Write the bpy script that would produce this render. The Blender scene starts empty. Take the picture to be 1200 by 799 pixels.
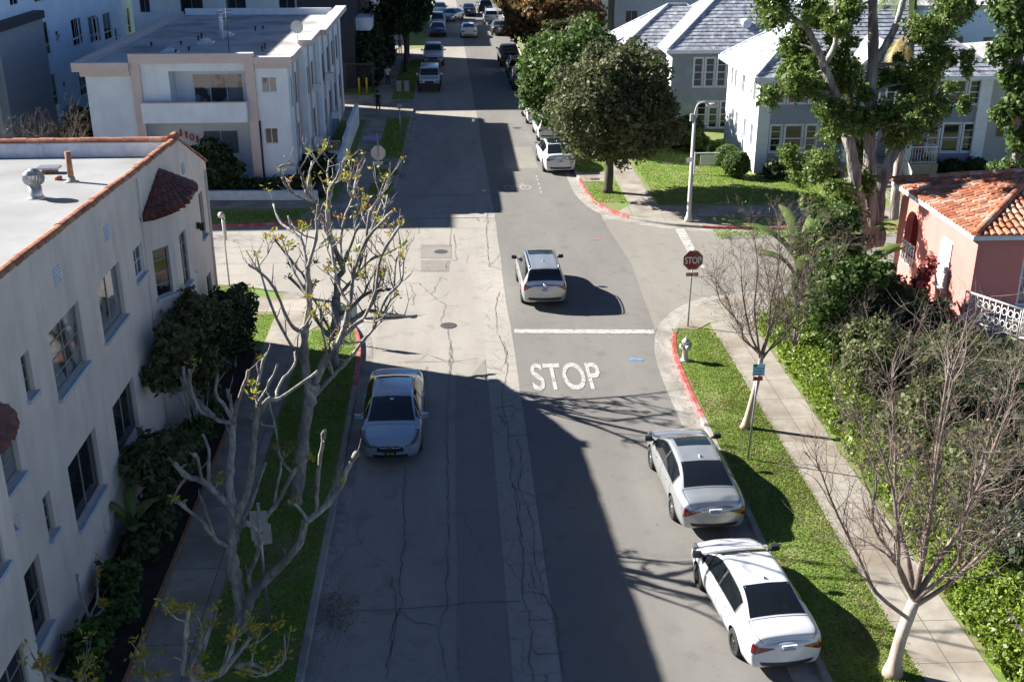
import bpy, bmesh, math, random
import numpy as np
from mathutils import Vector, Matrix, noise as mnoise
R = math.radians
random.seed(11)
rng = np.random.default_rng(7)
sc = bpy.context.scene
col = sc.collection
# ---------------------------------------------------------------- camera
cd = bpy.data.cameras.new('camera'); cam = bpy.data.objects.new('camera', cd); col.objects.link(cam)
cam.location = (0, 0, 15.8); cam.rotation_euler = (R(90-22.119), 0, R(-2.973))
cd.sensor_width = 36; cd.lens = 36*1320/1200; cd.clip_end = 2000; cd.clip_start = .1
sc.camera = cam
# ---------------------------------------------------------------- world, sun, exposure
SUN = Vector((1.5, -.66, -1.0)).normalized()
w = bpy.data.worlds.new('World'); sc.world = w; w.use_nodes = True
nt = w.node_tree; bg = nt.nodes['Background']
sky = nt.nodes.new('ShaderNodeTexSky'); sky.sky_type = 'NISHITA'; sky.sun_disc = False
sky.sun_elevation = math.asin(-SUN.z); sky.sun_rotation = math.atan2(-SUN.x, -SUN.y)
sky.air_density = .75; sky.dust_density = .15; sky.ozone_density = 4.5; sky.altitude = 2500
nt.links.new(sky.outputs[0], bg.inputs[0]); bg.inputs[1].default_value = .05
sl = bpy.data.lights.new('sun', 'SUN'); sl.energy = 5.0; sl.angle = R(.5); sl.color = (1, .975, .925)
so = bpy.data.objects.new('sun', sl); col.objects.link(so); so.rotation_euler = SUN.to_track_quat('-Z', 'Y').to_euler()
so.location = (-60, 30, 60)
vs = sc.view_settings; vs.view_transform = 'Standard'; vs.look = 'None'; vs.gamma = 1; vs.use_curve_mapping = False
vs.exposure = 1.5
# ---------------------------------------------------------------- helpers
def tag(o, label=None, cat=None, group=None, kind=None):
    if label: o['label'] = label
    if cat: o['category'] = cat
    if group: o['group'] = group
    if kind: o['kind'] = kind
    return o
def empty(name, loc=(0, 0, 0), rz=0, label=None, cat=None, group=None):
    o = bpy.data.objects.new(name, None); col.objects.link(o); o.location = loc; o.rotation_euler = (0, 0, rz)
    o.empty_display_size = .2
    return tag(o, label, cat, group)
def wloc(o):
    v = Vector((0, 0, 0))
    while o is not None:
        v += Vector(o.location); o = o.parent
    return v
def lin(c):
    return tuple((x/12.92 if x <= .04045 else ((x+.055)/1.055)**2.4) for x in c)
class MB:
    def __init__(s): s.v = []; s.f = []; s.m = []; s.s = []
    def add(s, vs, fs, m=0, sm=False):
        b = len(s.v); s.v += [tuple(v) for v in vs]
        for f in fs: s.f.append(tuple(b+i for i in f)); s.m.append(m); s.s.append(sm)
    def quad(s, a, b, c, d, m=0, sm=False): s.add([a, b, c, d], [(0, 1, 2, 3)], m, sm)
    def box(s, x0, x1, y0, y1, z0, z1, m=0):
        s.add([(x0,y0,z0),(x1,y0,z0),(x1,y1,z0),(x0,y1,z0),(x0,y0,z1),(x1,y0,z1),(x1,y1,z1),(x0,y1,z1)],
              [(0,3,2,1),(4,5,6,7),(0,1,5,4),(1,2,6,5),(2,3,7,6),(3,0,4,7)], m)
    def obox(s, O, U, V, W, m=0):
        """box with corner O and edge vectors U, V, W"""
        O, U, V, W = map(Vector, (O, U, V, W))
        p = [O, O+U, O+U+V, O+V, O+W, O+U+W, O+U+V+W, O+V+W]
        s.add(p, [(0,3,2,1),(4,5,6,7),(0,1,5,4),(1,2,6,5),(2,3,7,6),(3,0,4,7)], m)
    def tube(s, pts, radii, n=8, m=0, cap=True, sm=True, wob=0):
        pts = [Vector(p) for p in pts]
        if not hasattr(radii, '__len__'): radii = [radii]*len(pts)
        b = len(s.v); prev = None
        for i, p in enumerate(pts):
            d = (pts[min(i+1, len(pts)-1)] - pts[max(i-1, 0)])
            if d.length < 1e-6: d = Vector((0, 0, 1))
            d.normalize()
            if prev is None:
                a = Vector((1, 0, 0)) if abs(d.x) < .9 else Vector((0, 1, 0))
                x = d.cross(a).normalized()
            else:
                x = prev - d*prev.dot(d)
                x = x.normalized() if x.length > 1e-5 else d.orthogonal().normalized()
            prev = x; y = d.cross(x)
            for k in range(n):
                t = 2*math.pi*k/n; r = radii[i]*(1+random.uniform(-wob, wob))
                s.v.append(tuple(p + (x*math.cos(t)+y*math.sin(t))*r))
        for i in range(len(pts)-1):
            for k in range(n):
                s.f.append((b+i*n+k, b+i*n+(k+1) % n, b+(i+1)*n+(k+1) % n, b+(i+1)*n+k)); s.m.append(m); s.s.append(sm)
        if cap:
            s.f.append(tuple(b+k for k in reversed(range(n)))); s.m.append(m); s.s.append(False)
            e = b+(len(pts)-1)*n
            s.f.append(tuple(e+k for k in range(n))); s.m.append(m); s.s.append(False)
    def lathe(s, prof, c=(0, 0, 0), n=16, m=0, sm=True, axis='z', cap=True):
        b = len(s.v)
        for r, z in prof:
            for k in range(n):
                t = 2*math.pi*k/n
                if axis == 'z': s.v.append((c[0]+r*math.cos(t), c[1]+r*math.sin(t), c[2]+z))
                elif axis == 'x': s.v.append((c[0]+z, c[1]+r*math.cos(t), c[2]+r*math.sin(t)))
                else: s.v.append((c[0]+r*math.cos(t), c[1]+z, c[2]+r*math.sin(t)))
        for i in range(len(prof)-1):
            for k in range(n):
                s.f.append((b+i*n+k, b+i*n+(k+1) % n, b+(i+1)*n+(k+1) % n, b+(i+1)*n+k)); s.m.append(m); s.s.append(sm)
        for e in (0, len(prof)-1) if cap else ():
            if prof[e][0] > 1e-4:
                s.f.append(tuple(b+e*n+k for k in range(n))); s.m.append(m); s.s.append(False)
    def poly(s, pts, z, m=0, h=0):
        """flat polygon, optionally an extruded slab going down by h"""
        n = len(pts); b = len(s.v)
        s.v += [(p[0], p[1], z) for p in pts]; s.f.append(tuple(range(b, b+n))); s.m.append(m); s.s.append(False)
        if h:
            s.v += [(p[0], p[1], z-h) for p in pts]
            for i in range(n):
                j = (i+1) % n; s.f.append((b+i, b+n+i, b+n+j, b+j)); s.m.append(m); s.s.append(False)
    def build(s, name, mats, parent=None, local=False, bevel=0, fix=True):
        if not isinstance(mats, (list, tuple)): mats = [mats]
        me = bpy.data.meshes.new(name)
        off = (0, 0, 0) if (local or parent is None) else wloc(parent)
        vv = [(v[0]-off[0], v[1]-off[1], v[2]-off[2]) for v in s.v]
        me.from_pydata(vv, [], s.f)
        for m in mats: me.materials.append(m)
        for i, p in enumerate(me.polygons): p.material_index = s.m[i]; p.use_smooth = s.s[i]
        if fix or bevel:
            bm = bmesh.new(); bm.from_mesh(me)
            if fix: bmesh.ops.recalc_face_normals(bm, faces=bm.faces)
            if bevel:
                es = [e for e in bm.edges if len(e.link_faces) == 2 and e.calc_face_angle(0) > .6]
                bmesh.ops.bevel(bm, geom=es, offset=bevel, segments=2, affect='EDGES', profile=.5)
            bm.to_mesh(me); bm.free()
        me.update()
        o = bpy.data.objects.new(name, me); col.objects.link(o)
        if parent is not None: o.parent = parent
        return o
def ribbon(mb, path, w0, w1, z0, z1, m=0):
    """strip along path from lateral offset w0 to w1 (left positive); solid down to z0"""
    P = [Vector((p[0], p[1])) for p in path]; L = []; Rr = []
    for i, p in enumerate(P):
        d = (P[min(i+1, len(P)-1)]-P[max(i-1, 0)]).normalized(); n = Vector((-d.y, d.x))
        L.append(p+n*w0); Rr.append(p+n*w1)
    b = len(mb.v); k = len(P)
    for a, zz in ((L, z1), (Rr, z1), (L, z0), (Rr, z0)): mb.v += [(q.x, q.y, zz) for q in a]
    for i in range(k-1):
        for f in ((i, i+1, k+i+1, k+i), (2*k+i, 2*k+i+1, i+1, i), (k+i, k+i+1, 3*k+i+1, 3*k+i)):
            mb.f.append(tuple(b+q for q in f)); mb.m.append(m); mb.s.append(False)
    for i in (0, k-1): mb.f.append((b+i, b+k+i, b+3*k+i, b+2*k+i)); mb.m.append(m); mb.s.append(False)
def smooth_path(pts, n=5):
    out = []
    P = [Vector(p if len(p) == 3 else (p[0], p[1], 0)) for p in pts]
    for i in range(len(P)-1):
        a = P[max(i-1, 0)]; b = P[i]; c = P[i+1]; d = P[min(i+2, len(P)-1)]
        for k in range(n):
            t = k/n
            out.append(.5*((2*b)+(c-a)*t+(2*a-5*b+4*c-d)*t*t+(3*b-a-3*c+d)*t*t*t))
    out.append(P[-1]); return out
def arrays_mesh(name, V, F, mat, parent=None, smooth=False):
    """V (n,3) float, F (m,k) int, all faces with k corners"""
    me = bpy.data.meshes.new(name); k = F.shape[1]
    if parent is not None: V = V-np.array(wloc(parent))
    me.vertices.add(len(V)); me.vertices.foreach_set('co', V.astype(np.float32).ravel())
    me.loops.add(F.size); me.loops.foreach_set('vertex_index', F.astype(np.int32).ravel())
    me.polygons.add(len(F)); me.polygons.foreach_set('loop_start', np.arange(0, F.size, k, dtype=np.int32))
    me.polygons.foreach_set('loop_total', np.full(len(F), k, dtype=np.int32))
    me.update(calc_edges=True); me.validate()
    for m in (mat if isinstance(mat, list) else [mat]): me.materials.append(m)
    o = bpy.data.objects.new(name, me); col.objects.link(o)
    if parent is not None: o.parent = parent
    return o
# ---------------------------------------------------------------- materials
def newmat(name):
    m = bpy.data.materials.new(name); m.use_nodes = True
    return m, m.node_tree, m.node_tree.nodes['Principled BSDF']
def plain(name, c, rough=.6, metal=0, coat=0, emit=None, spec=.5, alpha=1):
    m, nt, b = newmat(name)
    b.inputs['Base Color'].default_value = (*c, 1); b.inputs['Roughness'].default_value = rough; b.inputs['Metallic'].default_value = metal
    b.inputs['Coat Weight'].default_value = coat; b.inputs['Coat Roughness'].default_value = .04
    b.inputs['Specular IOR Level'].default_value = spec
    return m
def noisy(name, c1, c2, scale=3, rough=.8, bump=.2, detail=6, c3=None, scale2=.4, bscale=None, metal=0, stretch=(1, 1, 1), dist=.02, mixlo=.35, mixhi=.65):
    """two-tone noise base with optional large-scale third tone, and a fine bump"""
    m, nt, b = newmat(name); N = nt.nodes; L = nt.links
    tc = N.new('ShaderNodeTexCoord'); mp = N.new('ShaderNodeMapping'); mp.inputs['Scale'].default_value = stretch
    L.new(tc.outputs['Object'], mp.inputs[0])
    n1 = N.new('ShaderNodeTexNoise'); n1.inputs['Scale'].default_value = scale; n1.inputs['Detail'].default_value = detail; n1.inputs['Roughness'].default_value = .65
    L.new(mp.outputs[0], n1.inputs['Vector'])
    cr = N.new('ShaderNodeValToRGB'); cr.color_ramp.elements[0].position = mixlo; cr.color_ramp.elements[1].position = mixhi
    cr.color_ramp.elements[0].color = (*c1, 1); cr.color_ramp.elements[1].color = (*c2, 1)
    L.new(n1.outputs['Fac'], cr.inputs[0]); out = cr.outputs[0]
    if c3:
        n2 = N.new('ShaderNodeTexNoise'); n2.inputs['Scale'].default_value = scale2; n2.inputs['Detail'].default_value = 4
        L.new(mp.outputs[0], n2.inputs['Vector'])
        r2 = N.new('ShaderNodeMapRange'); r2.inputs[1].default_value = .45; r2.inputs[2].default_value = .68
        L.new(n2.outputs['Fac'], r2.inputs[0])
        mx = N.new('ShaderNodeMix'); mx.data_type = 'RGBA'; mx.inputs['B'].default_value = (*c3, 1)
        L.new(r2.outputs[0], mx.inputs['Factor']); L.new(out, mx.inputs['A']); out = mx.outputs['Result']
    L.new(out, b.inputs['Base Color']); b.inputs['Roughness'].default_value = rough; b.inputs['Metallic'].default_value = metal
    if bump:
        n3 = N.new('ShaderNodeTexNoise'); n3.inputs['Scale'].default_value = bscale or scale*12; n3.inputs['Detail'].default_value = 4
        L.new(mp.outputs[0], n3.inputs['Vector'])
        bp = N.new('ShaderNodeBump'); bp.inputs['Strength'].default_value = bump; bp.inputs['Distance'].default_value = dist
        L.new(n3.outputs['Fac'], bp.inputs['Height']); L.new(bp.outputs[0], b.inputs['Normal'])
    m['out'] = 1
    return m
def island(name, cols, rough=.6, transl=0, bump=0, scale=0, spec=.5):
    """one random tone per separate piece (leaf, tile, shingle, blade)"""
    m, nt, b = newmat(name); N = nt.nodes; L = nt.links
    g = N.new('ShaderNodeNewGeometry'); cr = N.new('ShaderNodeValToRGB'); e = cr.color_ramp.elements
    while len(e) < len(cols): e.new(.5)
    for i, c in enumerate(cols): e[i].position = i/(len(cols)-1); e[i].color = (*c, 1)
    L.new(g.outputs['Random Per Island'], cr.inputs[0]); out = cr.outputs[0]
    if scale:
        tc = N.new('ShaderNodeTexCoord'); n1 = N.new('ShaderNodeTexNoise'); n1.inputs['Scale'].default_value = scale; n1.inputs['Detail'].default_value = 5
        L.new(tc.outputs['Object'], n1.inputs['Vector'])
        mr = N.new('ShaderNodeMapRange'); mr.inputs[1].default_value = .3; mr.inputs[2].default_value = .7; mr.inputs[3].default_value = .6; mr.inputs[4].default_value = 1.3
        L.new(n1.outputs['Fac'], mr.inputs[0])
        mx = N.new('ShaderNodeVectorMath'); mx.operation = 'SCALE'; L.new(out, mx.inputs[0]); L.new(mr.outputs[0], mx.inputs['Scale']); out = mx.outputs[0]
    L.new(out, b.inputs['Base Color']); b.inputs['Roughness'].default_value = rough; b.inputs['Specular IOR Level'].default_value = spec
    if transl:
        t = N.new('ShaderNodeBsdfTranslucent'); L.new(out, t.inputs[0]); ms = N.new('ShaderNodeMixShader'); ms.inputs[0].default_value = transl
        L.new(b.outputs[0], ms.inputs[1]); L.new(t.outputs[0], ms.inputs[2]); L.new(ms.outputs[0], N['Material Output'].inputs[0])
    return m
def stucco(name, c, dirt, streak=.5, scale=1.2):
    m, nt, b = newmat(name); N = nt.nodes; L = nt.links
    tc = N.new('ShaderNodeTexCoord')
    mp = N.new('ShaderNodeMapping'); mp.inputs['Scale'].default_value = (1.6, 1.6, .22); L.new(tc.outputs['Object'], mp.inputs[0])
    n1 = N.new('ShaderNodeTexNoise'); n1.inputs['Scale'].default_value = scale; n1.inputs['Detail'].default_value = 7; n1.inputs['Roughness'].default_value = .7; L.new(mp.outputs[0], n1.inputs['Vector'])
    r1 = N.new('ShaderNodeMapRange'); r1.inputs[1].default_value = .48; r1.inputs[2].default_value = .78; r1.inputs[4].default_value = streak; L.new(n1.outputs['Fac'], r1.inputs[0])
    n2 = N.new('ShaderNodeTexNoise'); n2.inputs['Scale'].default_value = .9; n2.inputs['Detail'].default_value = 5; L.new(tc.outputs['Object'], n2.inputs['Vector'])
    c2 = N.new('ShaderNodeValToRGB'); c2.color_ramp.elements[0].position = .3; c2.color_ramp.elements[1].position = .7
    c2.color_ramp.elements[0].color = (*[x*.86 for x in c], 1); c2.color_ramp.elements[1].color = (*c, 1); L.new(n2.outputs['Fac'], c2.inputs[0])
    mx = N.new('ShaderNodeMix'); mx.data_type = 'RGBA'; mx.inputs['B'].default_value = (*dirt, 1); L.new(r1.outputs[0], mx.inputs['Factor']); L.new(c2.outputs[0], mx.inputs['A'])
    L.new(mx.outputs['Result'], b.inputs['Base Color']); b.inputs['Roughness'].default_value = .9
    n3 = N.new('ShaderNodeTexNoise'); n3.inputs['Scale'].default_value = 22; n3.inputs['Detail'].default_value = 4; L.new(tc.outputs['Object'], n3.inputs['Vector'])
    bp = N.new('ShaderNodeBump'); bp.inputs['Strength'].default_value = .25; bp.inputs['Distance'].default_value = .03; L.new(n3.outputs['Fac'], bp.inputs['Height']); L.new(bp.outputs[0], b.inputs['Normal'])
    return m
def glassmat(name, c=(.012, .016, .02), curtain=None, rough=.05, thr=.5):
    """window glass seen from outside: dark room, optional pale curtain folds behind"""
    m, nt, b = newmat(name); N = nt.nodes; L = nt.links
    b.inputs['Base Color'].default_value = (*c, 1); b.inputs['Roughness'].default_value = rough; b.inputs['Specular IOR Level'].default_value = .7
    if curtain:
        tc = N.new('ShaderNodeTexCoord'); n1 = N.new('ShaderNodeTexNoise'); n1.inputs['Scale'].default_value = 1.1; L.new(tc.outputs['Object'], n1.inputs['Vector'])
        mp = N.new('ShaderNodeMapping'); mp.inputs['Scale'].default_value = (14, 14, .6); L.new(tc.outputs['Object'], mp.inputs[0])
        n2 = N.new('ShaderNodeTexNoise'); n2.inputs['Scale'].default_value = 1; n2.inputs['Detail'].default_value = 2; L.new(mp.outputs[0], n2.inputs['Vector'])
        r = N.new('ShaderNodeMapRange'); r.inputs[1].default_value = thr-.02; r.inputs[2].default_value = thr+.02; L.new(n1.outputs['Fac'], r.inputs[0])
        ct = N.new('ShaderNodeMix'); ct.data_type = 'RGBA'; ct.inputs['A'].default_value = (*[x*.45 for x in curtain], 1); ct.inputs['B'].default_value = (*curtain, 1); L.new(n2.outputs['Fac'], ct.inputs['Factor'])
        mx = N.new('ShaderNodeMix'); mx.data_type = 'RGBA'; mx.inputs['A'].default_value = (*c, 1); L.new(r.outputs[0], mx.inputs['Factor']); L.new(ct.outputs['Result'], mx.inputs['B'])
        L.new(mx.outputs['Result'], b.inputs['Base Color'])
    return m
def paint(name, c, metal=0, rough=.35):
    m, nt, b = newmat(name); N = nt.nodes; L = nt.links
    b.inputs['Metallic'].default_value = metal; b.inputs['Roughness'].default_value = rough
    b.inputs['Coat Weight'].default_value = .8; b.inputs['Coat Roughness'].default_value = .05
    tc = N.new('ShaderNodeTexCoord'); n = N.new('ShaderNodeTexNoise'); n.inputs['Scale'].default_value = 2.2; n.inputs['Detail'].default_value = 6; L.new(tc.outputs['Object'], n.inputs['Vector'])
    cr = N.new('ShaderNodeValToRGB'); cr.color_ramp.elements[0].position = .3; cr.color_ramp.elements[1].position = .7
    cr.color_ramp.elements[0].color = (*[x*.88 for x in c], 1); cr.color_ramp.elements[1].color = (*c, 1); L.new(n.outputs['Fac'], cr.inputs[0]); L.new(cr.outputs[0], b.inputs['Base Color'])
    return m
M = {}
M['concrete'] = noisy('sidewalk_concrete', (.29, .255, .21), (.38, .34, .285), 2.5, .9, .25, c3=(.23, .185, .14), scale2=.7, bscale=60)
M['curb'] = noisy('curb_concrete', (.26, .24, .21), (.38, .355, .31), 3, .9, .3, c3=(.2, .18, .155), scale2=.8, bscale=40)
M['red_curb'] = noisy('red_curb_paint', (.33, .045, .045), (.44, .08, .07), 4, .65, .2, c3=(.36, .22, .19), scale2=4, bscale=40)
M['white_road'] = noisy('worn_road_paint', (.36, .345, .32), (.52, .50, .47), 18, .8, .2, c3=(.24, .225, .20), scale2=6, bscale=60)
M['white_faint'] = noisy('faint_road_paint', (.27, .26, .245), (.42, .41, .39), 9, .85, .2, bscale=60)
M['blue_mark'] = noisy('blue_marking_paint', (.07, .2, .42), (.14, .30, .5), 9, .8, .1)
M['red_mark'] = noisy('red_marking_paint', (.5, .1, .07), (.5, .18, .12), 9, .8, .1)
M['crack'] = noisy('crack_tar', (.085, .076, .066), (.14, .125, .11), 6, .9, .2)
M['iron'] = noisy('cast_iron', (.06, .055, .05), (.11, .1, .09), 8, .6, .3, metal=.3)
M['grass'] = noisy('lawn_soil_grass', (.12, .19, .03), (.18, .26, .045), 5, .95, .5, c3=(.24, .19, .10), scale2=.8, bscale=50, dist=.05)
M['blade'] = island('grass_blades', [(.11, .20, .02), (.19, .31, .035), (.26, .38, .05), (.34, .38, .09)], .75, .4)
M['blade_dry'] = island('dry_grass_blades', [(.07, .1, .02), (.16, .15, .05), (.24, .19, .09)], .8, .2)
M['soil'] = noisy('garden_soil', (.02, .016, .01), (.045, .034, .022), 4, .95, .6, bscale=30, dist=.06)
M['mulch'] = noisy('mulch_ground', (.05, .055, .025), (.11, .09, .05), 2, .95, .6, c3=(.06, .10, .025), scale2=.6, bscale=25, dist=.05)
M['far_ground'] = noisy('far_ground', (.05, .055, .03), (.10, .095, .06), .3, .95, .2)
M['stucco'] = stucco('beige_stucco', (.80, .68, .60), (.30, .27, .25), .42, 1.0)
M['roofing'] = noisy('white_roof_membrane', (.25, .25, .25), (.31, .31, .308), 1.2, .85, .15, c3=(.22, .215, .205), scale2=.6, bscale=25)
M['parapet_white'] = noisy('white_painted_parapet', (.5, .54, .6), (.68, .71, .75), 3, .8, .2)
M['clay'] = island('terracotta_tiles', [(.30, .10, .05), (.42, .155, .075), (.5, .21, .11), (.36, .13, .07), (.55, .30, .19)], .75, scale=7)
M['darkclay'] = island('dark_red_tiles', [(.10, .028, .02), (.15, .04, .028), (.19, .055, .038)], .6, scale=7)
M['clay_orange'] = island('orange_tiles', [(.36, .12, .06), (.47, .17, .085), (.55, .23, .12), (.43, .145, .07), (.60, .40, .30), (.30, .11, .06)], .75, scale=6)
M['mortar'] = noisy('mortar', (.35, .30, .26), (.5, .45, .4), 8, .9, .3)
M['win_white'] = noisy('white_window_paint', (.58, .6, .62), (.74, .75, .76), 5, .55, .05)
M['win_brown'] = noisy('grey_window_paint', (.26, .24, .22), (.34, .32, .30), 5, .6, .05)
M['sill'] = noisy('painted_sill', (.42, .46, .52), (.56, .6, .66), 5, .6, .1)
M['glass'] = glassmat('dark_glass', (.015, .02, .026))
M['glass_c'] = glassmat('curtained_glass', (.03, .038, .046), (.26, .28, .30), thr=.42)
M['glass_l'] = glassmat('pale_blind_glass', (.05, .06, .065), (.42, .42, .40), thr=.4)
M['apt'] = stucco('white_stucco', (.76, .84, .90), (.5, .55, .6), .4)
M['pink'] = noisy('pink_trim_paint', (.56, .46, .43), (.62, .52, .485), 2, .8, .1)
M['apt_roof'] = noisy('grey_roof_gravel', (.40, .39, .37), (.52, .505, .48), 1.2, .95, .4, c3=(.25, .24, .23), scale2=.4, bscale=30)
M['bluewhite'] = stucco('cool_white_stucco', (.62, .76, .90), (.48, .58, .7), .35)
M['darkgrey'] = noisy('dark_grey_panels', (.06, .07, .08), (.085, .095, .108), 2, .6, .1, c3=(.05, .055, .065), scale2=.4)
M['greysiding'] = noisy('grey_siding', (.22, .245, .275), (.28, .305, .335), 1.5, .7, .15, stretch=(1, 1, 9))
M['black_wall'] = noisy('charcoal_wall', (.022, .026, .034), (.034, .038, .048), 2, .7, .1)
M['house_grey'] = noisy('blue_grey_stucco', (.27, .30, .36), (.32, .355, .415), 2.5, .85, .25, c3=(.235, .265, .32), scale2=.7)
M['house_white'] = noisy('white_stucco_house', (.70, .70, .69), (.80, .80, .79), 2.5, .8, .15)
M['trim'] = noisy('white_trim', (.66, .69, .73), (.78, .8, .83), 4, .6, .05)
M['shingle'] = island('grey_shingles', [(.25, .26, .29), (.36, .37, .41), (.48, .49, .52), (.31, .32, .36)], .85, scale=3)
M['shingle_dark'] = island('dark_shingles', [(.08, .08, .085), (.12, .12, .125), (.1, .1, .105)], .85, scale=3)
M['red_stucco'] = stucco('coral_red_stucco', (.62, .235, .20), (.44, .17, .15), .6)
M['cream'] = stucco('cream_stucco', (.62, .56, .47), (.4, .36, .30), .4)
M['white_metal'] = plain('white_painted_iron', (.78, .77, .75), .45)
M['dark_metal'] = noisy('dark_iron', (.03, .03, .032), (.05, .05, .052), 8, .5, .1, metal=.4)
M['galv'] = noisy('galvanised_steel', (.32, .33, .34), (.46, .47, .48), 9, .42, .08, metal=.75)
M['lamp_grey'] = noisy('lamp_post_concrete', (.42, .40, .37), (.54, .52, .48), 7, .7, .2)
M['sign_red'] = plain('sign_red', (.28, .012, .018), .45)
M['sign_white'] = plain('sign_white', (.78, .78, .76), .5)
M['sign_back'] = noisy('sign_aluminium_back', (.42, .38, .34), (.52, .475, .43), 4, .5, .05, metal=.3)
M['sign_cyan'] = plain('sign_pale_cyan', (.42, .68, .76), .5)
M['sign_green'] = plain('sign_green', (.03, .25, .13), .5)
M['sign_blue'] = plain('sign_blue', (.04, .09, .30), .5)
M['text_red'] = plain('text_red', (.45, .03, .03), .5)
M['black'] = plain('black_paint', (.015, .015, .016), .5)
M['hydrant'] = noisy('hydrant_silver_paint', (.42, .43, .42), (.58, .59, .58), 9, .45, .1, metal=.4)
M['yellow'] = plain('yellow_paint', (.55, .33, .02), .5)
M['rust'] = noisy('rusty_pipe', (.2, .09, .05), (.36, .2, .12), 14, .8, .3)
M['bark_pale'] = noisy('pale_bark', (.20, .175, .15), (.50, .455, .405), 9, .9, 1.0, c3=(.15, .13, .11), scale2=1.4, bscale=18, stretch=(1, 1, .35), dist=.03)
M['bark_crepe'] = noisy('smooth_pinkish_bark', (.40, .30, .24), (.62, .52, .44), 4, .8, .3, c3=(.33, .21, .16), scale2=1.3, bscale=16, stretch=(1, 1, .4))
M['bark_dark'] = noisy('dark_bark', (.045, .038, .03), (.1, .085, .07), 5, .95, .6, bscale=18, stretch=(1, 1, .3), dist=.03)
M['bark_big'] = noisy('furrowed_bark', (.15, .13, .11), (.50, .455, .405), 3.2, .95, .9, c3=(.13, .10, .085), scale2=1.4, bscale=9, stretch=(1.6, 1.6, .25), dist=.08)
M['twig'] = noisy('twig_bark', (.13, .095, .075), (.24, .185, .15), 5, .9, .2)
M['twig_main'] = noisy('branch_bark', (.17, .12, .095), (.36, .28, .23), 3, .85, .3, c3=(.13, .09, .07), scale2=.9)
def leafmat(n, cols, tr=.3, rough=.45): return island(n, cols, rough, tr, spec=.4)
M['leaf_olive'] = leafmat('olive_leaves', [(.05, .07, .022), (.085, .11, .036), (.12, .14, .055), (.16, .115, .055)], .3, .6)
M['leaf_green'] = leafmat('green_leaves', [(.045, .085, .016), (.085, .145, .028), (.13, .195, .045)], .35, .55)
M['leaf_bright'] = leafmat('bright_leaves', [(.06, .105, .018), (.12, .18, .03), (.20, .26, .06)], .35)
M['leaf_dark'] = leafmat('dark_leaves', [(.018, .034, .011), (.034, .058, .018), (.06, .09, .03)], .25)
M['leaf_rust'] = leafmat('autumn_leaves', [(.15, .06, .022), (.25, .11, .035), (.15, .115, .035), (.09, .10, .035), (.32, .15, .05)], .35)
M['leaf_ivy'] = leafmat('lime_ivy_leaves', [(.07, .12, .015), (.15, .23, .022), (.27, .34, .035), (.10, .16, .02), (.20, .27, .03)], .35)
M['leaf_bush'] = leafmat('brownish_bush_leaves', [(.05, .085, .022), (.10, .14, .038), (.15, .17, .055), (.18, .15, .08)], .35, .6)
M['leaf_yellow'] = leafmat('yellow_sprouts', [(.25, .30, .03), (.42, .40, .05), (.5, .32, .04), (.2, .3, .03)], .4)
M['leaf_orange'] = leafmat('orange_sprouts', [(.5, .2, .03), (.55, .3, .05), (.4, .28, .04)], .4)
M['leaf_red'] = leafmat('reddish_stems', [(.25, .06, .06), (.35, .1, .1), (.18, .07, .05)], .2)
M['leaf_banana'] = leafmat('banana_leaves', [(.08, .13, .03), (.14, .20, .05), (.18, .24, .08)], .35)
M['frond_dead'] = leafmat('yellow_fronds', [(.35, .26, .07), (.45, .36, .12)], .3)
M['skin'] = plain('skin', (.35, .2, .14), .6)
M['hair'] = plain('hair', (.02, .015, .012), .7)
M['cloth_black'] = plain('black_clothing', (.02, .02, .022), .85)
M['cloth_white'] = plain('white_clothing', (.6, .6, .6), .85)
M['cloth_tan'] = plain('tan_clothing', (.3, .24, .18), .85)
M['cloth_dark'] = plain('dark_trousers', (.03, .032, .045), .85)
M['shoe'] = plain('shoes', (.3, .3, .3), .7)
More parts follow.
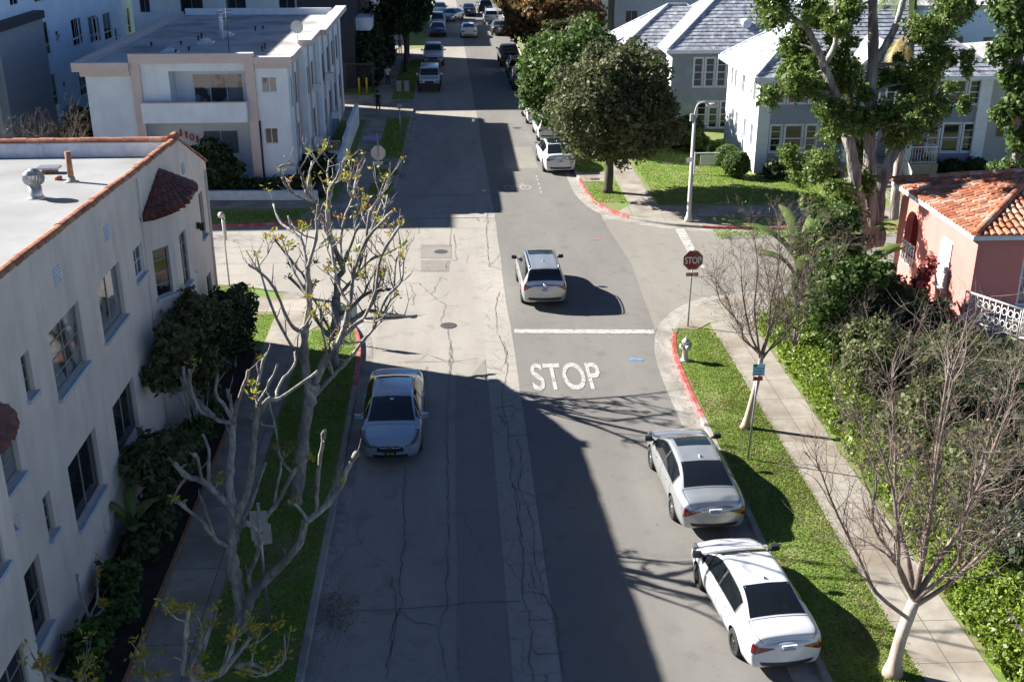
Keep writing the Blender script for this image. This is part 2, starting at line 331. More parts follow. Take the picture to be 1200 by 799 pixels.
def roadmat(name, c1, c2, c3, cracks=0, grid=False):
    m, nt, b = newmat(name); N = nt.nodes; L = nt.links
    tc = N.new('ShaderNodeTexCoord')
    def noise(s, d=6, st=(1, 1, 1), r=.6):
        mp = N.new('ShaderNodeMapping'); mp.inputs['Scale'].default_value = st; L.new(tc.outputs['Object'], mp.inputs[0])
        n = N.new('ShaderNodeTexNoise'); n.inputs['Scale'].default_value = s; n.inputs['Detail'].default_value = d; n.inputs['Roughness'].default_value = r; L.new(mp.outputs[0], n.inputs['Vector']); return n.outputs['Fac']
    def mix(f, a, bb):
        x = N.new('ShaderNodeMix'); x.data_type = 'RGBA'; L.new(f, x.inputs['Factor'])
        for k, v in (('A', a), ('B', bb)):
            if isinstance(v, tuple): x.inputs[k].default_value = (*v, 1)
            else: L.new(v, x.inputs[k])
        return x.outputs['Result']
    def rng_(f, a, bb, c=0, d=1):
        x = N.new('ShaderNodeMapRange'); x.inputs[1].default_value = a; x.inputs[2].default_value = bb; x.inputs[3].default_value = c; x.inputs[4].default_value = d; L.new(f, x.inputs[0]); return x.outputs[0]
    o = mix(rng_(noise(.35, 5, (1.6, .35, 1)), .35, .68), c1, c2)
    o = mix(rng_(noise(1.3, 6), .54, .72, 0, .8), o, c3)
    o = mix(rng_(noise(55, 2), .42, .62, 0, .38), o, tuple(x*.62 for x in c1))
    o = mix(rng_(noise(2.2, 3, (6, .16, 1)), .6, .8, 0, .3), o, tuple(x*.7 for x in c1))
    sp = rng_(noise(7, 1), .71, .74, 0, .5); o = mix(sp, o, tuple(x*.45 for x in c1))
    if cracks:
        v = N.new('ShaderNodeTexVoronoi'); v.feature = 'DISTANCE_TO_EDGE'; v.inputs['Scale'].default_value = cracks
        nn = N.new('ShaderNodeTexNoise'); nn.inputs['Scale'].default_value = 2.5; nn.inputs['Detail'].default_value = 5; L.new(tc.outputs['Object'], nn.inputs['Vector'])
        va = N.new('ShaderNodeVectorMath'); va.operation = 'MULTIPLY_ADD'; L.new(nn.outputs['Color'], va.inputs[0]); va.inputs[1].default_value = (.35, .35, 0); L.new(tc.outputs['Object'], va.inputs[2]); L.new(va.outputs[0], v.inputs['Vector'])
        o = mix(rng_(v.outputs['Distance'], .004, .013, .5, 0), o, (.05, .045, .04))
    L.new(o, b.inputs['Base Color']); b.inputs['Roughness'].default_value = .9; b.inputs['Specular IOR Level'].default_value = .3
    bp = N.new('ShaderNodeBump'); bp.inputs['Strength'].default_value = .35; bp.inputs['Distance'].default_value = .012
    L.new(noise(90, 3), bp.inputs['Height']); L.new(bp.outputs[0], b.inputs['Normal'])
    return m
M['road_old'] = roadmat('old_pale_pavement', (.30, .27, .235), (.38, .345, .30), (.235, .21, .182))
M['road_mid'] = roadmat('grey_road_patch', (.235, .213, .187), (.27, .248, .218), (.20, .18, .156))
M['road_strip'] = roadmat('cracked_pale_strip', (.33, .30, .26), (.38, .35, .305), (.27, .24, .21), cracks=1.1)
M['road_new'] = roadmat('newer_asphalt', (.178, .166, .15), (.215, .202, .182), (.148, .136, .122))
M['road_right'] = roadmat('side_street_asphalt', (.235, .215, .185), (.27, .25, .215), (.2, .182, .16))
def walkmat():
    m = M['concrete'].copy(); m.name = 'jointed_sidewalk'; nt = m.node_tree; N = nt.nodes; L = nt.links; b = N['Principled BSDF']
    src = b.inputs['Base Color'].links[0].from_socket
    tc = N.new('ShaderNodeTexCoord'); br = N.new('ShaderNodeTexBrick'); br.offset = 0; br.inputs['Scale'].default_value = 1
    br.inputs['Brick Width'].default_value = 1.5; br.inputs['Row Height'].default_value = 1.5; br.inputs['Mortar Size'].default_value = .012; br.inputs['Mortar Smooth'].default_value = .3
    L.new(tc.outputs['Object'], br.inputs['Vector']); L.new(src, br.inputs['Color1'])
    d = N.new('ShaderNodeVectorMath'); d.operation = 'SCALE'; d.inputs['Scale'].default_value = .86; L.new(src, d.inputs[0]); L.new(d.outputs[0], br.inputs['Color2'])
    br.inputs['Mortar'].default_value = (.1, .085, .07, 1); L.new(br.outputs['Color'], b.inputs['Base Color'])
    return m
M['walk'] = walkmat()
# ================================================================ SETTING
mb = MB(); mb.poly([(-250, -30), (250, -30), (250, 420), (-250, 420)], -.03); tag(mb.build('ground', M['far_ground']), kind='structure')
XR = 7.62
mb = MB(); mb.poly([(-3.9, -20), (8.2, -20), (8.2, 420), (-3.9, 420)], 0); tag(mb.build('road', M['road_old']), kind='structure')
mb = MB(); mb.poly([(-120, 44.6), (-6, 43), (-3.8, 37), (8, 37), (9, 41), (120, 40.5), (120, 53), (9, 54.8), (7.4, 62), (-3.6, 62), (-5, 56), (-120, 55)], .004)
tag(mb.build('cross_street_road', M['road_old']), kind='structure')
mb = MB(); rp = [(-.08+random.uniform(-.06, .06), y_) for y_ in range(-20, 37, 2)]; mb.poly(rp+[(.4, 35.6), (.97, 37.2), (1.05, -20)], .008); pass
mb.poly([(-1.66, 51.1), (-.2, 51.0), (-.22, 48.9), (-1.62, 49.0)], .0125); mb.poly([(-1.6, 48.7), (-.3, 48.6), (-.35, 47.0), (-1.55, 47.1)], .0125); mb.poly([(-2.9, 30.2), (-1.6, 30.1), (-1.65, 33.4), (-2.95, 33.3)], .0125)
tag(mb.build('road_patch', M['road_mid']), kind='structure')
mb = MB(); mb.poly([(3.0, 66), (5.0, 66.1), (5.0, 72), (3.1, 71.9)], .0205); tag(mb.build('asphalt_repair', M['road_right']), kind='structure')
mb = MB(); mb.poly([(1.1, -20), (2.15, -20), (2.05, 44), (2.0, 60), (1.05, 60), (1.0, 44)], .012); tag(mb.build('road_cracked_strip', M['road_strip']), kind='structure')
mb = MB(); n = 40; pl = [(2.2+(-.2*min(1, y/45.) if y < 60 else -.2-(y-60)*.012)+random.uniform(-.025, .025), y) for y in list(range(-20, 130, 3))+[200, 420]]
mb.poly(pl+[(7.9, 420), (7.6, 62), (7.43, 54.8), (7.82, 47.6), (7.53, 39.6), (8.1, 36), (8.1, -20)], .016); tag(mb.build('road_asphalt_lane', M['road_new']), kind='structure')
mb = MB(); mb.poly([(7.53, 39.6), (7.82, 47.6), (7.43, 54.8), (9, 54.8), (120, 53), (120, 40.5), (9, 41)], .020); tag(mb.build('side_street_asphalt', M['road_right']), kind='structure')
for nm, pts in (('manhole_cover', (-.7, 49.9)), ('manhole_cover', (-.35, 40.5)), ('manhole_cover', (4.4, 78.0))):
    mb = MB(); mb.lathe([(.01, .024), (.27, .024), (.30, .022), (.33, .010)], (pts[0], pts[1], 0), 24, 0, False)
    o = mb.build(nm, M['iron']); tag(o, {49.9: 'round iron manhole cover in the middle of the intersection', 40.5: 'small round iron manhole cover just beyond the parked silver sedan', 78.0: 'round iron manhole cover in the far lane beside the parked white cars'}[pts[1]], 'manhole cover')
# ---- curbs (paths run away from the camera / outward)
def arc_path(pts, n=4):
    q = [Vector(p) for p in pts]
    for _ in range(3):
        r = [q[0]]
        for a, b in zip(q[:-1], q[1:]): r += [a.lerp(b, .25), a.lerp(b, .75)]
        q = r+[q[-1]]
    return [(p.x, p.y) for p in q]
C_NR = arc_path([(7.62, -10), (7.62, 20), (7.62, 31), (7.6, 34), (7.66, 36.6), (7.95, 38.7), (8.4, 40.1), (9.2, 41.5), (10.4, 42.6), (12, 43.2), (15, 43.3), (60, 41.5)])
C_FR = arc_path([(6.3, 200), (6.75, 110), (7.0, 75), (7.05, 62), (7.1, 60), (7.4, 57.8), (7.95, 56.0), (8.7, 54.9), (9.8, 54.0), (11.3, 53.2), (14, 52.6), (60, 49.5)])
C_NL = arc_path([(-3.5, -10), (-3.42, 20), (-3.38, 30), (-3.42, 37), (-3.6, 39.5), (-4.2, 41.2), (-5.3, 42.8), (-6.6, 44), (-8.3, 45.2), (-12, 45.9), (-60, 49.5)])
C_FL = arc_path([(-2.4, 200), (-2.75, 110), (-2.9, 92), (-3.12, 66), (-3.3, 61), (-4, 58.6), (-5.0, 57), (-6.5, 55.4), (-9, 54.5), (-14, 54.5), (-60, 56.5)])
def side_off(p, s, d): # offset path laterally
    P = [Vector(q) for q in p]; o = []
    for i, q in enumerate(P):
        t = (P[min(i+1, len(P)-1)]-P[max(i-1, 0)]).normalized(); o.append((q.x-t.y*d*s, q.y+t.x*d*s))
    return o
def curb(path, s, name, redtest):
    """s=+1: block lies on the left of the path"""
    g = MB(); r = MB()
    for i in range(len(path)-1):
        t = r if redtest((path[i][0]+path[i+1][0])/2, (path[i][1]+path[i+1][1])/2) else g
        a, b = Vector(path[i]), Vector(path[i+1])
        ta = (Vector(path[min(i+1, len(path)-1)])-Vector(path[max(i-1, 0)])).normalized(); tb = (Vector(path[min(i+2, len(path)-1)])-Vector(path[i])).normalized()
        na = Vector((-ta.y, ta.x))*s; nb = Vector((-tb.y, tb.x))*s
        pr = [(0, .005), (.012, .13), (.03, .145), (.17, .145), (.17, .02)]
        for k in range(len(pr)-1):
            (w0, z0), (w1, z1) = pr[k], pr[k+1]
            p = [(*(a+na*w0), z0), (*(b+nb*w0), z0), (*(b+nb*w1), z1), (*(a+na*w1), z1)]
            t.add(p, [(0, 1, 2, 3)])
    tag(g.build(name, M['curb']), kind='structure')
    if r.f: tag(r.build('red_painted_curb', M['red_curb']), kind='structure')
curb(C_NR, -1, 'curb', lambda x, y: 31.8 < y < 39.2 and x < 9)
curb(C_FR, 1, 'curb', lambda x, y: (54.9 < y < 63 and x < 8.9) or x > 12.2)
curb(C_NL, 1, 'curb', lambda x, y: 34.9 < y < 40.2 and x > -4)
curb(C_FL, -1, 'curb', lambda x, y: y < 59 and x > -5 or x < -6)
gt = MB()
ribbon(gt, C_NR, .0, .62, .0, .0243); ribbon(gt, [p for p in C_FR if p[1] < 80], -.55, .0, .0, .0243)
ribbon(gt, C_NL, -.38, .0, .0, .012); ribbon(gt, C_FL, .0, .35, .0, .012)
tag(gt.build('gutter', M['curb']), kind='structure')
# ---- lawns: block tops at curb height
def block(path, s, far, name, mat, z=.125):
    mb = MB(); mb.poly(side_off(path, s, .165)+far, z, 0, .1); return tag(mb.build(name, mat), kind='structure')
block(C_NR, -1, [(60, -10)], 'lawn_ground', M['grass'])
block(C_FR, 1, [(60, 200)], 'lawn_ground', M['grass'])
block(C_NL, 1, [(-60, -10)], 'lawn_ground', M['grass'])
block(C_FL, -1, [(-60, 200)], 'lawn_ground', M['grass'])
# ---- sidewalks (slabs 1.5 cm above lawn)
wk = MB(); ZW = .14
def corner(path, s, y0, y1, rest):
    p = [q for q in side_off(path, s, .172) if y0 <= q[1] <= y1 and abs(q[0]) < 14.5]
    wk.poly(p+rest, .147, 0, .05)
wk.poly([(9.82, -10), (11.3, -10), (11.3, 41.2), (9.7, 39.9)], ZW, 0, .05)
wk.poly([(11.31, 41.2), (11.31, 39.9), (40, 38.6), (40, 40.2)], ZW, 0, .05)
corner(C_NR, -1, 39.3, 43.2, [(12.5, 41.15), (9.7, 39.95), (9.0, 39.2)])
wk.poly([(9.15, 56.9), (10.65, 56.9), (10.5, 70), (10.0, 200), (8.7, 200), (9.3, 70)], ZW, 0, .05)
wk.poly([(9.15, 56.89), (9.2, 54.95), (40, 53.2), (40, 55.0), (10.65, 56.89)], ZW, 0, .05)
corner(C_FR, 1, 52.8, 55.8, [(12.2, 54.6), (9.1, 57.0)])
wk.poly([(7.25, 62.2), (8.9, 62.2), (8.8, 64.3), (7.22, 64.3)], ZW, 0, .05)
wk.poly([(-7.1, -10), (-5.75, -10), (-5.75, 39.6), (-5.0, 41.0), (-7.1, 42.0)], ZW, 0, .05)
wk.poly([(-7.11, 41.99), (-30, 43.6), (-30, 45.4), (-8.0, 43.8), (-7.1, 43.3)], ZW, 0, .05)
corner(C_NL, 1, 39.9, 44.2, [(-7.1, 43.6), (-7.1, 41.9), (-5.0, 40.98), (-4.3, 39.8)])
wk.poly([(-6.35, 57.3), (-4.75, 60.0), (-4.8, 92), (-4.9, 200), (-6.6, 200), (-6.2, 92), (-6.2, 62)], ZW, 0, .05)
wk.poly([(-6.36, 57.28), (-6.3, 58.7), (-40, 60.2), (-40, 58.6)], ZW, 0, .05)
corner(C_FL, -1, 55.0, 58.9, [(-7.4, 57.3), (-6.4, 57.9), (-4.7, 60.2)][::1])
for a, b in ((62.5, 64.2), (65.8, 68.6)): wk.poly([(-4.74, a), (-3.32, a), (-3.36, b), (-4.76, b)], ZW, 0, .05)
wk.poly([(-6.2, 80.8), (-9.5, 80.8), (-9.5, 91.0), (-6.15, 91.0)], ZW, 0, .05)
wk.poly([(-4.74, 81.5), (-3.1, 81.5), (-3.05, 88.8), (-4.8, 88.8)], .146, 0, .05)
wk.poly([(-9.6, 110), (-2.95, 110), (-2.9, 118), (-9.6, 118)], .15, 0, .05)
tag(wk.build('sidewalk', M['walk']), kind='structure')
# ---- cracks
CR = [[(-1.6,29.08),(-1.57,26.68),(-1.48,25.59),(-1.56,23.45),(-1.44,22.38),(-1.62,21.41),(-1.68,19.78)],[(-0.29,38.9),(-0.37,33.35),(-0.39,30.36),(-0.36,26.61),(-0.34,25.53),(-0.41,23.39),(-0.38,22.33),(-0.6,21.36),(-0.37,19.71)],[(1.69,38.8),(1.73,36.4),(1.4,33.92),(1.5,31.11),(1.46,28.17),(1.54,26.52),(1.53,24.42),(1.42,22.58),(1.57,21.25),(1.43,20.34),(1.46,19.49)],[(1.79,30.81),(1.81,28.9),(1.62,27.91),(1.89,25.63),(1.83,24.4),(1.98,22.55),(2.19,21.7),(2.13,20.6),(2.17,19.72)],[(-2.45,22.24),(-1.76,22.23),(-1.06,22.26),(-0.36,22.33),(0.45,22.42),(1.36,22.41)],[(-1.51,22.22),(-1.04,21.67),(-0.6,21.55)],[(-1.71,23.45),(-1.55,22.06),(-1.62,20.49)],[(1.47,31.05),(2.14,31.13)],[(1.69,26.96),(2.16,26.98)],[(1.57,24.46),(2.16,24.49)],[(1.46,22.75),(1.59,22.78),(2.03,22.55)],[(1.51,21.65),(2.21,21.7)],[(1.46,20.79),(1.62,20.4),(2.28,20.4)],[(1.45,28.04),(1.58,27.2),(1.6,26.51)],[(-1.89,37.05),(-1.43,37.14),(-1.14,37.71),(-0.52,37.09)],[(-0.29,36.89),(0.7,37.22)],[(-1.12,36.55),(-1.11,34.74)],[(1.67,24.02),(1.75,23.27),(1.87,22.38)],[(1.53,26.29),(1.58,25.22)],[(-2.22,45.68),(-1.57,45.48),(-1.06,44.0),(-0.7,46.28),(-0.42,45.92)],[(-2.0,45.34),(-1.74,44.04),(-1.81,42.82)],[(-1.06,44.0),(-0.47,42.75),(0.05,42.58)],[(-0.47,42.75),(-0.66,41.04),(-0.36,39.94),(-0.22,37.9),(-0.27,35.76)],[(-1.91,37.0),(-1.09,37.0),(-0.27,37.0)],[(1.76,44.17),(1.53,42.35),(1.48,39.84),(1.78,37.8),(1.63,36.63)],[(-1.84,47.38),(-1.55,47.01),(-0.43,47.13),(-0.43,48.4),(-0.02,48.56),(-0.06,52.78)],[(-1.63,50.78),(-0.25,50.7)],[(1.7,57.35),(1.47,51.85),(1.45,47.57),(2.0,47.18)],[(1.45,47.57),(1.97,49.21)],[(-4.05,54.09),(1.71,53.56)],[(-4.4,57.67),(2.05,57.58)],[(-1.79,55.11),(-1.8,52.87)],[(-0.24,57.45),(-0.28,50.71)],[(-11.49,51.09),(-7.45,51.08)],[(-10.89,48.57),(-7.25,48.57)],[(-7.35,50.28),(-1.68,50.38)],[(-10.95,47.15),(-9.25,46.89)]]
mb = MB()
for pl in CR:
    q = []
    for a, b in zip(pl[:-1], pl[1:]):
        d = math.dist(a, b); k = max(1, int(d/.22))
        for i in range(k):
            t = i/k; j = .0 if i == 0 else .05
            q.append((a[0]+(b[0]-a[0])*t+random.uniform(-j, j), a[1]+(b[1]-a[1])*t+random.uniform(-j, j)))
    q.append(pl[-1])
    wd = [random.uniform(.004, .013) for _ in q]
    for i in range(len(q)-1):
        a, b = Vector(q[i]), Vector(q[i+1]); d = (b-a); 
        if d.length < 1e-4: continue
        n = Vector((-d.y, d.x)).normalized(); e = d.normalized()*.01
        mb.add([(*(a-e+n*wd[i]), .0285), (*(a-e-n*wd[i]), .0285), (*(b+e-n*wd[i+1]), .0285), (*(b+e+n*wd[i+1]), .0285)], [(0, 1, 2, 3)])
for k in range(45):  # short random hairline cracks on the old pavement
    x = random.uniform(-3.0, 1.9); y = random.uniform(18, 85); a = random.choice((0, 1.57))+random.uniform(-.4, .4); q = [(x, y)]
    for i in range(random.randint(4, 14)):
        a += random.uniform(-.5, .5); x += .2*math.cos(a); y += .2*math.sin(a); q.append((x, y))
    for i in range(len(q)-1):
        a_, b_ = Vector(q[i]), Vector(q[i+1]); d = b_-a_; n = Vector((-d.y, d.x)).normalized()*random.uniform(.002, .006)
        mb.add([(*(a_+n), .0245), (*(a_-n), .0245), (*(b_-n), .0245), (*(b_+n), .0245)], [(0, 1, 2, 3)])
tag(mb.build('road_cracks', M['crack'], fix=False), kind='structure')
# ---- painted markings
def text_mesh(s, size=1, extr=.002, bold=False):
    cu = bpy.data.curves.new('t', 'FONT'); cu.body = s; cu.size = size; cu.extrude = extr; cu.align_x = 'CENTER'; cu.align_y = 'CENTER'
    if bold: cu.offset = .014*size
    o = bpy.data.objects.new('t', cu); col.objects.link(o); dg = bpy.context.evaluated_depsgraph_get()
    me = bpy.data.meshes.new_from_object(o.evaluated_get(dg)); bpy.data.objects.remove(o); bpy.data.curves.remove(cu)
    return me
def add_text(mb, s, O, U, V, w, h, m=0, extr=.003, bold=True):
    """text fitted in a w x h box centred at O with axes U (reading direction), V (up)"""
    me = text_mesh(s, 1, 0, bold); vs = [v.co.copy() for v in me.vertices]
    x0 = min(v.x for v in vs); x1 = max(v.x for v in vs); y0 = min(v.y for v in vs); y1 = max(v.y for v in vs)
    O, U, V = Vector(O), Vector(U).normalized(), Vector(V).normalized(); Nn = U.cross(V)*extr
    P = [O+U*((v.x-(x0+x1)/2)/(x1-x0)*w)+V*((v.y-(y0+y1)/2)/(y1-y0)*h)+Nn for v in vs]
    mb.add(P, [tuple(p.vertices) for p in me.polygons], m); bpy.data.meshes.remove(me)
mk = MB()
add_text(mk, 'STOP', (3.72, 35.45, .027), (1, 0, 0), (0, 1, 0), 2.4, 2.3, 0, .001, True)
tag(mk.build('stop_pavement_marking', M['white_road'], fix=False), kind='structure')
mk = MB(); mk.poly([(2.15, 39.55), (7.45, 39.2), (7.48, 39.62), (2.15, 39.95)], .0268); mk.poly([(11.25, 53.05), (11.0, 46.8), (10.6, 46.8), (10.8, 53.05)], .0268)
tag(mk.build('stop_line_marking', M['white_road'], fix=False), kind='structure')
mk = MB()
for x0, x1, y in ((-3.3, .9, 60.2), (-3.9, 2.0, 55.6)):
    mk.poly([(x0, y), (x1, y-.1), (x1, y+.02), (x0, y+.1)], .0268)
def ring(mb, cx, cy, r, w, z, sx=1, sy=1, n=20):
    for k in range(n):
        a, b = 2*math.pi*k/n, 2*math.pi*(k+1)/n
        mb.add([(cx+sx*(r-w)*math.cos(a), cy+sy*(r-w)*math.sin(a), z), (cx+sx*r*math.cos(a), cy+sy*r*math.sin(a), z), (cx+sx*r*math.cos(b), cy+sy*r*math.sin(b), z), (cx+sx*(r-w)*math.cos(b), cy+sy*(r-w)*math.sin(b), z)], [(0, 1, 2, 3)])
def stroke(mb, a, b, w, z):
    a, b = Vector(a), Vector(b); d = (b-a).normalized(); n = Vector((-d.y, d.x))*w/2
    mb.add([(*(a+n), z), (*(a-n), z), (*(b-n), z), (*(b+n), z)], [(0, 1, 2, 3)])
bx, by = 3.5, 61.5
ring(mk, bx-.45, by, .33, .07, .027, 1, 1.5); ring(mk, bx+.45, by, .33, .07, .027, 1, 1.5)
for a, b in (((-.45, 0), (-.12, .6)), ((-.12, .6), (.32, .6)), ((.45, 0), (.28, .9)), ((-.12, .6), (.0, 0)), ((0, 0), (.32, .6)), ((-.45, 0), (0, 0)), ((.2, .9), (.42, .95)), ((-.22, .8), (-.02, .8))):
    stroke(mk, (bx+a[0], by+a[1]), (bx+b[0], by+b[1]), .07, .0272)
for y in (60.2, 61.0, 62.0, 63.0, 63.8): stroke(mk, (4.75, y), (4.75, y+.45), .08, .027)
tag(mk.build('bicycle_lane_marking', M['white_faint'], fix=False), kind='structure')
mk = MB(); stroke(mk, (6.1, 36.8), (6.6, 36.75), .16, .027); stroke(mk, (6.2, 36.95), (6.5, 36.65), .08, .0272); tag(mk.build('blue_utility_marking', M['blue_mark'], fix=False), kind='structure')
mk = MB(); stroke(mk, (6.55, 51.4), (6.95, 51.5), .1, .027); tag(mk.build('red_utility_marking', M['red_mark'], fix=False), kind='structure')
# ---- grass blades
def grass(rects, dens, h, name, mat, sz=.02):
    P = []
    for x0, x1, y0, y1 in rects:
        n = int((x1-x0)*(y1-y0)*dens); P.append(np.stack([rng.uniform(x0, x1, n), rng.uniform(y0, y1, n)], 1))
    P = np.concatenate(P); n = len(P)
    keep = np.ones(n, bool)
    nz = np.array([mnoise.noise(Vector((p[0]*.9, p[1]*.9, 3))) for p in P]) if n < 90000 else np.zeros(n)
    keep = rng.uniform(-.9, .55, n) < nz+.25; P = P[keep]; n = len(P)
    a = rng.uniform(0, 6.28, n); hh = h*rng.uniform(.5, 1.3, n); t = rng.normal(0, .5*h, (n, 2)); s = sz*rng.uniform(.7, 1.5, n)
    V = np.zeros((n, 3, 3)); V[:, 0, 0] = P[:, 0]-np.cos(a)*s; V[:, 0, 1] = P[:, 1]-np.sin(a)*s; V[:, 1, 0] = P[:, 0]+np.cos(a)*s; V[:, 1, 1] = P[:, 1]+np.sin(a)*s
    V[:, :2, 2] = .12; V[:, 2, 0] = P[:, 0]+t[:, 0]; V[:, 2, 1] = P[:, 1]+t[:, 1]; V[:, 2, 2] = .125+hh
    return tag(arrays_mesh(name, V.reshape(-1, 3), np.arange(n*3).reshape(-1, 3), mat), kind='stuff')
tag(grass([(7.82, 9.78, 17, 31), (7.84, 9.74, 31, 38.4), (8.1, 9.5, 38.4, 39.4)], 1300, .035, 'grass', M['blade']), 'short green grass of the parkway strip beside the right sidewalk', 'grass')
tag(grass([(-5.7, -3.62, 17, 38), (-5.5, -3.8, 38, 40), (-8.7, -7.15, 38.5, 41.8), (-12, -8.6, 43.95, 45.4)], 900, .04, 'grass', M['blade']), 'shaded grass strip under the pruned street trees on the left', 'grass')
tag(grass([(7.3, 9.1, 57.6, 62.1), (7.25, 9.1, 64.4, 90), (10.8, 17, 57.3, 74), (17, 34, 57.3, 63), (12.5, 34, 51.2, 52.4)], 260, .05, 'grass', M['blade'], .035), 'mown grass of the front lawns across the side street', 'grass')
tag(grass([(-4.7, -3.35, 59.7, 62.4), (-4.72, -3.35, 64.3, 65.7), (-4.72, -3.3, 68.7, 81), (-12, -7, 54.9, 57), (-4.75, -3.1, 89, 109)], 260, .05, 'grass', M['blade'], .035), 'shaded parkway grass along the far left curb', 'grass')
tag(grass([(8.6, 9.85, 17, 39), (8.4, 9.8, 26, 33), (7.85, 9.8, 28, 33), (8.6, 9.8, 17, 21)], 330, .03, 'dry_grass', M['blade_dry'], .025), 'thin dry grass and brown leaf litter along the right sidewalk edge', 'dry grass')
# ================================================================ BUILDINGS
UP = Vector((0, 0, 1))
def wall(mb, O, U, L, H, holes, N, depth=.14, m=0, top=None):
    """wall sheet from lower-left O along U, openings (u0,u1,v0,v1) cut with reveals going inwards (against N). top(u) optional height"""
    O, U, N = Vector(O), Vector(U).normalized(), Vector(N).normalized()
    us = sorted({0, L} | {h[0] for h in holes} | {h[1] for h in holes}); vs = sorted({0, H} | {h[2] for h in holes} | {h[3] for h in holes})
    P = lambda u, v, d=0: O+U*u+UP*v-N*d
    for i in range(len(us)-1):
        for j in range(len(vs)-1):
            cu, cv = (us[i]+us[i+1])/2, (vs[j]+vs[j+1])/2
            if any(h[0] < cu < h[1] and h[2] < cv < h[3] for h in holes): continue
            mb.quad(P(us[i], vs[j]), P(us[i+1], vs[j]), P(us[i+1], vs[j+1]), P(us[i], vs[j+1]), m)
    for h in holes:
        u0, u1, v0, v1 = h[:4]
        mb.quad(P(u0, v0), P(u0, v1), P(u0, v1, depth), P(u0, v0, depth), m); mb.quad(P(u1, v0), P(u1, v1), P(u1, v1, depth), P(u1, v0, depth), m)
        mb.quad(P(u0, v0), P(u1, v0), P(u1, v0, depth), P(u0, v0, depth), m); mb.quad(P(u0, v1), P(u1, v1), P(u1, v1, depth), P(u0, v1, depth), m)
def window(parent, O, U, N, h, depth=.1, nx=2, ny=1, fr=None, gl=None, sill=None, fw=.05, cas=0, name='window', mid=None):
    """frame + bars (part), pane (sub-part), sill (sub-part) filling the opening h"""
    fr = fr or M['win_white']; gl = gl or M['glass']
    O, U, N = Vector(O), Vector(U).normalized(), Vector(N).normalized(); u0, u1, v0, v1 = h[:4]
    P = lambda u, v, d: O+U*u+UP*v-N*d
    f = MB(); d0 = depth
    def bar(a, b, c, d, dd=0, th=.05): f.obox(P(a, c, d0+.02), U*(b-a), UP*(d-c), N*(th+dd))
    bar(u0+.002, u0+fw, v0+.002, v1-.002); bar(u1-fw, u1-.002, v0+.002, v1-.002); bar(u0+fw, u1-fw, v0+.002, v0+fw); bar(u0+fw, u1-fw, v1-fw, v1-.002)
    W, H = u1-u0, v1-v0
    for i in range(1, nx):
        c = u0+W*i/nx; bar(c-.02, c+.02, v0+fw, v1-fw, -.012)
    for i in range(1, ny):
        c = v0+H*i/ny; bar(u0+fw, u1-fw, c-.015, c+.015, -.02)
    if cas:   # casing around the opening, proud of the wall
        for a, b, c, d in ((u0-cas, u0, v0-cas, v1+cas), (u1, u1+cas, v0-cas, v1+cas), (u0, u1, v0-cas, v0), (u0, u1, v1, v1+cas)):
            f.obox(P(a, c, .0), U*(b-a), UP*(d-c), N*.035)
    if mid is not None:
        bar(u0+fw, u1-fw, v0+H*mid-.03, v0+H*mid+.03, .005)
    w_ = f.build(name, fr, parent)
    g = MB(); g.quad(P(u0+.01, v0+.01, d0), P(u1-.01, v0+.01, d0), P(u1-.01, v1-.01, d0), P(u0+.01, v1-.01, d0)); 
    pn = g.build('pane', gl, None); reparent(pn, w_, parent)
    if sill:
        s = MB(); s.obox(P(u0-.06, v0-.09, .0+depth-.02), U*(W+.12), UP*.088, N*(depth+.08)); so_ = s.build('sill', sill, None); reparent(so_, w_, parent)
    return w_
def reparent(o, p, root):
    off = wloc(p); 
    for v in o.data.vertices: v.co -= off
    o.parent = p
def barrel(mb, A, B, r, m=0, n=5, r2=None):
    """one half-round tile from A to B (lower end B wider)"""
    A, B = Vector(A), Vector(B); d = (B-A).normalized(); s = d.cross(UP).normalized(); u = s.cross(d); r2 = r2 or r
    b = []
    for P, rr in ((A, r), (B, r2)):
        for k in range(n+1):
            t = math.pi*k/n; b.append(P+s*math.cos(t)*rr+u*math.sin(t)*rr)
    k = n+1; fs = [(i, i+1, k+i+1, k+i) for i in range(n)]+[tuple(range(k, 2*k))]
    mb.add(b, fs, m, False)
def ridge_tiles(mb, A, B, r=.11, ln=.36, jit=.01):
    A, B = Vector(A), Vector(B); L = (B-A).length; k = max(1, round(L/ln)); d = (B-A)/k
    for i in range(k):
        j = Vector((random.uniform(-jit, jit), random.uniform(-jit, jit), random.uniform(-jit, jit)))
        barrel(mb, A+d*(i+1)+UP*.012+j, A+d*i-d*.06+j, r*.88, 0, 6, r)
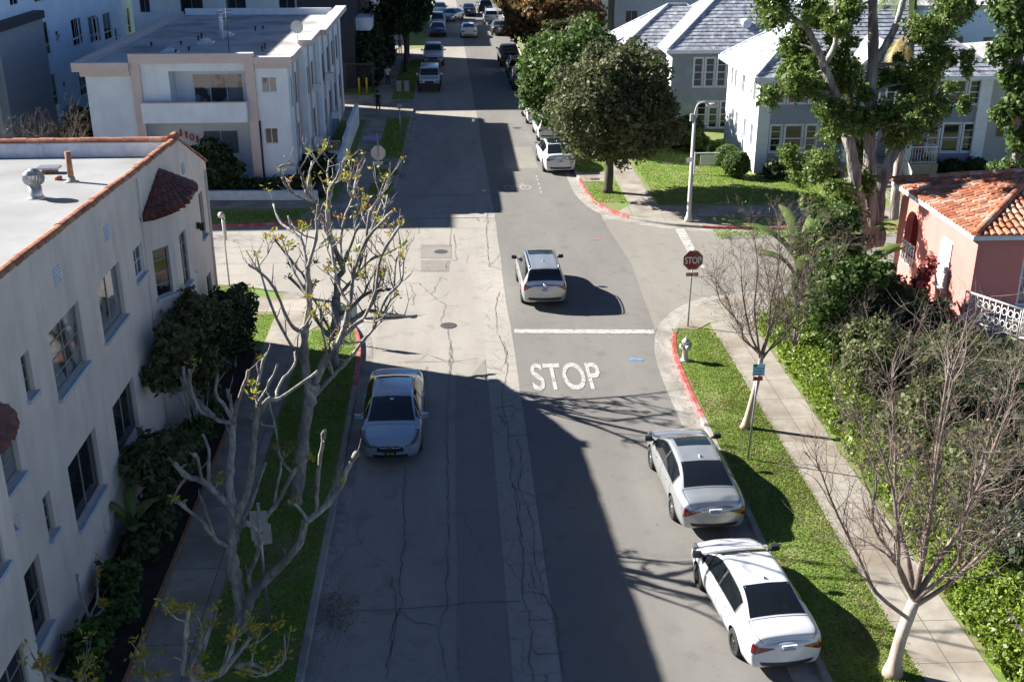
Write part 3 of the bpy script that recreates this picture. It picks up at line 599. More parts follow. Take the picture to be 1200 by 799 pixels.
def roof_courses(mb, E0, E1, R1, R0, rows, cols, kind='shingle', th=.035):
    """slope with eave E0-E1 and ridge R0-R1 laid in courses of separate pieces"""
    E0, E1, R1, R0 = map(Vector, (E0, E1, R1, R0)); Nn = (E1-E0).cross(R0-E0); 
    if Nn.length < 1e-6: Nn = (E1-E0).cross(R1-E0)
    Nn.normalize()
    if Nn.z < 0: Nn = -Nn
    Lm = (E1-E0).length; pw = Lm/cols
    for j in range(rows):
        t0, t1 = j/rows, (j+1)/rows
        a0, b0 = E0.lerp(R0, t0), E1.lerp(R1, t0); a1, b1 = E0.lerp(R0, t1), E1.lerp(R1, t1)
        L0 = (b0-a0).length; k = max(1, round(L0/pw)); off = random.uniform(0, .5) if kind == 'shingle' else 0
        cuts = [0]+[min(1, max(0, (i+off)/k)) for i in range(1, k)]+[1] if kind == 'shingle' else [i/k for i in range(k+1)]
        for i in range(len(cuts)-1):
            c, d = cuts[i], cuts[i+1]
            if d-c < 1e-3: continue
            up = th*random.uniform(.75, 1.25)
            p = [a0.lerp(b0, c)+Nn*up, a0.lerp(b0, d)+Nn*up, a1.lerp(b1, d)+Nn*.004, a1.lerp(b1, c)+Nn*.004]
            q = [a0.lerp(b0, c), a0.lerp(b0, d)]
            mb.add(p+q, [(0, 1, 2, 3), (0, 1, 5, 4)], 0)
def roof_barrels(mb, E0, E1, R1, R0, r=.1, ln=.4):
    E0, E1, R1, R0 = map(Vector, (E0, E1, R1, R0)); L = (E1-E0).length; k = max(1, round(L/(2.35*r)))
    for i in range(k):
        c = (i+.5)/k; a = E0.lerp(E1, c)
        # run up slope perpendicular to eave until leaving the polygon
        ed = (E1-E0).normalized(); Sd = (R0-E0)-ed*((R0-E0).dot(ed)); full = Sd.length; Sd = Sd.normalized()
        x = c*L; l0 = (R0-E0).dot(ed); l1 = L-(R1-E0).dot(ed)
        T = full
        if l0 > .01 and x < l0: T = full*x/l0
        if l1 > .01 and L-x < l1: T = min(T, full*(L-x)/l1)
        n = max(1, int(T/ln+.5))
        for j in range(n):
            jz = random.uniform(0, .012); s = T*j/n; e = T*(j+1)/n
            barrel(mb, a+Sd*e+UP*(.0+jz)+ed*random.uniform(-.015, .015), a+Sd*(s-.04-random.uniform(0, .03))+UP*(.03+jz)+ed*random.uniform(-.02, .02), r*.82, 0, 5, r)
    
# ---------------------------------------------------------------- near stucco building on the left
XW = -8.75
b = empty('apartment_building', (-13, 26, 0), 0, 'nearest building on the left, stained beige stucco with a white flat roof and tile edging', 'building')
holesF = []
def zz(y): return y-10.0   # wall runs from y=10
WN = [(22.85, 24.95, 5.35, 6.87, 1, 'c'), (26.4, 28.35, 5.25, 6.72, 0, 'c'), (29.7, 30.62, 5.68, 6.55, 2, 'w'), (21.24, 21.7, 6.08, 7.0, 3, 'd'),
      (19.0, 20.38, 4.9, 6.42, 1, 'c'), (21.08, 21.52, 2.9, 3.85, 3, 'd'), (22.7, 24.78, 2.12, 3.72, 0, 'd'), (26.22, 28.2, 2.02, 3.52, 0, 'd'),
      (19.15, 20.42, 1.3, 2.98, 4, 'd'), (15.6, 17.2, 1.3, 2.98, 4, 'd'), (28.0, 28.85, .3, .95, 3, 'd'), (38.0, 38.6, 4.4, 5.95, 3, 'd'), (37.9, 38.6, 1.4, 3.0, 3, 'd'), (32.6, 34.2, 1.9, 3.4, 1, 'd'), (13.2, 14.8, 5.2, 6.8, 1, 'd')]
GL = {'c': M['glass_c'], 'd': M['glass'], 'w': M['glass'], 'l': M['glass_l']}
hs = [(a-10, c-10, d, e) for a, c, d, e, *_ in WN]
wb = MB(); O = (XW, 10, 0)
wall(wb, O, (0, 1, 0), 25.9, 8.0, [h for h in hs if h[0] < 25.9 and h[1] < 25.9], (1, 0, 0))
wall(wb, (XW, 35.9, 0), (0, 1, 0), 3.7, 6.6, [(h[0]-25.9, h[1]-25.9, h[2], h[3]) for h in hs if h[0] > 25.9], (1, 0, 0))
# raking parapet piece at the far end and the two end walls
for dx in (0, -.25): wb.add([(XW+dx, 35.9, 6.6), (XW+dx, 39.6, 6.6), (XW+dx, 39.6, 6.7), (XW+dx, 35.9, 8.3)], [(0, 1, 2, 3)])
wb.quad((XW, 39.6, 0), (-24, 39.6, 0), (-24, 39.6, 6.6), (XW, 39.6, 6.6))
wb.box(-24, XW-.001, 35.95, 36.2, 6.0, 8.2); wb.box(-24, XW-.25, 10, 10.2, 0, 8.5)
wb.add([(x, y, z) for x in (XW-.22, XW) for y, zt_ in ((10, 9.15), (35.9, 8.24)) for z in (8.0, zt_)], [(0, 1, 3, 2), (4, 5, 7, 6), (1, 5, 7, 3)])
wb.box(XW-.4, XW-.2, 10, 39.5, 0, 6.55) if False else None
wb.build('wall', M['stucco'], b)
rf = MB(); rf.quad((XW-.2, 10, 8.45), (XW-.2, 35.95, 7.75), (-24, 35.95, 7.75), (-24, 10, 8.45)); rf.quad((XW-.25, 36.2, 7.7), (XW-.25, 39.6, 6.55), (-24, 39.6, 6.55), (-24, 36.2, 7.7))
roof = rf.build('roof', M['roofing'], b)
pw_ = MB(); pw_.box(-24, XW-.23, 35.93, 35.948, 7.7, 8.18); pw_.box(-13.1, -12.95, 35.90, 35.93, 7.7, 8.15)
reparent(pw_.build('parapet_face', M['parapet_white'], None), roof, b)
cp = MB(); ridge_tiles(cp, (XW-.1, 10, 9.15), (XW-.1, 35.8, 8.24), .13, .42); ridge_tiles(cp, (XW-.1, 39.75, 6.68), (XW-.1, 35.75, 8.34), .15, .40); ridge_tiles(cp, (-24, 36.08, 8.19), (XW-.05, 36.08, 8.22), .13, .42)
barrel(cp, (XW-.1, 36.15, 8.33), (XW-.1, 35.7, 8.33), .16, 0, 8); cp.build('tile_coping', M['clay'], b)
for (a, c, d, e, k, g) in WN:
    h = (a-10, c-10, d, e)
    if k == 0: window(b, O, (0, 1, 0), (1, 0, 0), h, .12, 2, 1, M['win_brown'], GL[g], M['sill'])
    elif k == 1: window(b, O, (0, 1, 0), (1, 0, 0), h, .12, 2, 4, M['win_brown'], M['glass_c'], M['sill'])
    elif k == 2: window(b, O, (0, 1, 0), (1, 0, 0), h, .09, 2, 2, M['win_white'], GL[g], M['sill'], .07)
    elif k == 3: window(b, O, (0, 1, 0), (1, 0, 0), h, .12, 1, 3, M['win_brown'], GL[g], M['sill'])
    else: window(b, O, (0, 1, 0), (1, 0, 0), h, .12, 1, 2, M['win_brown'], GL[g], M['sill'])
# louvred vents
for y, z in ((27.68, 7.68), (23.9, 7.84), (36.25, 7.28), (19.6, 4.1), (24.5, 1.2)):
    v = MB()
    v.box(XW+.004, XW+.02, y-.19, y+.19, z-.18, z+.18)
    for i in range(4): v.obox((XW+.02, y-.15, z-.15+i*.085), (0, .3, 0), (.03, 0, -.02), (0, 0, .03))
    v.build('wall_vent', M['parapet_white'] if z > 7 else M['stucco'], b)
# bay with half-cone tile hood
def bay(y0, y1, prot, z0, z1, hood_apex, ws):
    ch = (y1-y0)*.22; pts = [(XW-.01, y0), (XW+prot, y0+ch), (XW+prot, y1-ch), (XW-.01, y1)]
    m = MB(); wins = []
    for i in range(3):
        A, B = Vector((*pts[i], z0)), Vector((*pts[i+1], z0)); U = (B-A); L = U.length; U.normalize(); Nn = Vector((U.y, -U.x, 0)); 
        hl = [(max(.1, L/2-w/2), min(L-.1, L/2+w/2), c-z0, d-z0) for (w, c, d) in ws[i]]
        wall(m, A, U, L, z1-z0, hl, Nn, .1); wins += [(A.copy(), U.copy(), Nn, h) for h in hl]
    m.poly([p for p in pts], z1); 
    o = m.build('bay', M['stucco'], b)
    for A, U, Nn, h in wins: window(b, A, U, Nn, h, .08, 2 if h[1]-h[0] > .7 else 1, 4, M['win_brown'], M['glass'], M['sill'])
    hd = MB(); ap = Vector(hood_apex); rim = []
    big = [(XW, y0-.22), (XW+prot*.62, y0-.02), (XW+prot+.2, y0+ch*.9), (XW+prot+.28, (y0+y1)/2), (XW+prot+.2, y1-ch*.9), (XW+prot*.62, y1+.02), (XW, y1+.22)]
    rim = [Vector((x, y, z1-.02)) for x, y in big]
    fine = smooth_path(rim, 3)
    for i in range(len(fine)-1):
        a, c = fine[i], fine[i+1]
        hd.add([a, c, ap], [(0, 1, 2)])
        mid = (a+c)/2; n = 5
        for j in range(n):
            p0 = mid.lerp(ap, j/n); p1 = mid.lerp(ap, (j+1)/n); w0 = (c-a).length*.55*(1-j/n)+.02; w1 = (c-a).length*.55*(1-(j+1)/n)+.02
            if j < n: barrel(hd, p1+UP*.01, p0+UP*.04, w1, 0, 5, w0)
    hd.poly([(v.x, v.y) for v in rim], z1-.03)
    reparent(hd.build('tile_hood', M['darkclay'], None), o, b)
bay(31.0, 35.0, .55, 0, 7.08, (XW+.02, 33.3, 7.95), [[(.62, 4.65, 6.1), (.6, 1.6, 3.0)], [(.85, 4.45, 6.1), (1.3, 1.6, 3.2)], [(.6, 4.45, 6.0)]])
bay(14.6, 18.95, .7, 0, 6.9, (XW+.02, 16.9, 8.2), [[(.7, 4.9, 6.3)], [(1.3, 4.7, 6.3), (1.3, 1.3, 3.0)], [(.8, 4.9, 6.35), (.75, 1.3, 3.0)]])
# pipes and conduit down the wall, wall lamp
for q in ((30.75, 8.3, .02), (39.2, 6.5, .035)): m = MB(); m.tube([(XW+.05, q[0], q[1]), (XW+.05, q[0], 0)], q[2], 6); m.build('downpipe', M['stucco'], b)
m = MB(); m.box(XW, XW+.1, 37.25, 37.4, 4.95, 5.15); m.box(XW+.1, XW+.25, 37.22, 37.43, 4.9, 5.12); m.build('wall_lamp', M['black'], b)
# roof furniture
t = empty('turbine_vent', (-11.31, 30.33, 7.89), 0, 'round silver turbine ventilator on the white roof', 'roof vent')
m = MB(); m.lathe([(.26, 0), (.2, .05), (.17, .12), (.17, .38)], (-11.31, 30.33, 7.89), 20); m.build('neck', M['galv'], t)
m = MB()
for k in range(18):
    a = 2*math.pi*k/18; ps = []
    for j in range(7):
        ph = math.pi*(j/6)-math.pi/2; rr = .29*math.cos(ph*.92); ps.append((-11.31+rr*math.cos(a+j*.12), 30.33+rr*math.sin(a+j*.12), 8.45+.23*math.sin(ph)))
    a2 = a+.30; ps2 = [(-11.31+.93*(p[0]+11.31)*1+0, p[1], p[2]) for p in ps]
    ps2 = [(-11.31+.25*math.cos(math.pi*(j/6)*.92-1.445)*math.cos(a2+j*.12), 30.33+.25*math.cos(math.pi*(j/6)*.92-1.445)*math.sin(a2+j*.12), 8.45+.23*math.sin(math.pi*(j/6)-math.pi/2)) for j in range(7)]
    m.add(ps+ps2, [(j, j+1, 7+j+1, 7+j) for j in range(6)], 0, False)
m.lathe([(.12, .22), (.1, .25), (0.001, .26)], (-11.31, 30.33, 8.45), 16); m.build('turbine_fins', M['galv'], t, fix=False)
t = empty('vent_pipe', (-10.99, 32.32, 7.84), 0, 'short rusty brown vent pipe standing on the white roof', 'pipe')
m = MB(); m.tube([(-10.99, 32.32, 7.84), (-11.0, 32.35, 8.72)], [.085, .085], 14); m.build('pipe', M['rust'], t)
m = MB(); m.lathe([(.22, 0), (.12, .04), (.10, .14)], (-10.99, 32.32, 7.843), 14); m.build('flashing', M['roofing'], t)
t = empty('roof_hatch_vent', (-12.02, 33.63, 7.8), 0, 'low dark flat-capped vent on the white roof behind the turbine', 'roof vent')
m = MB(); m.box(-12.22, -11.82, 33.5, 33.75, 7.8, 7.94); m.build('base', M['rust'], t)
m = MB(); m.box(-12.34, -11.72, 33.42, 33.82, 7.94, 8.0); m.build('cap', M['galv'], t)
tag((lambda m: (m.lathe([(.11, 0), (.11, .1), (.001, .12)], (-11.45, 32.6, 7.84), 12), m.build('drain_cap', M['rust']))[1])(MB()), 'tiny rusty pipe stub beside the turbine ventilator', 'pipe')
# ---------------------------------------------------------------- white corner apartment block (1101)
def xform(b):  return b
ap = empty('corner_apartment_building', (-13, 70, .6), 0, 'white flat roofed block with pinkish trim numbered 1101 on the far left corner', 'building')
FY = 61.5
m = MB()
# left wing, central recessed balcony bay, right wing
wall(m, (-19.4, FY+.0, 0), (1, 0, 0), 2.45, 6.35, [], (0, -1, 0))
wall(m, (-16.95, FY, 0), (1, 0, 0), 6.2, 7.0, [(1.9, 6.1, 4.35, 6.55), (.1, 6.1, .5, 3.95)], (0, -1, 0), 1.5)
wall(m, (-10.75, FY, 0), (1, 0, 0), 1.95, 6.9, [(.55, 1.35, 5.4, 6.22), (.5, 1.22, 2.62, 3.5)], (0, -1, 0), .12)
m.box(-19.4, -8.8, 86.3, 86.5, 0, 7.3); m.quad((-19.4, FY, 0), (-19.4, 86.3, 0), (-19.4, 86.3, 6.9), (-19.4, FY, 6.9))
# back wall of the balcony recess
recW = [(1.0, 2.9, 4.9, 6.3), (.9, 2.7, 2.0, 3.6)]
wall(m, (-15.05, FY+1.49, 4.1), (1, 0, 0), 4.3, 2.9, [(.9, 3.6, .3, 2.1)], (0, -1, 0), .08)
wall(m, (-16.95, FY+1.495, .0), (1, 0, 0), 6.2, 4.0, [(3.05, 5.0, 1.75, 3.1)], (0, -1, 0), .08)
# street side wall with steps
segs = [(-8.8, 61.5, 65.6, 6.9), (-8.35, 65.6, 70.4, 7.3), (-8.05, 70.4, 84.6, 7.3)]
sidewin = {0: [(1.0, 1.6, 4.4, 6.0), (2.3, 3.6, 4.3, 6.0), (2.2, 3.5, 1.6, 3.2)], 1: [(.6, 1.3, 4.4, 6.0), (2.6, 3.8, 4.4, 6.0), (2.2, 3.6, 1.5, 3.3)], 2: [(1.0, 2.2, 4.4, 6.0), (4.0, 5.6, 4.4, 6.0), (7, 8.2, 4.4, 6), (10, 11.4, 4.4, 6), (1.2, 2.4, 1.5, 3.2), (4, 5.6, 1.5, 3.2), (7.5, 9, 1.5, 3.2), (11, 12, 1.5, 3.2)]}
for i, (x, y0, y1, H) in enumerate(segs):
    wall(m, (x, y0, 0), (0, 1, 0), y1-y0, H, sidewin[i], (1, 0, 0), .1)
    i and m.quad((x, y0, 0), (x-.5, y0, 0), (x-.5, y0, H), (x, y0, H))
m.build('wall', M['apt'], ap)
window(ap, (-10.75, FY, 0), (1, 0, 0), (0, -1, 0), (.55, 1.35, 5.4, 6.22), .1, 2, 1, M['win_white'], M['glass_c'])
window(ap, (-10.75, FY, 0), (1, 0, 0), (0, -1, 0), (.5, 1.22, 2.62, 3.5), .1, 2, 1, M['win_white'], M['glass'])
window(ap, (-15.05, FY+1.49, 0), (1, 0, 0), (0, -1, 0), (.9, 3.6, 4.4, 6.2), .06, 3, 1, M['win_white'], M['glass_c'], name='balcony_door')
window(ap, (-16.95, FY+1.495, 0), (1, 0, 0), (0, -1, 0), (3.05, 5.0, 1.75, 3.1), .06, 2, 1, M['win_white'], M['glass_c'])
for i, (x, y0, y1, H) in enumerate(segs):
    for h in sidewin[i]: window(ap, (x, y0, 0), (0, 1, 0), (1, 0, 0), h, .08, 2, 1, M['win_brown'], M['glass_c'] if random.random() < .5 else M['glass'])
m = MB(); m.box(-19.42, -8.9, 61.8, 86.3, 6.55, 6.85); m.box(-8.9, -8.4, 65.7, 86, 6.9, 7.1)
rf = m.build('roof', M['apt_roof'], ap)
m = MB()   # pink fascias
def fascia(x0, x1, y0, y1, z0, z1): m.box(x0, x1, y0, y1, z0, z1)
fascia(-19.9, -16.98, FY-.5, FY+.05, 6.62, 7.08); fascia(-19.6, -17.0, FY-.25, FY+.02, 6.34, 6.62)
fascia(-19.9, -19.5, FY+.05, 86.4, 6.62, 7.08)
fascia(-16.97, -10.5, FY-.35, FY+.12, 7.0, 7.5); fascia(-16.97, -16.5, FY-.2, FY-.003, 0, 7.0); fascia(-10.98, -10.5, FY-.2, FY-.003, 0, 7.0)
fascia(-10.49, -8.5, FY-.35, FY+.1, 6.95, 7.3); fascia(-10.47, -8.65, FY-.16, FY-.002, 6.68, 6.95)
fascia(-8.9, -8.45, FY+.1, 65.5, 6.9, 7.3); fascia(-8.6, -7.9, 65.5, 70.3, 7.3, 7.62); fascia(-8.3, -7.55, 70.31, 84.7, 7.3, 7.62)
for x, y in ((-8.78, 63.4), (-8.78, 65.3), (-8.33, 66.9), (-8.33, 69.9), (-8.03, 72.0), (-8.03, 75.4), (-8.03, 78.6), (-8.03, 82.2)): m.box(x, x+.08, y, y+.16, 0, 6.9 if x < -8.5 else 7.3)
m.build('trim', M['pink'], ap)
m = MB(); m.box(-16.49, -10.99, FY-.75, FY-.6, 3.95, 4.98); m.box(-16.49, -10.99, FY-.6, FY+1.48, 3.95, 4.1); m.box(-16.49, -16.35, FY-.6, FY-.004, 4.1, 4.98); m.box(-11.13, -10.99, FY-.6, FY-.004, 4.1, 4.98)
bl = m.build('balcony', M['apt'], ap)
m = MB(); m.box(-16.52, -10.96, FY-.78, FY-.57, 4.981, 5.04); reparent(m.build('rail_cap', M['pink'], None), bl, ap)
m = MB(); add_text(m, '1101', (-12.05, FY+1.48, 3.55), (1, 0, 0), (0, 0, 1), .1, .1) if False else None
for i, ch in enumerate('1101'):
    add_text(m, ch, (-15.08+i*.29, FY+1.44, 3.0-i*.12), (1, 0, 0), (0, 0, 1), .12 if ch == '1' else .24, .4, 0, .03)
m.build('house_numbers', M['text_red'], ap, fix=False)
# AC boxes on the side wall
for y, z in ((67.4, 4.4), (71.6, 4.4), (66.2, 1.5), (73.8, 1.6)):
    m = MB(); x = -8.35 if y < 70 else -8.05; m.box(x+.13, x+.6, y, y+.6, z, z+.42); m.build('air_conditioner', M['win_white'], ap)
m = MB(); m.tube([(-10.45, FY-.1, 3.9), (-10.45, FY-.1, .3)], .05, 6); m.build('downpipe', M['dark_metal'], ap)
t = empty('roof_antenna', (-12.6, 66, 6.85), 0, 'thin roof mast with crossed antenna arms on the white apartment roof', 'antenna')
m = MB(); m.tube([(-12.6, 66, 6.85), (-12.6, 66, 9.3)], .025, 6)
for k in range(4): m.tube([(-13.0, 66, 8.6+k*.2), (-12.2, 66, 8.6+k*.2)], .012, 5)
m.build('mast', M['dark_metal'], t)
for (x, y, lb) in ((-16.0, 66.3, 'small white skylight dome nearest the front of the grey apartment roof'), (-14.8, 70.5, 'small white skylight dome in the middle of the grey apartment roof'), (-14.2, 74, 'small white skylight dome farthest back on the grey apartment roof')):
    m = MB(); m.box(x-.45, x+.45, y-.4, y+.4, 6.85, 6.95); m.lathe([(.36, .1), (.3, .22), (.15, .3), (.001, .32)], (x, y, 6.85), 14); tag(m.build('skylight', M['parapet_white']), lb, 'skylight', 'skylights on the apartment roof')
t = empty('satellite_dish', (-9.2, 69.8, 7.1), 0, 'grey satellite dish near the street edge of the apartment roof', 'satellite dish')
m = MB(); m.tube([(-9.2, 69.8, 6.85), (-9.2, 69.8, 7.6)], .03, 6); m.build('pole', M['galv'], t)
m = MB(); 
for rr in (0,):
    c = Vector((-9.2, 69.75, 7.85)); m.lathe([(.001, .06), (.2, .03), (.38, -.03)], (c.x, c.y, c.z), 18, 0, True, 'y')
m.build('dish', M['galv'], t)
t = empty('chimney_pipe', (-14.2, 72.5, 6.85), 0, 'tall whitish flue pipe standing on the apartment roof', 'pipe')
m = MB(); m.tube([(-14.2, 72.5, 6.85), (-14.2, 72.5, 8.3)], .13, 12); m.build('flue', M['parapet_white'], t)
m = MB(); m.lathe([(.2, 1.45), (.2, 1.55), (.001, 1.65)], (-14.2, 72.5, 6.85), 12); m.build('cap', M['galv'], t)
for k in range(11):
    x = random.uniform(-18, -9.6); y = random.uniform(64.5, 79); hh = random.uniform(.12, .28)
    m = MB(); m.tube([(x, y, 6.85), (x, y, 6.85+hh)], .05, 8); m.lathe([(.09, hh), (.09, hh+.05), (.001, hh+.08)], (x, y, 6.85), 8)
    tag(m.build('roof_vent_pipe', M['dark_metal']), 'small dark vent pipe among many on the grey apartment roof', 'vent pipe', 'vent pipes on the apartment roof')
# low patio walls, lattice and stairs along the street side
t = empty('patio_wall', (-6.7, 70, 0), 0, 'low stepped white wall along the sidewalk beside the white apartment block', 'wall')
m = MB()
for i, (y0, y1, h) in enumerate(((63.6, 66.5, .65), (66.5, 69.2, 1.0), (69.2, 72.5, 1.3), (72.5, 79.5, 1.55))): m.box(-6.85, -6.6, y0+.002, y1, 0, h)
m.box(-8.3, -6.86, 66.3, 66.5, 0, 1.1); m.build('wall_panel', M['apt'], t)
m = MB()
for i in range(10):
    m.obox((-8.3+i*.14, 66.3, 1.12), (.02, 0, 0), (0, .02, 0), (.5, 0, .6)); m.obox((-7.8+i*.14, 66.27, 1.12), (.02, 0, 0), (0, .02, 0), (-.5, 0, .6))
m.box(-8.3, -6.7, 66.26, 66.33, 1.7, 1.75); m.build('lattice', M['pink'], t)
t = empty('front_garden_wall', (-12, 59.6, 0), 0, 'low whitewashed block wall edging the corner apartment front bed', 'wall')
m = MB(); m.obox((-7.3, 58.95, 0), (-17, .8, 0), (0, .22, 0), (0, 0, .62)); m.build('block_wall', M['parapet_white'], t)
mb = MB(); mb.poly([(-7.0, 59.3), (-6.9, 61.4), (-25, 61.4), (-25, 60.3)], .5, 0, .5); tag(mb.build('garden_bed', M['soil']), kind='structure')
mb = MB(); mb.poly([(-7.12, -10), (-7.12, 38), (-8.74, 38), (-8.74, -10)], .15, 0, .05); tag(mb.build('planting_bed', M['soil']), kind='structure')
m = MB(); m.box(-7.2, -7.11, 12, 37.5, .1, .24); tag(m.build('bed_edging', M['rust']), 'low reddish brick edging between the left sidewalk and planting bed', 'edging')
# ---------------------------------------------------------------- tall blue-white building, behind on the left
bb = empty('tall_apartment_building', (-34, 90, 0), 0, 'tall bluish white building with narrow paired windows at top left', 'building')
H = 17.3; XB = -26.0
BW = [(81.0, 83.3, 5.3, 7.1), (84.8, 86.9, 5.0, 6.9), (88.4, 90.5, 4.75, 6.75), (91.0, 91.8, 4.4, 5.4), (95.0, 95.9, 4.5, 6.5), (97, 98.6, 4.4, 6.4), (74.6, 76.4, 2.2, 4.3), (81.0, 82.6, 1.9, 3.8), (77.6, 78.3, 6.0, 6.5), (77.6, 78.3, 3.0, 3.5), (86, 87.5, 1.6, 3.4), (91, 92.6, 1.4, 3.2)]
BW += [(a, c, d+3.3, e+3.3) for a, c, d, e in BW]+[(a, c, d+6.6, e+6.6) for a, c, d, e in BW]
BW = [q for q in BW if not (q[0] < 93 < q[1] or (q[0] > 93 and q[3] > 10) or (q[1] > 92 and q[0] < 93))]
BW += [(67.0, 68.5, 9.0, 11.0), (70.5, 72, 9, 11)]
m = MB(); wall(m, (XB, 65.2, 0), (0, 1, 0), 27.8, H, [(a-65.2, c-65.2, d, e) for a, c, d, e in BW if c < 92], (1, 0, 0), .1); wall(m, (XB, 93.0, 0), (0, 1, 0), 10.5, 10.5, [(a-93, c-93, d, e) for a, c, d, e in BW if a > 93 and e < 10], (1, 0, 0), .1); m.quad((XB, 93, 10.5), (-46, 93, 10.5), (-46, 93, H), (XB, 93, H))
m.quad((XB, 65.2, 0), (-46, 65.2, 0), (-46, 65.2, H), (XB, 65.2, H)); m.quad((XB, 103.5, 0), (-46, 103.5, 0), (-46, 103.5, 10.5), (XB, 103.5, 10.5)); m.quad((-46, 65.2, 0), (-46, 93, 0), (-46, 93, H), (-46, 65.2, H)); m.quad((-46, 93, 0), (-46, 103.5, 0), (-46, 103.5, 10.5), (-46, 93, 10.5))
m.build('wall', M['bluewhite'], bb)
m = MB(); m.quad((XB, 65.2, H), (-46, 65.2, H), (-46, 93, H), (XB, 93, H)); m.quad((XB, 93, 10.5), (-46, 93, 10.5), (-46, 103.5, 10.5), (XB, 103.5, 10.5)); m.build('roof', M['apt_roof'], bb)
for a, c, d, e in BW: window(bb, (XB, 65.2, 0), (0, 1, 0), (1, 0, 0), (a-65.2, c-65.2, d, e), .08, 2 if c-a > 1 else 1, 1, M['win_white'], M['glass'], mid=.3, fw=.07)
gg = empty('grey_siding_building', (-31, 70, 0), 0, 'dark grey horizontally clad building at the left edge with a flat dark cap', 'building')
GW = [(1.6, 2.6, 2.2, 4.0), (1.6, 2.6, 5.2, 7.0), (5, 6, 2.2, 4), (5, 6, 5.2, 7)]
m = MB(); wall(m, (-36.4, 66.5, 0), (1, 0, 0), 10.9, 8.0, [(7.4, 8.5, 1.9, 3.6), (7.1, 8.2, 5.4, 7.2), (2, 3, 5.2, 7)], (0, -1, 0), .1); wall(m, (-25.5, 66.5, 0), (0, 1, 0), 7.6, 8.0, [], (1, 0, 0)); m.quad((-25.5, 74.1, 0), (-26, 74.1, 0), (-26, 74.1, 8), (-25.5, 74.1, 8))
m.build('wall', M['greysiding'], gg)
for h in ((7.4, 8.5, 1.9, 3.6), (7.1, 8.2, 5.4, 7.2), (2, 3, 5.2, 7)): window(gg, (-36.4, 66.5, 0), (1, 0, 0), (0, -1, 0), h, .08, 1, 2, M['win_brown'], M['glass'])
m = MB(); m.box(-36.6, -25.35, 66.3, 74.2, 8.0, 8.45); m.build('roof_cap', M['black_wall'], gg)
# ---------------------------------------------------------------- dark and white modern block behind
dd = empty('modern_apartment_building', (-16, 104, 0), 0, 'charcoal and white modern block with balconies behind the corner apartments', 'building')
m = MB(); m.box(-12.3, -7.9, 94.2, 116, 0, 15); m.build('dark_wall', M['black_wall'], dd)
DW = [(3.8, 5.6, 1.9, 4.2), (7.4, 9.0, 5.6, 7.4), (11.6, 12.9, 5.5, 8.1), (3.8, 5.6, 5.4, 8.0), (.6, 1.4, 3.0, 5.0), (.6, 1.4, 6.2, 8.4), (7.4, 9, 9, 11), (3.8, 5.6, 9, 11), (11.6, 12.9, 9, 11)]
m = MB(); wall(m, (-25.4, 94.6, 0), (1, 0, 0), 13.1, 15, DW, (0, -1, 0), .12); m.box(-25.5, -12.31, 94.8, 116, 14, 14.9); m.build('white_wall', M['apt'], dd)
for h in DW: window(dd, (-25.4, 94.6, 0), (1, 0, 0), (0, -1, 0), h, .1, 2, 1, M['win_brown'], M['glass'])
for x0, x1, z in ((-22.5, -18.7, 5.1), (-16.6, -12.4, 5.4), (-22.5, -18.7, 8.6), (-16.6, -12.4, 8.8)):
    m = MB(); m.box(x0, x1, 93.2, 94.58, z-.95, z-.1); bo = m.build('balcony', M['black_wall'], dd)
    m = MB(); m.box(x0, x1, 93.2, 93.25, z+.75, z+.8)
    for i in range(int((x1-x0)/.15)): m.box(x0+i*.15, x0+i*.15+.03, 93.21, 93.24, z-.1, z+.75)
    reparent(m.build('railing', M['dark_metal'], None), bo, dd)
for k, (y, z) in enumerate(((96.5, 1.6), (96.5, 4.6), (101.5, 3.6), (106.5, 3.2), (96.5, 8), (101.5, 7), (106.5, 6.6), (111.5, 6.5))):
    m = MB(); m.box(-7.9, -6.6, y, y+3.2, z, z+.9); m.box(-7.9, -6.7, y, y+3.2, z-.12, z-.002); bo = m.build('balcony', M['apt'], dd)
    m = MB(); m.box(-6.66, -6.62, y, y+3.2, z+1.3, z+1.34)
    for i in range(16): m.box(-6.655, -6.625, y+i*.21, y+i*.21+.03, z+.9, z+1.3)
    reparent(m.build('railing', M['dark_metal'], None), bo, dd)
# utility gate, bollards
t = empty('utility_gate', (-7.3, 92.6, 0), 0, 'dark metal gate with upright bars at the far left driveway', 'gate')
m = MB(); m.box(-8.6, -6.5, 92.5, 92.6, 2.3, 2.4)
for i in range(15): m.box(-8.6+i*.15, -8.56+i*.15, 92.53, 92.57, 0, 2.3)
m.build('bars', M['dark_metal'], t)
for x in (-8.75, -6.5): m = MB(); m.box(x, x+.15, 92.45, 92.65, 0, 2.5); m.build('gate_post', M['dark_metal'], t)
for x, lb in ((-7.45, 'left of two yellow bollards by the dark gate'), (-6.85, 'right of two yellow bollards by the dark gate')):
    m = MB(); m.lathe([(.09, 0), (.09, 1.25), (.05, 1.32), (.001, 1.34)], (x, 91.3, .14), 12); tag(m.build('bollard', M['yellow']), lb, 'bollard', 'yellow bollards by the gate')
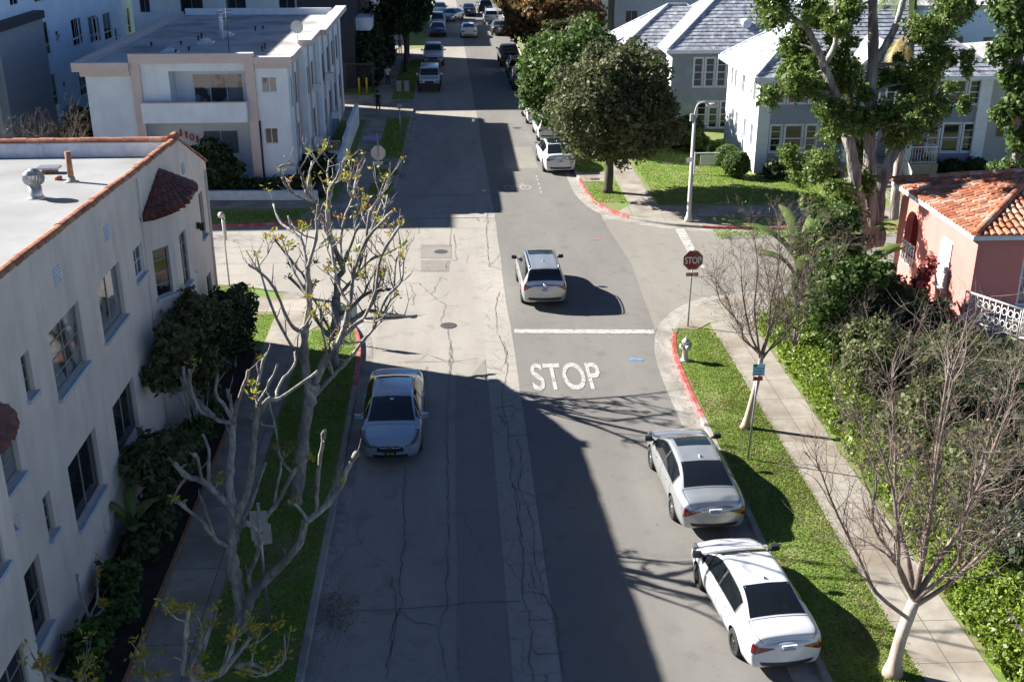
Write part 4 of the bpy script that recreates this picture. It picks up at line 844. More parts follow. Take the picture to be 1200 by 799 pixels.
# ---------------------------------------------------------------- grey house with white side and hip roof
def hip_roof(parent, x0, x1, y0, y1, ze, h, over=.45, mat=None, rows=16, cols=40, facia=True, left_white=False):
    x0 -= over; x1 += over; y0 -= over; y1 += over; d = (y1-y0)/2; z = ze; r0 = (x0+d, (y0+y1)/2, ze+h); r1 = (x1-d, (y0+y1)/2, ze+h)
    m = MB()
    roof_courses(m, (x0, y0, z), (x1, y0, z), r1, r0, rows, cols); roof_courses(m, (x1, y1, z), (x0, y1, z), r0, r1, rows, cols)
    roof_courses(m, (x0, y1, z), (x0, y0, z), r0, r0, rows, int(cols*.5)); roof_courses(m, (x1, y0, z), (x1, y1, z), r1, r1, rows, int(cols*.5))
    m.add([(x0, y0, z-.01), (x1, y0, z-.01), (x1, y1, z-.01), (x0, y1, z-.01), Vector(r0)-UP*.02, Vector(r1)-UP*.02], [(0, 1, 5, 4), (2, 3, 4, 5), (3, 0, 4), (1, 2, 5), (0, 1, 2, 3)])
    o = m.build('roof', mat or M['shingle'], parent, fix=False)
    m = MB()
    for a, bb_ in (((x0, y0, z), r0), ((x0, y1, z), r0), ((x1, y0, z), r1), ((x1, y1, z), r1), (r0, r1)):
        m.tube([Vector(a)+UP*.05, Vector(bb_)+UP*.05], .075, 6, sm=False)
    reparent(m.build('ridge_cap', M['shingle'] if not left_white else M['trim'], None), o, parent)
    if facia:
        m = MB(); t_ = .12
        m.box(x0-t_, x1+t_, y0-t_, y0, z-.24, z-.0); m.box(x0-t_, x1+t_, y1, y1+t_, z-.24, z); m.box(x0-t_, x0, y0+.002, y1-.002, z-.24, z); m.box(x1, x1+t_, y0+.002, y1-.002, z-.24, z)
        reparent(m.build('gutter', M['trim'], None), o, parent)
    return o
def win3(parent, O, U, N, x, z0, z1, ws=(.62, 1.0, .62), gap=.22, gl=None, cas=.07):
    u = x
    for w_ in ws:
        window(parent, O, U, N, (u, u+w_, z0, z1), .06, 1, 4 if w_ < .9 else 1, M['trim'], gl or M['glass'], None, .06, cas, mid=.5); u += w_+gap
def holes3(x, z0, z1, ws=(.62, 1.0, .62), gap=.22):
    o = []; u = x
    for w_ in ws: o.append((u, u+w_, z0, z1)); u += w_+gap
    return o
h1 = empty('grey_house', (24, 67.5, 0), 0, 'nearer blue grey house with white side wall and white corner pilasters', 'house')
O1 = (17.4, 63.5, .2)
HL = holes3(.75, 1.2, 2.75)+holes3(.75, 4.0, 5.25)+holes3(10.0, 1.1, 2.75)+holes3(10.0, 3.85, 5.2)
m = MB(); wall(m, O1, (1, 0, 0), 13.2, 5.5, HL, (0, -1, 0), .08); m.quad((17.4, 71.5, .2), (30.6, 71.5, .2), (30.6, 71.5, 5.7), (17.4, 71.5, 5.7)); m.quad((30.6, 63.5, .2), (30.6, 71.5, .2), (30.6, 71.5, 5.7), (30.6, 63.5, 5.7))
m.build('front_wall', M['house_grey'], h1)
for x, z0, z1 in ((.75, 1.2, 2.75), (.75, 4.0, 5.25), (10.0, 1.1, 2.75), (10.0, 3.85, 5.2)): win3(h1, O1, (1, 0, 0), (0, -1, 0), x, z0, z1)
SW = [(.9, 1.45, 1.3, 2.6), (2.6, 3.1, 1.5, 2.6), (4.6, 5.2, 1.3, 2.6), (5.6, 6.2, 1.3, 2.6), (.9, 1.5, 3.9, 5.1), (3.6, 4.2, 3.9, 5.1), (5.6, 6.1, 3.9, 5.1), (6.5, 7, 3.9, 5.1)]
m = MB(); wall(m, (17.39, 63.5, .2), (0, 1, 0), 8, 5.5, SW, (-1, 0, 0), .08); o = m.build('side_wall', M['house_white'], h1); o['label'] = 'bright white side wall of the grey house'
for h in SW: window(h1, (17.39, 63.5, .2), (0, 1, 0), (-1, 0, 0), h, .06, 1, 2, M['trim'], M['glass_c'], None, .05, .06)
for bx_ in ((17.3, 18.0, 63.32, 63.49, .2, 5.7), (30.0, 30.7, 63.32, 63.49, .2, 5.7), (22.0, 22.35, 62.1, 62.4, 1.1, 3.7), (25.6, 25.95, 62.1, 62.4, 1.1, 3.7)): m = MB(); m.box(*bx_); m.build('pilaster', M['trim'], h1)
hip_roof(h1, 17.4, 30.6, 63.5, 71.5, 5.75, 3.3, .45, M['shingle'], 17, 60)
# central gabled entry
m = MB(); m.add([(22.0, 62.4, 3.7), (25.95, 62.4, 3.7), (25.95, 62.4, 5.9), (23.97, 62.4, 7.6), (22.0, 62.4, 5.9), (22.0, 63.48, 3.7), (25.95, 63.48, 3.7), (25.95, 63.48, 5.9), (22.0, 63.48, 5.9)], [(0, 1, 2, 3, 4), (0, 4, 8, 5), (1, 6, 7, 2), (0, 5, 6, 1)])
m.quad((22.9, 63.46, 1.1), (23.9, 63.46, 1.1), (23.9, 63.46, 3.3), (22.9, 63.46, 3.3)) if False else None
en = m.build('entry_gable', M['house_grey'], h1)
m = MB(); roof_courses(m, (21.6, 67, 5.72), (21.6, 62.1, 5.72), (23.97, 62.1, 7.75), (23.97, 67, 7.75), 8, 20); roof_courses(m, (26.35, 62.1, 5.72), (26.35, 67, 5.72), (23.97, 67, 7.75), (23.97, 62.1, 7.75), 8, 20); reparent(m.build('gable_roof', M['shingle'], None, fix=False), en, h1)
m = MB(); m.obox((21.55, 62.05, 5.6), (2.42, 0, 2.1), (0, -.12, 0), (0, 0, .22)); m.obox((26.4, 62.05, 5.6), (-2.42, 0, 2.1), (0, -.12, 0), (0, 0, .22)); reparent(m.build('barge_board', M['trim'], None), en, h1)
window(h1, (22, 62.39, .2), (1, 0, 0), (0, -1, 0), (1.3, 1.8, 3.9, 5.2), -.02, 1, 3, M['trim'], M['glass'], None, .05, .06); window(h1, (22, 62.39, .2), (1, 0, 0), (0, -1, 0), (2.2, 2.7, 3.9, 5.2), -.02, 1, 3, M['trim'], M['glass'], None, .05, .06)
m = MB(); m.box(23.3, 24.4, 63.4, 63.47, 1.1, 3.3); m.build('front_door', M['trim'], h1)
m = MB(); m.box(22.0, 27.3, 61.4, 63.48, .1, 1.1)
for i in range(6): m.box(23.0, 25.0, 61.4-(i+1)*.32, 61.4-i*.32-.001, .1, 1.1-(i+1)*.155)
pc = m.build('porch', M['concrete'], h1)
m = MB()
def rail(m, A, B, z0, z1, step=.16):
    A, B = Vector(A), Vector(B); L = (B-A).length; k = max(2, int(L/step)); d = B-A
    m.tube([A+UP*z1, B+UP*z1], .03, 6); m.tube([A+UP*z0, B+UP*z0], .02, 6)
    for i in range(k+1): p = A+d*i/k; m.tube([p+UP*z0, p+UP*z1], .016 if i not in (0, k) else .035, 5)
for a_, b_ in (((25.1, 61.45, 1.1), (27.25, 61.45, 1.1)), ((27.25, 61.45, 1.1), (27.25, 63.4, 1.1)), ((25.05, 61.4, 1.1), (25.05, 59.5, .2)), ((22.95, 61.4, 1.1), (22.95, 59.5, .2)), ((22.05, 61.45, 1.1), (22.9, 61.45, 1.1))): m = MB(); rail(m, a_, b_, .08, .95); reparent(m.build('railing', M['white_metal'], None), pc, h1)
m = MB(); m.poly([(23.1, 59.5), (24.9, 59.5), (24.9, 55.2), (23.1, 55.2)], .142, 0, .05); tag(m.build('front_path', M['concrete']), kind='structure')
for x, lb in ((25.9, 'brown wooden porch chair nearer the door on the grey house porch'), (26.6, 'brown wooden porch chair nearer the porch corner on the grey house porch')):
    t = empty('porch_chair', (x, 62.4, 1.1), 0, lb, 'chair', 'porch chairs'); m = MB(); m.box(x-.25, x+.25, 62.15, 62.65, 1.5, 1.55); m.build('seat', M['rust'], t); m = MB()
    for i in range(5): m.box(x-.25+i*.105, x-.18+i*.105, 62.64, 62.68, 1.5, 2.1)
    m.build('backrest', M['rust'], t)
    for sx in (-.22, .19):
        for sy in (62.17, 62.6): m = MB(); m.box(x+sx, x+sx+.04, sy, sy+.04, 1.1, 1.5); m.build('leg', M['rust'], t)
# ---------------------------------------------------------------- second grey house behind
h2 = empty('grey_house', (19, 81, 0), 0, 'second grey house behind the round tree with a row of four tall windows', 'house')
O2 = (14.75, 76.5, 0)
HL2 = holes3(1.5, 3.0, 4.9, (.6, .6, .6, .6), .2)+holes3(1.9, .2, 2.0, (.6, .6, .6), .2)
m = MB(); wall(m, O2, (1, 0, 0), 12, 5.5, HL2, (0, -1, 0), .08); m.quad((26.75, 76.5, 0), (26.75, 86, 0), (26.75, 86, 5.5), (26.75, 76.5, 5.5)); 
wall(m, (12.2, 79.5, 0), (1, 0, 0), 2.55, 5.4, [(.9, 1.9, 3.0, 4.2)], (0, -1, 0), .08); m.quad((12.2, 86, 0), (26.75, 86, 0), (26.75, 86, 5.4), (12.2, 86, 5.4)); m.build('front_wall', M['house_grey'], h2)
m = MB(); wall(m, (14.74, 76.5, 0), (0, 1, 0), 3, 5.5, [(1.2, 1.8, 3.2, 4.6)], (-1, 0, 0), .08); wall(m, (12.19, 79.5, 0), (0, 1, 0), 6.5, 5.4, [], (-1, 0, 0)); o = m.build('side_wall', M['house_white'], h2); o['label'] = 'bright white side wall'
win3(h2, O2, (1, 0, 0), (0, -1, 0), 1.5, 3.0, 4.9, (.6, .6, .6, .6), .2); win3(h2, O2, (1, 0, 0), (0, -1, 0), 1.9, .2, 2.0, (.6, .6, .6), .2)
window(h2, (14.74, 76.5, 0), (0, 1, 0), (-1, 0, 0), (1.2, 1.8, 3.2, 4.6), .06, 1, 2, M['trim'], M['glass'], None, .05, .06)
window(h2, (12.2, 79.5, 0), (1, 0, 0), (0, -1, 0), (.9, 1.9, 3.0, 4.2), .06, 1, 1, M['trim'], M['glass'], None, .06, .07)
hip_roof(h2, 14.75, 26.75, 76.5, 85.5, 5.5, 3.6, .4, M['shingle'], 18, 50); hip_roof(h2, 12.2, 20, 79.5, 86, 5.35, 2.4, .4, M['shingle'], 12, 30)
for hx, hy, hz, lb in ((19.9, 77.9, 7.0, 'small white dormer vent on the second grey house roof'), (19.9, 64.8, 7.2, 'small white dormer vent on the nearer grey house roof')):
    m = MB(); m.lathe([(.28, -.5), (.28, .35), (.22, .36), (.001, .36)], (hx, hy, hz), 14, 0, True, 'y'); tag(m.build('roof_vent', M['parapet_white']), lb, 'roof vent')
h3 = empty('dark_roofed_house', (14, 96, 0), 0, 'house with low dark grey hipped roof behind the second grey house', 'house')
m = MB(); m.box(10.8, 21, 91, 100, 0, 3.2); m.build('wall', M['cream'], h3); hip_roof(h3, 10.8, 21, 91, 100, 3.2, 1.8, .5, M['shingle_dark'], 12, 40)
# cream flat building right
h4 = empty('cream_house', (37, 68, 0), 0, 'cream stucco building with white sunlit roof right of the grey house', 'house')
m = MB(); wall(m, (31.6, 66.0, 0), (1, 0, 0), 12, 5.3, [(1.0, 1.6, 1.6, 3.2), (4, 5.2, 1.6, 3.2), (1.2, 2.3, 3.9, 5)], (0, -1, 0), .08); wall(m, (31.6, 66, 0), (0, 1, 0), 12, 5.3, [], (-1, 0, 0)); m.build('wall', M['cream'], h4)
for h in ((1.0, 1.6, 1.6, 3.2), (4, 5.2, 1.6, 3.2), (1.2, 2.3, 3.9, 5)): window(h4, (31.6, 66, 0), (1, 0, 0), (0, -1, 0), h, .06, 1, 2, M['win_brown'], M['glass'])
m = MB(); m.add([(31.3, 65.7, 5.3), (44, 65.7, 5.3), (44, 78, 5.3), (31.3, 78, 5.3), (34, 71, 6.6), (44, 71, 6.6)], [(0, 1, 5, 4), (0, 4, 3), (3, 4, 5, 2)]); m.build('roof', M['roofing'], h4)
# distant blocks along the top
FAR = [('tan_apartment_building', (10.6, 104, 14, 112, 7.5), 'cream', 'sunlit cream building with narrow bays behind the orange tree', (0, .8)),
       ('long_grey_building', (14.6, 104, 32, 118, 6.2), 'greysiding', 'long plain taupe building beyond the dark roofed house', None),
       ('blue_grey_building', (28, 84, 46, 98, 7.2), 'bluewhite', 'pale blue grey block behind the big leafy tree at top right', None),
       ('cream_block', (11, 124, 26, 140, 6.5), 'cream', 'pale block farthest along the right side of the street', None),
       ('white_block', (-22, 126, -8.5, 150, 8), 'apt', 'white block far up the left side of the street', None)]
for nm, (x0, y0, x1, y1, hh), mt, lb, _ in FAR:
    t = empty(nm, ((x0+x1)/2, (y0+y1)/2, 0), 0, lb, 'building')
    hl = []; x = 1.0
    while x < (x1-x0)-1.6: hl += [(x, x+1.1, 1.0, 2.5), (x, x+1.1, 3.7, 5.2)]; x += 2.6
    hy = []; y = 1.0
    while y < (y1-y0)-1.6: hy += [(y, y+1.0, 1.0, 2.5), (y, y+1.0, 3.7, 5.2)]; y += 2.4
    if nm == 'long_grey_building': hl = hl[:2]; hy = []
    m = MB(); wall(m, (x0, y0, 0), (1, 0, 0), x1-x0, hh, hl, (0, -1, 0), .1); sx = x0 if x0 > 0 else x1; sn = -1 if x0 > 0 else 1
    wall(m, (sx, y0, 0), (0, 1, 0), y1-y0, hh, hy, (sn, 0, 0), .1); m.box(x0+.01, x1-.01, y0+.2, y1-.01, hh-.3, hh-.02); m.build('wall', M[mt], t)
    for h in hl: window(t, (x0, y0, 0), (1, 0, 0), (0, -1, 0), h, .08, 2, 1, M['win_brown'], M['glass'])
    for h in hy: window(t, (sx, y0, 0), (0, 1, 0), (sn, 0, 0), h, .08, 1, 1, M['win_brown'], M['glass'])
    m = MB(); m.box(x0-.2, x1+.2, y0-.2, y1+.2, hh, hh+.3); m.build('roof', M['apt_roof'] if mt != 'cream' else M['clay'], t)
t = empty('vent_stack', (12.9, 102.5, 0), 0, 'tall white pipe with round cap in front of the taupe building', 'pipe')
m = MB(); m.tube([(12.9, 102.5, 0), (12.9, 102.5, 5.8)], .16, 10); m.build('pipe', M['parapet_white'], t); m = MB(); m.lathe([(.3, 5.2), (.42, 5.5), (.3, 5.9), (.001, 5.95)], (12.9, 102.5, 0), 14); m.build('cap', M['parapet_white'], t)
# ---------------------------------------------------------------- red stucco house
rh = empty('red_house', (21.5, 41, 0), 0, 'coral red stucco house with orange barrel tile roof at the right edge', 'house')
XH = 18.5; y0, y1 = 37.4, 44.6; zb, zt = .2, 4.25
m = MB()
# side wall with window and arched porch opening
arch = []; ay0, ay1, az0, azc = 42.55, 43.85, 1.35, 2.85
wall(m, (XH, y0, zb), (0, 1, 0), ay0-.0-y0, zt-zb, [(1.9, 2.95, 1.3, 3.2)], (-1, 0, 0), .12)
wall(m, (XH, ay1, zb), (0, 1, 0), y1-ay1, zt-zb, [], (-1, 0, 0), .12)
m.quad((XH, ay0, zb), (XH, ay1, zb), (XH, ay1, az0), (XH, ay0, az0))
N_ = 10; r_ = (ay1-ay0)/2; prev = None
for k in range(N_+1):
    a = math.pi*k/N_; p = ((ay0+ay1)/2+math.cos(a)*r_, azc+math.sin(a)*r_)
    if prev: m.quad((XH, prev[0], prev[1]), (XH, p[0], p[1]), (XH, p[0], zt), (XH, prev[0], zt)); m.quad((XH, prev[0], prev[1]), (XH, p[0], p[1]), (XH+.3, p[0], p[1]), (XH+.3, prev[0], prev[1]))
    prev = p
for yy in (ay0, ay1): m.quad((XH, yy, az0), (XH+.3, yy, az0), (XH+.3, yy, azc), (XH, yy, azc))
m.quad((XH, ay0, az0), (XH, ay1, az0), (XH+.3, ay1, az0), (XH+.3, ay0, az0))
wall(m, (XH, y0, zb), (1, 0, 0), 9, zt-zb, [(1.75, 3.4, 1.35, 3.45)], (0, -1, 0), .12)
m.quad((XH, y1, zb), (XH+9, y1, zb), (XH+9, y1, zt), (XH, y1, zt)); m.quad((XH+1.6, ay0-.5, zb), (XH+1.6, y1, zb), (XH+1.6, y1, zt), (XH+1.6, ay0-.5, zt)); m.quad((XH, ay0-.4, zb), (XH+1.6, ay0-.4, zb), (XH+1.6, ay0-.4, zt), (XH, ay0-.4, zt))
m.quad((XH, ay0-.4, 1.3), (XH+1.6, ay0-.4, 1.3), (XH+1.6, y1, 1.3), (XH, y1, 1.3))
m.build('wall', M['red_stucco'], rh)
window(rh, (XH, y0, zb), (0, 1, 0), (-1, 0, 0), (1.9, 2.95, 1.3, 3.2), .05, 1, 1, M['trim'], M['glass_l'], M['trim'], .08)
m = MB(); m.box(XH-.03, XH-.01, y0+1.95, y0+2.9, zb+1.35, zb+3.15)
for i in range(22): m.obox((XH-.03, y0+2.0, zb+1.4+i*.08), (0, .85, 0), (-.03, 0, -.03), (0, 0, .012))
m.build('shutter', M['white_metal'], rh)
window(rh, (XH, y0, zb), (1, 0, 0), (0, -1, 0), (1.75, 3.4, 1.35, 3.45), .08, 3, 4, M['trim'], M['glass_c'], M['trim'], .09)
# roof
e = .35; x0, x1, ya, yb = XH-e, XH+9+e, y0-e, y1+e; d = (yb-ya)/2; z = zt+.08; hr = 1.25; r0 = Vector((x0+d+.0, (ya+yb)/2, z+hr)); r1 = Vector((x1-d, (ya+yb)/2, z+hr))
m = MB(); roof_barrels(m, (x0, ya, z), (x1, ya, z), r1, r0, .115, .42); roof_barrels(m, (x0, yb, z), (x0, ya, z), r0, r0, .115, .42); roof_barrels(m, (x1, yb, z), (x0, yb, z), r0, r1, .115, .42)
ridge_tiles(m, (x0, ya, z+.06), r0+UP*.1, .15, .42); ridge_tiles(m, (x0, yb, z+.06), r0+UP*.1, .15, .42); ridge_tiles(m, r0+UP*.1, r1+UP*.1, .15, .42)
ro = m.build('roof', M['clay_orange'], rh, fix=False)
m = MB(); m.add([(x0, ya, z), (x1, ya, z), (x1, yb, z), (x0, yb, z), r0-UP*.01, r1-UP*.01], [(0, 1, 5, 4), (2, 3, 4, 5), (3, 0, 4), (1, 2, 5), (0, 1, 2, 3)]); reparent(m.build('roof_deck', M['mortar'], None, fix=False), ro, rh)
m = MB()
for k in range(90):   # mortar blobs on tiles
    pass
m = MB(); m.box(x0-.06, x0, ya-.06, yb, z-.14, z+.02); m.box(x0+.001, x1, ya-.06, ya, z-.14, z+.02)
for i in range(12): yy = ya+.35+i*.62; m.box(x0+.01, XH, yy, yy+.09, z-.16, z-.01)
for i in range(14): xx = x0+.35+i*.62; m.box(xx, xx+.09, ya+.01, y0, z-.16, z-.01)
reparent(m.build('eave_rafters', M['trim'], None), ro, rh)
# scrollwork railings
def scroll(m, A, B, z0, z1):
    A, B = Vector(A), Vector(B); L = (B-A).length; d = (B-A)/L; k = max(1, int(L/.24))
    m.tube([A+UP*z1, B+UP*z1], .04, 6); m.tube([A+UP*z0, B+UP*z0], .03, 6)
    for i in range(k+1): p = A+d*L*i/k; m.tube([p+UP*z0, p+UP*z1], .018, 5)
    for i in range(k):
        c = A+d*L*(i+.5)/k
        for zc in (z0+(z1-z0)*.28, z0+(z1-z0)*.72):
            m.tube([c+d*.085*math.cos(t*.785)+UP*(zc+.13*math.sin(t*.785)) for t in range(9)], .018, 5)
m = MB(); scroll(m, (XH-.06, ay0, 0), (XH-.06, ay1, 0), az0, az0+.85); m.build('porch_railing', M['white_metal'], rh)
t = empty('terrace_railing', (19.5, 35.6, 0), 0, 'white scrollwork iron railing in front of the red house', 'railing')
for A_, B_ in (((18.1, 36.9, 0), (19.2, 35.0, 0)), ((19.25, 34.95, 0), (22.5, 32.6, 0))): m = MB(); scroll(m, A_, B_, 1.35, 2.35); m.build('railing_panel', M['white_metal'], t)
m = MB(); m.poly([(18.15, 36.9), (19.25, 35.0), (22.5, 32.7), (26, 36), (26, 37.35), (18.1, 37.35)], 1.28, 0, 1.3); tag(m.build('terrace', M['concrete']), kind='structure')
m = MB(); m.poly([(11.5, 34), (14, 30), (30, 30), (30, 46), (13, 41)], .16, 0, .1); m.poly([(11.5, 10), (30, 10), (30, 29.9), (14, 29.9), (11.5, 34)], .165, 0, .1); tag(m.build('garden_soil', M['mulch']), kind='structure')
m = MB(); m.poly([(16.7, 40.4), (18.4, 40.4), (18.4, 45.8), (16.7, 45.8)], .3, 0, .3); tag(m.build('side_path', M['concrete']), kind='structure')
# ================================================================ TREES AND PLANTS
def leaves_arr(clumps, n, size, seed=0, shell=.55, aspect=1.7, noise_amp=.35, up=.3):
    """leaf quads inside lumpy ellipsoids: clumps = (x,y,z,r[,rz])"""
    g = np.random.default_rng(seed); vol = np.array([c[3]**2 for c in clumps], float); cnt = np.maximum(20, (n*vol/vol.sum()).astype(int)); P = []; NN = []
    for c, k in zip(clumps, cnt):
        d = g.normal(size=(k, 3)); d /= np.linalg.norm(d, axis=1)[:, None]
        f = g.normal(size=(5, 3))*2.2; ph = g.uniform(0, 6, 5)
        lump = 1+noise_amp*np.mean(np.sin(d@f.T*1.9+ph), axis=1)*1.6
        r = lump*(shell+(1-shell)*g.uniform(0, 1, k)**.5)*g.uniform(.86, 1.07, k)
        rz = c[4] if len(c) > 4 else c[3]
        p = d*r[:, None]*np.array([c[3], c[3], rz])+np.array(c[:3]); P.append(p); NN.append(d)
    P = np.concatenate(P); d = np.concatenate(NN); k = len(P)
    nn = d*.7+g.normal(size=(k, 3))*.75+np.array([0, 0, up]); nn /= np.linalg.norm(nn, axis=1)[:, None]
    t = np.cross(nn, g.normal(size=(k, 3))); t /= np.linalg.norm(t, axis=1)[:, None]; b2 = np.cross(nn, t)
    s = size*g.lognormal(0, .38, k)[:, None]
    V = np.stack([P-t*s*aspect*.5, P+b2*s*.5+nn*s*.08, P+t*s*aspect*.5, P-b2*s*.5+nn*s*.08], 1)
    return V.reshape(-1, 3), np.arange(k*4).reshape(-1, 4)
def foliage(name, clumps, n, size, mat, parent, seed=0, **kw):
    V, F = leaves_arr(clumps, n, size, seed, **kw); V[:, 2] = np.maximum(V[:, 2], .16); return arrays_mesh(name, V, F, mat, parent)
def shrub(name, label, loc, clumps, n, size, mat, seed=0, group=None, stems=8, sm='bark_dark', **kw):
    """a plant as a thing: foliage plus stems. clumps are relative to loc"""
    t = empty(name, loc, 0, label, 'shrub' if 'hedge' not in name else 'hedge', group)
    cl = [(c[0]+loc[0], c[1]+loc[1], c[2]+loc[2], *c[3:]) for c in clumps]
    foliage('foliage', cl, n, size, M[mat], t, seed, **kw)
    m = MB()
    for i in range(stems):
        c = random.choice(cl); p = Vector((loc[0]+random.uniform(-.15, .15), loc[1]+random.uniform(-.15, .15), loc[2])); q = Vector(c[:3])+Vector((random.uniform(-.5, .5), random.uniform(-.5, .5), random.uniform(-.2, .6)))*c[3]
        mid = p.lerp(q, .5)+Vector((random.uniform(-.15, .15), random.uniform(-.15, .15), .05)); m.tube(smooth_path([p, mid, q], 3), [.035, .033, .03, .026, .022, .015, .008][:7], 5)
    m.build('stems', M[sm], t, fix=False)
    return t
def tuft(V, F, P, n, size, g, spread=.18):
    for _ in range(n):
        d = g.normal(size=3); d[2] = abs(d[2])*.7+.1; d /= np.linalg.norm(d); s = g.normal(size=3); s = np.cross(d, s); s /= np.linalg.norm(s)
        o = np.array(P)+g.normal(size=3)*spread*.3; L = size*g.uniform(.6, 1.4); w_ = L*.22; b = len(V)
        V += [o, o+d*L*.5+s*w_, o+d*L, o+d*L*.5-s*w_]; F.append((b, b+1, b+2, b+3))
def pollard(name, limbs, label, seed, group, nsprout=1, lf=.35, bark='bark_pale', tw=.6, cat='tree', rs=1):
    rr = random.Random(seed); g = np.random.default_rng(seed); base = limbs[0][2][0]
    t = empty(name, (base[0], base[1], .12), 0, label, cat, group)
    mt = MB(); ml = MB(); tips = []; LV = []; LF = []; LV2 = []; LF2 = []
    for i, (r0, r1, pts) in enumerate(limbs):
        r0 *= rs; r1 *= rs; pp = smooth_path(pts, 4); n = len(pp); rads = []
        for k in range(n):
            u = k/(n-1); r = r0+(r1-r0)*u**.8
            r *= 1+.12*math.sin(k*2.1+i)*.6+rr.uniform(-.05, .07)
            if k == n-1: r *= 1.1
            if i == 0 and k < 2: r *= 1.35-.15*k
            rads.append(r*(1.35 if rr.random() < .15 else 1))
        pp = [p+Vector((rr.uniform(-1, 1), rr.uniform(-1, 1), rr.uniform(-1, 1)))*.012 for p in pp]
        (mt if i == 0 else ml).tube(pp, rads, 12 if r0 > .07 else 8, wob=.09)
        if i: tips.append((pp[-1], (pp[-1]-pp[-3]).normalized(), r1))
        # stubs / knobs along the limb
        for k in range(2, n-1, 2):
            if rr.random() < min(.85, .7*tw) and i:
                d = Vector((rr.uniform(-1, 1), rr.uniform(-1, 1), rr.uniform(-.1, 1.2))).normalized(); L = rr.uniform(.15, .8)*tw; r = min(.028, rads[k]*.5)
                q = pp[k]+d*L*.5+Vector((0, 0, .04)); e = q+(d+Vector((0, 0, .6))).normalized()*L*.6
                ml.tube([pp[k], q, e], [r, r*.8, r*.75], 6, wob=.1)
                if tw > 1 and L > .5:
                    for _ in range(2): d2 = (d+Vector((rr.uniform(-.8, .8), rr.uniform(-.8, .8), rr.uniform(.2, 1.2)))).normalized(); e2 = q+d2*L*rr.uniform(.3, .8); ml.tube([q, q.lerp(e2, .5)+Vector((rr.uniform(-.04, .04), rr.uniform(-.04, .04), 0)), e2], [r*.7, r*.55, r*.5], 5, wob=.1); tips.append((e2, d2, r*.4))
                if rr.random() < .6: tips.append((e, d, r*.6))
    for p, d, r in tips:
        # thin water sprouts
        for _ in range(rr.choice((0, 1, 2, 2)) if tw > .5 else rr.choice((0, 0, 1))):
            dd = (d+Vector((rr.uniform(-.9, .9), rr.uniform(-.9, .9), rr.uniform(0, .9)))).normalized(); L = rr.uniform(.12, .42)
            a = p+dd*L*.5+Vector((rr.uniform(-.05, .05),)*3); e = a+dd*L*.5+Vector((0, 0, .06))
            ml.tube([p, a, e], [max(.008, r*.3), .007, .004], 4)
            if rr.random() < lf: tuft(LV, LF, e, 7, .10, g)
        if rr.random() < lf: tuft(LV, LF, p, rr.randint(10, 26), .125, g)
        if rr.random() < lf*.35: tuft(LV2, LF2, p, rr.randint(6, 14), .1, g)
    mt.build('trunk', M[bark], t, fix=False); ml.build('limbs', M[bark], t, fix=False)
    if LV: tag(arrays_mesh('leaves', np.array(LV), np.array(LF), M['leaf_yellow'], t), kind='stuff')
    if LV2: tag(arrays_mesh('orange_leaves', np.array(LV2), np.array(LF2), M['leaf_orange'], t), kind='stuff')
    return t
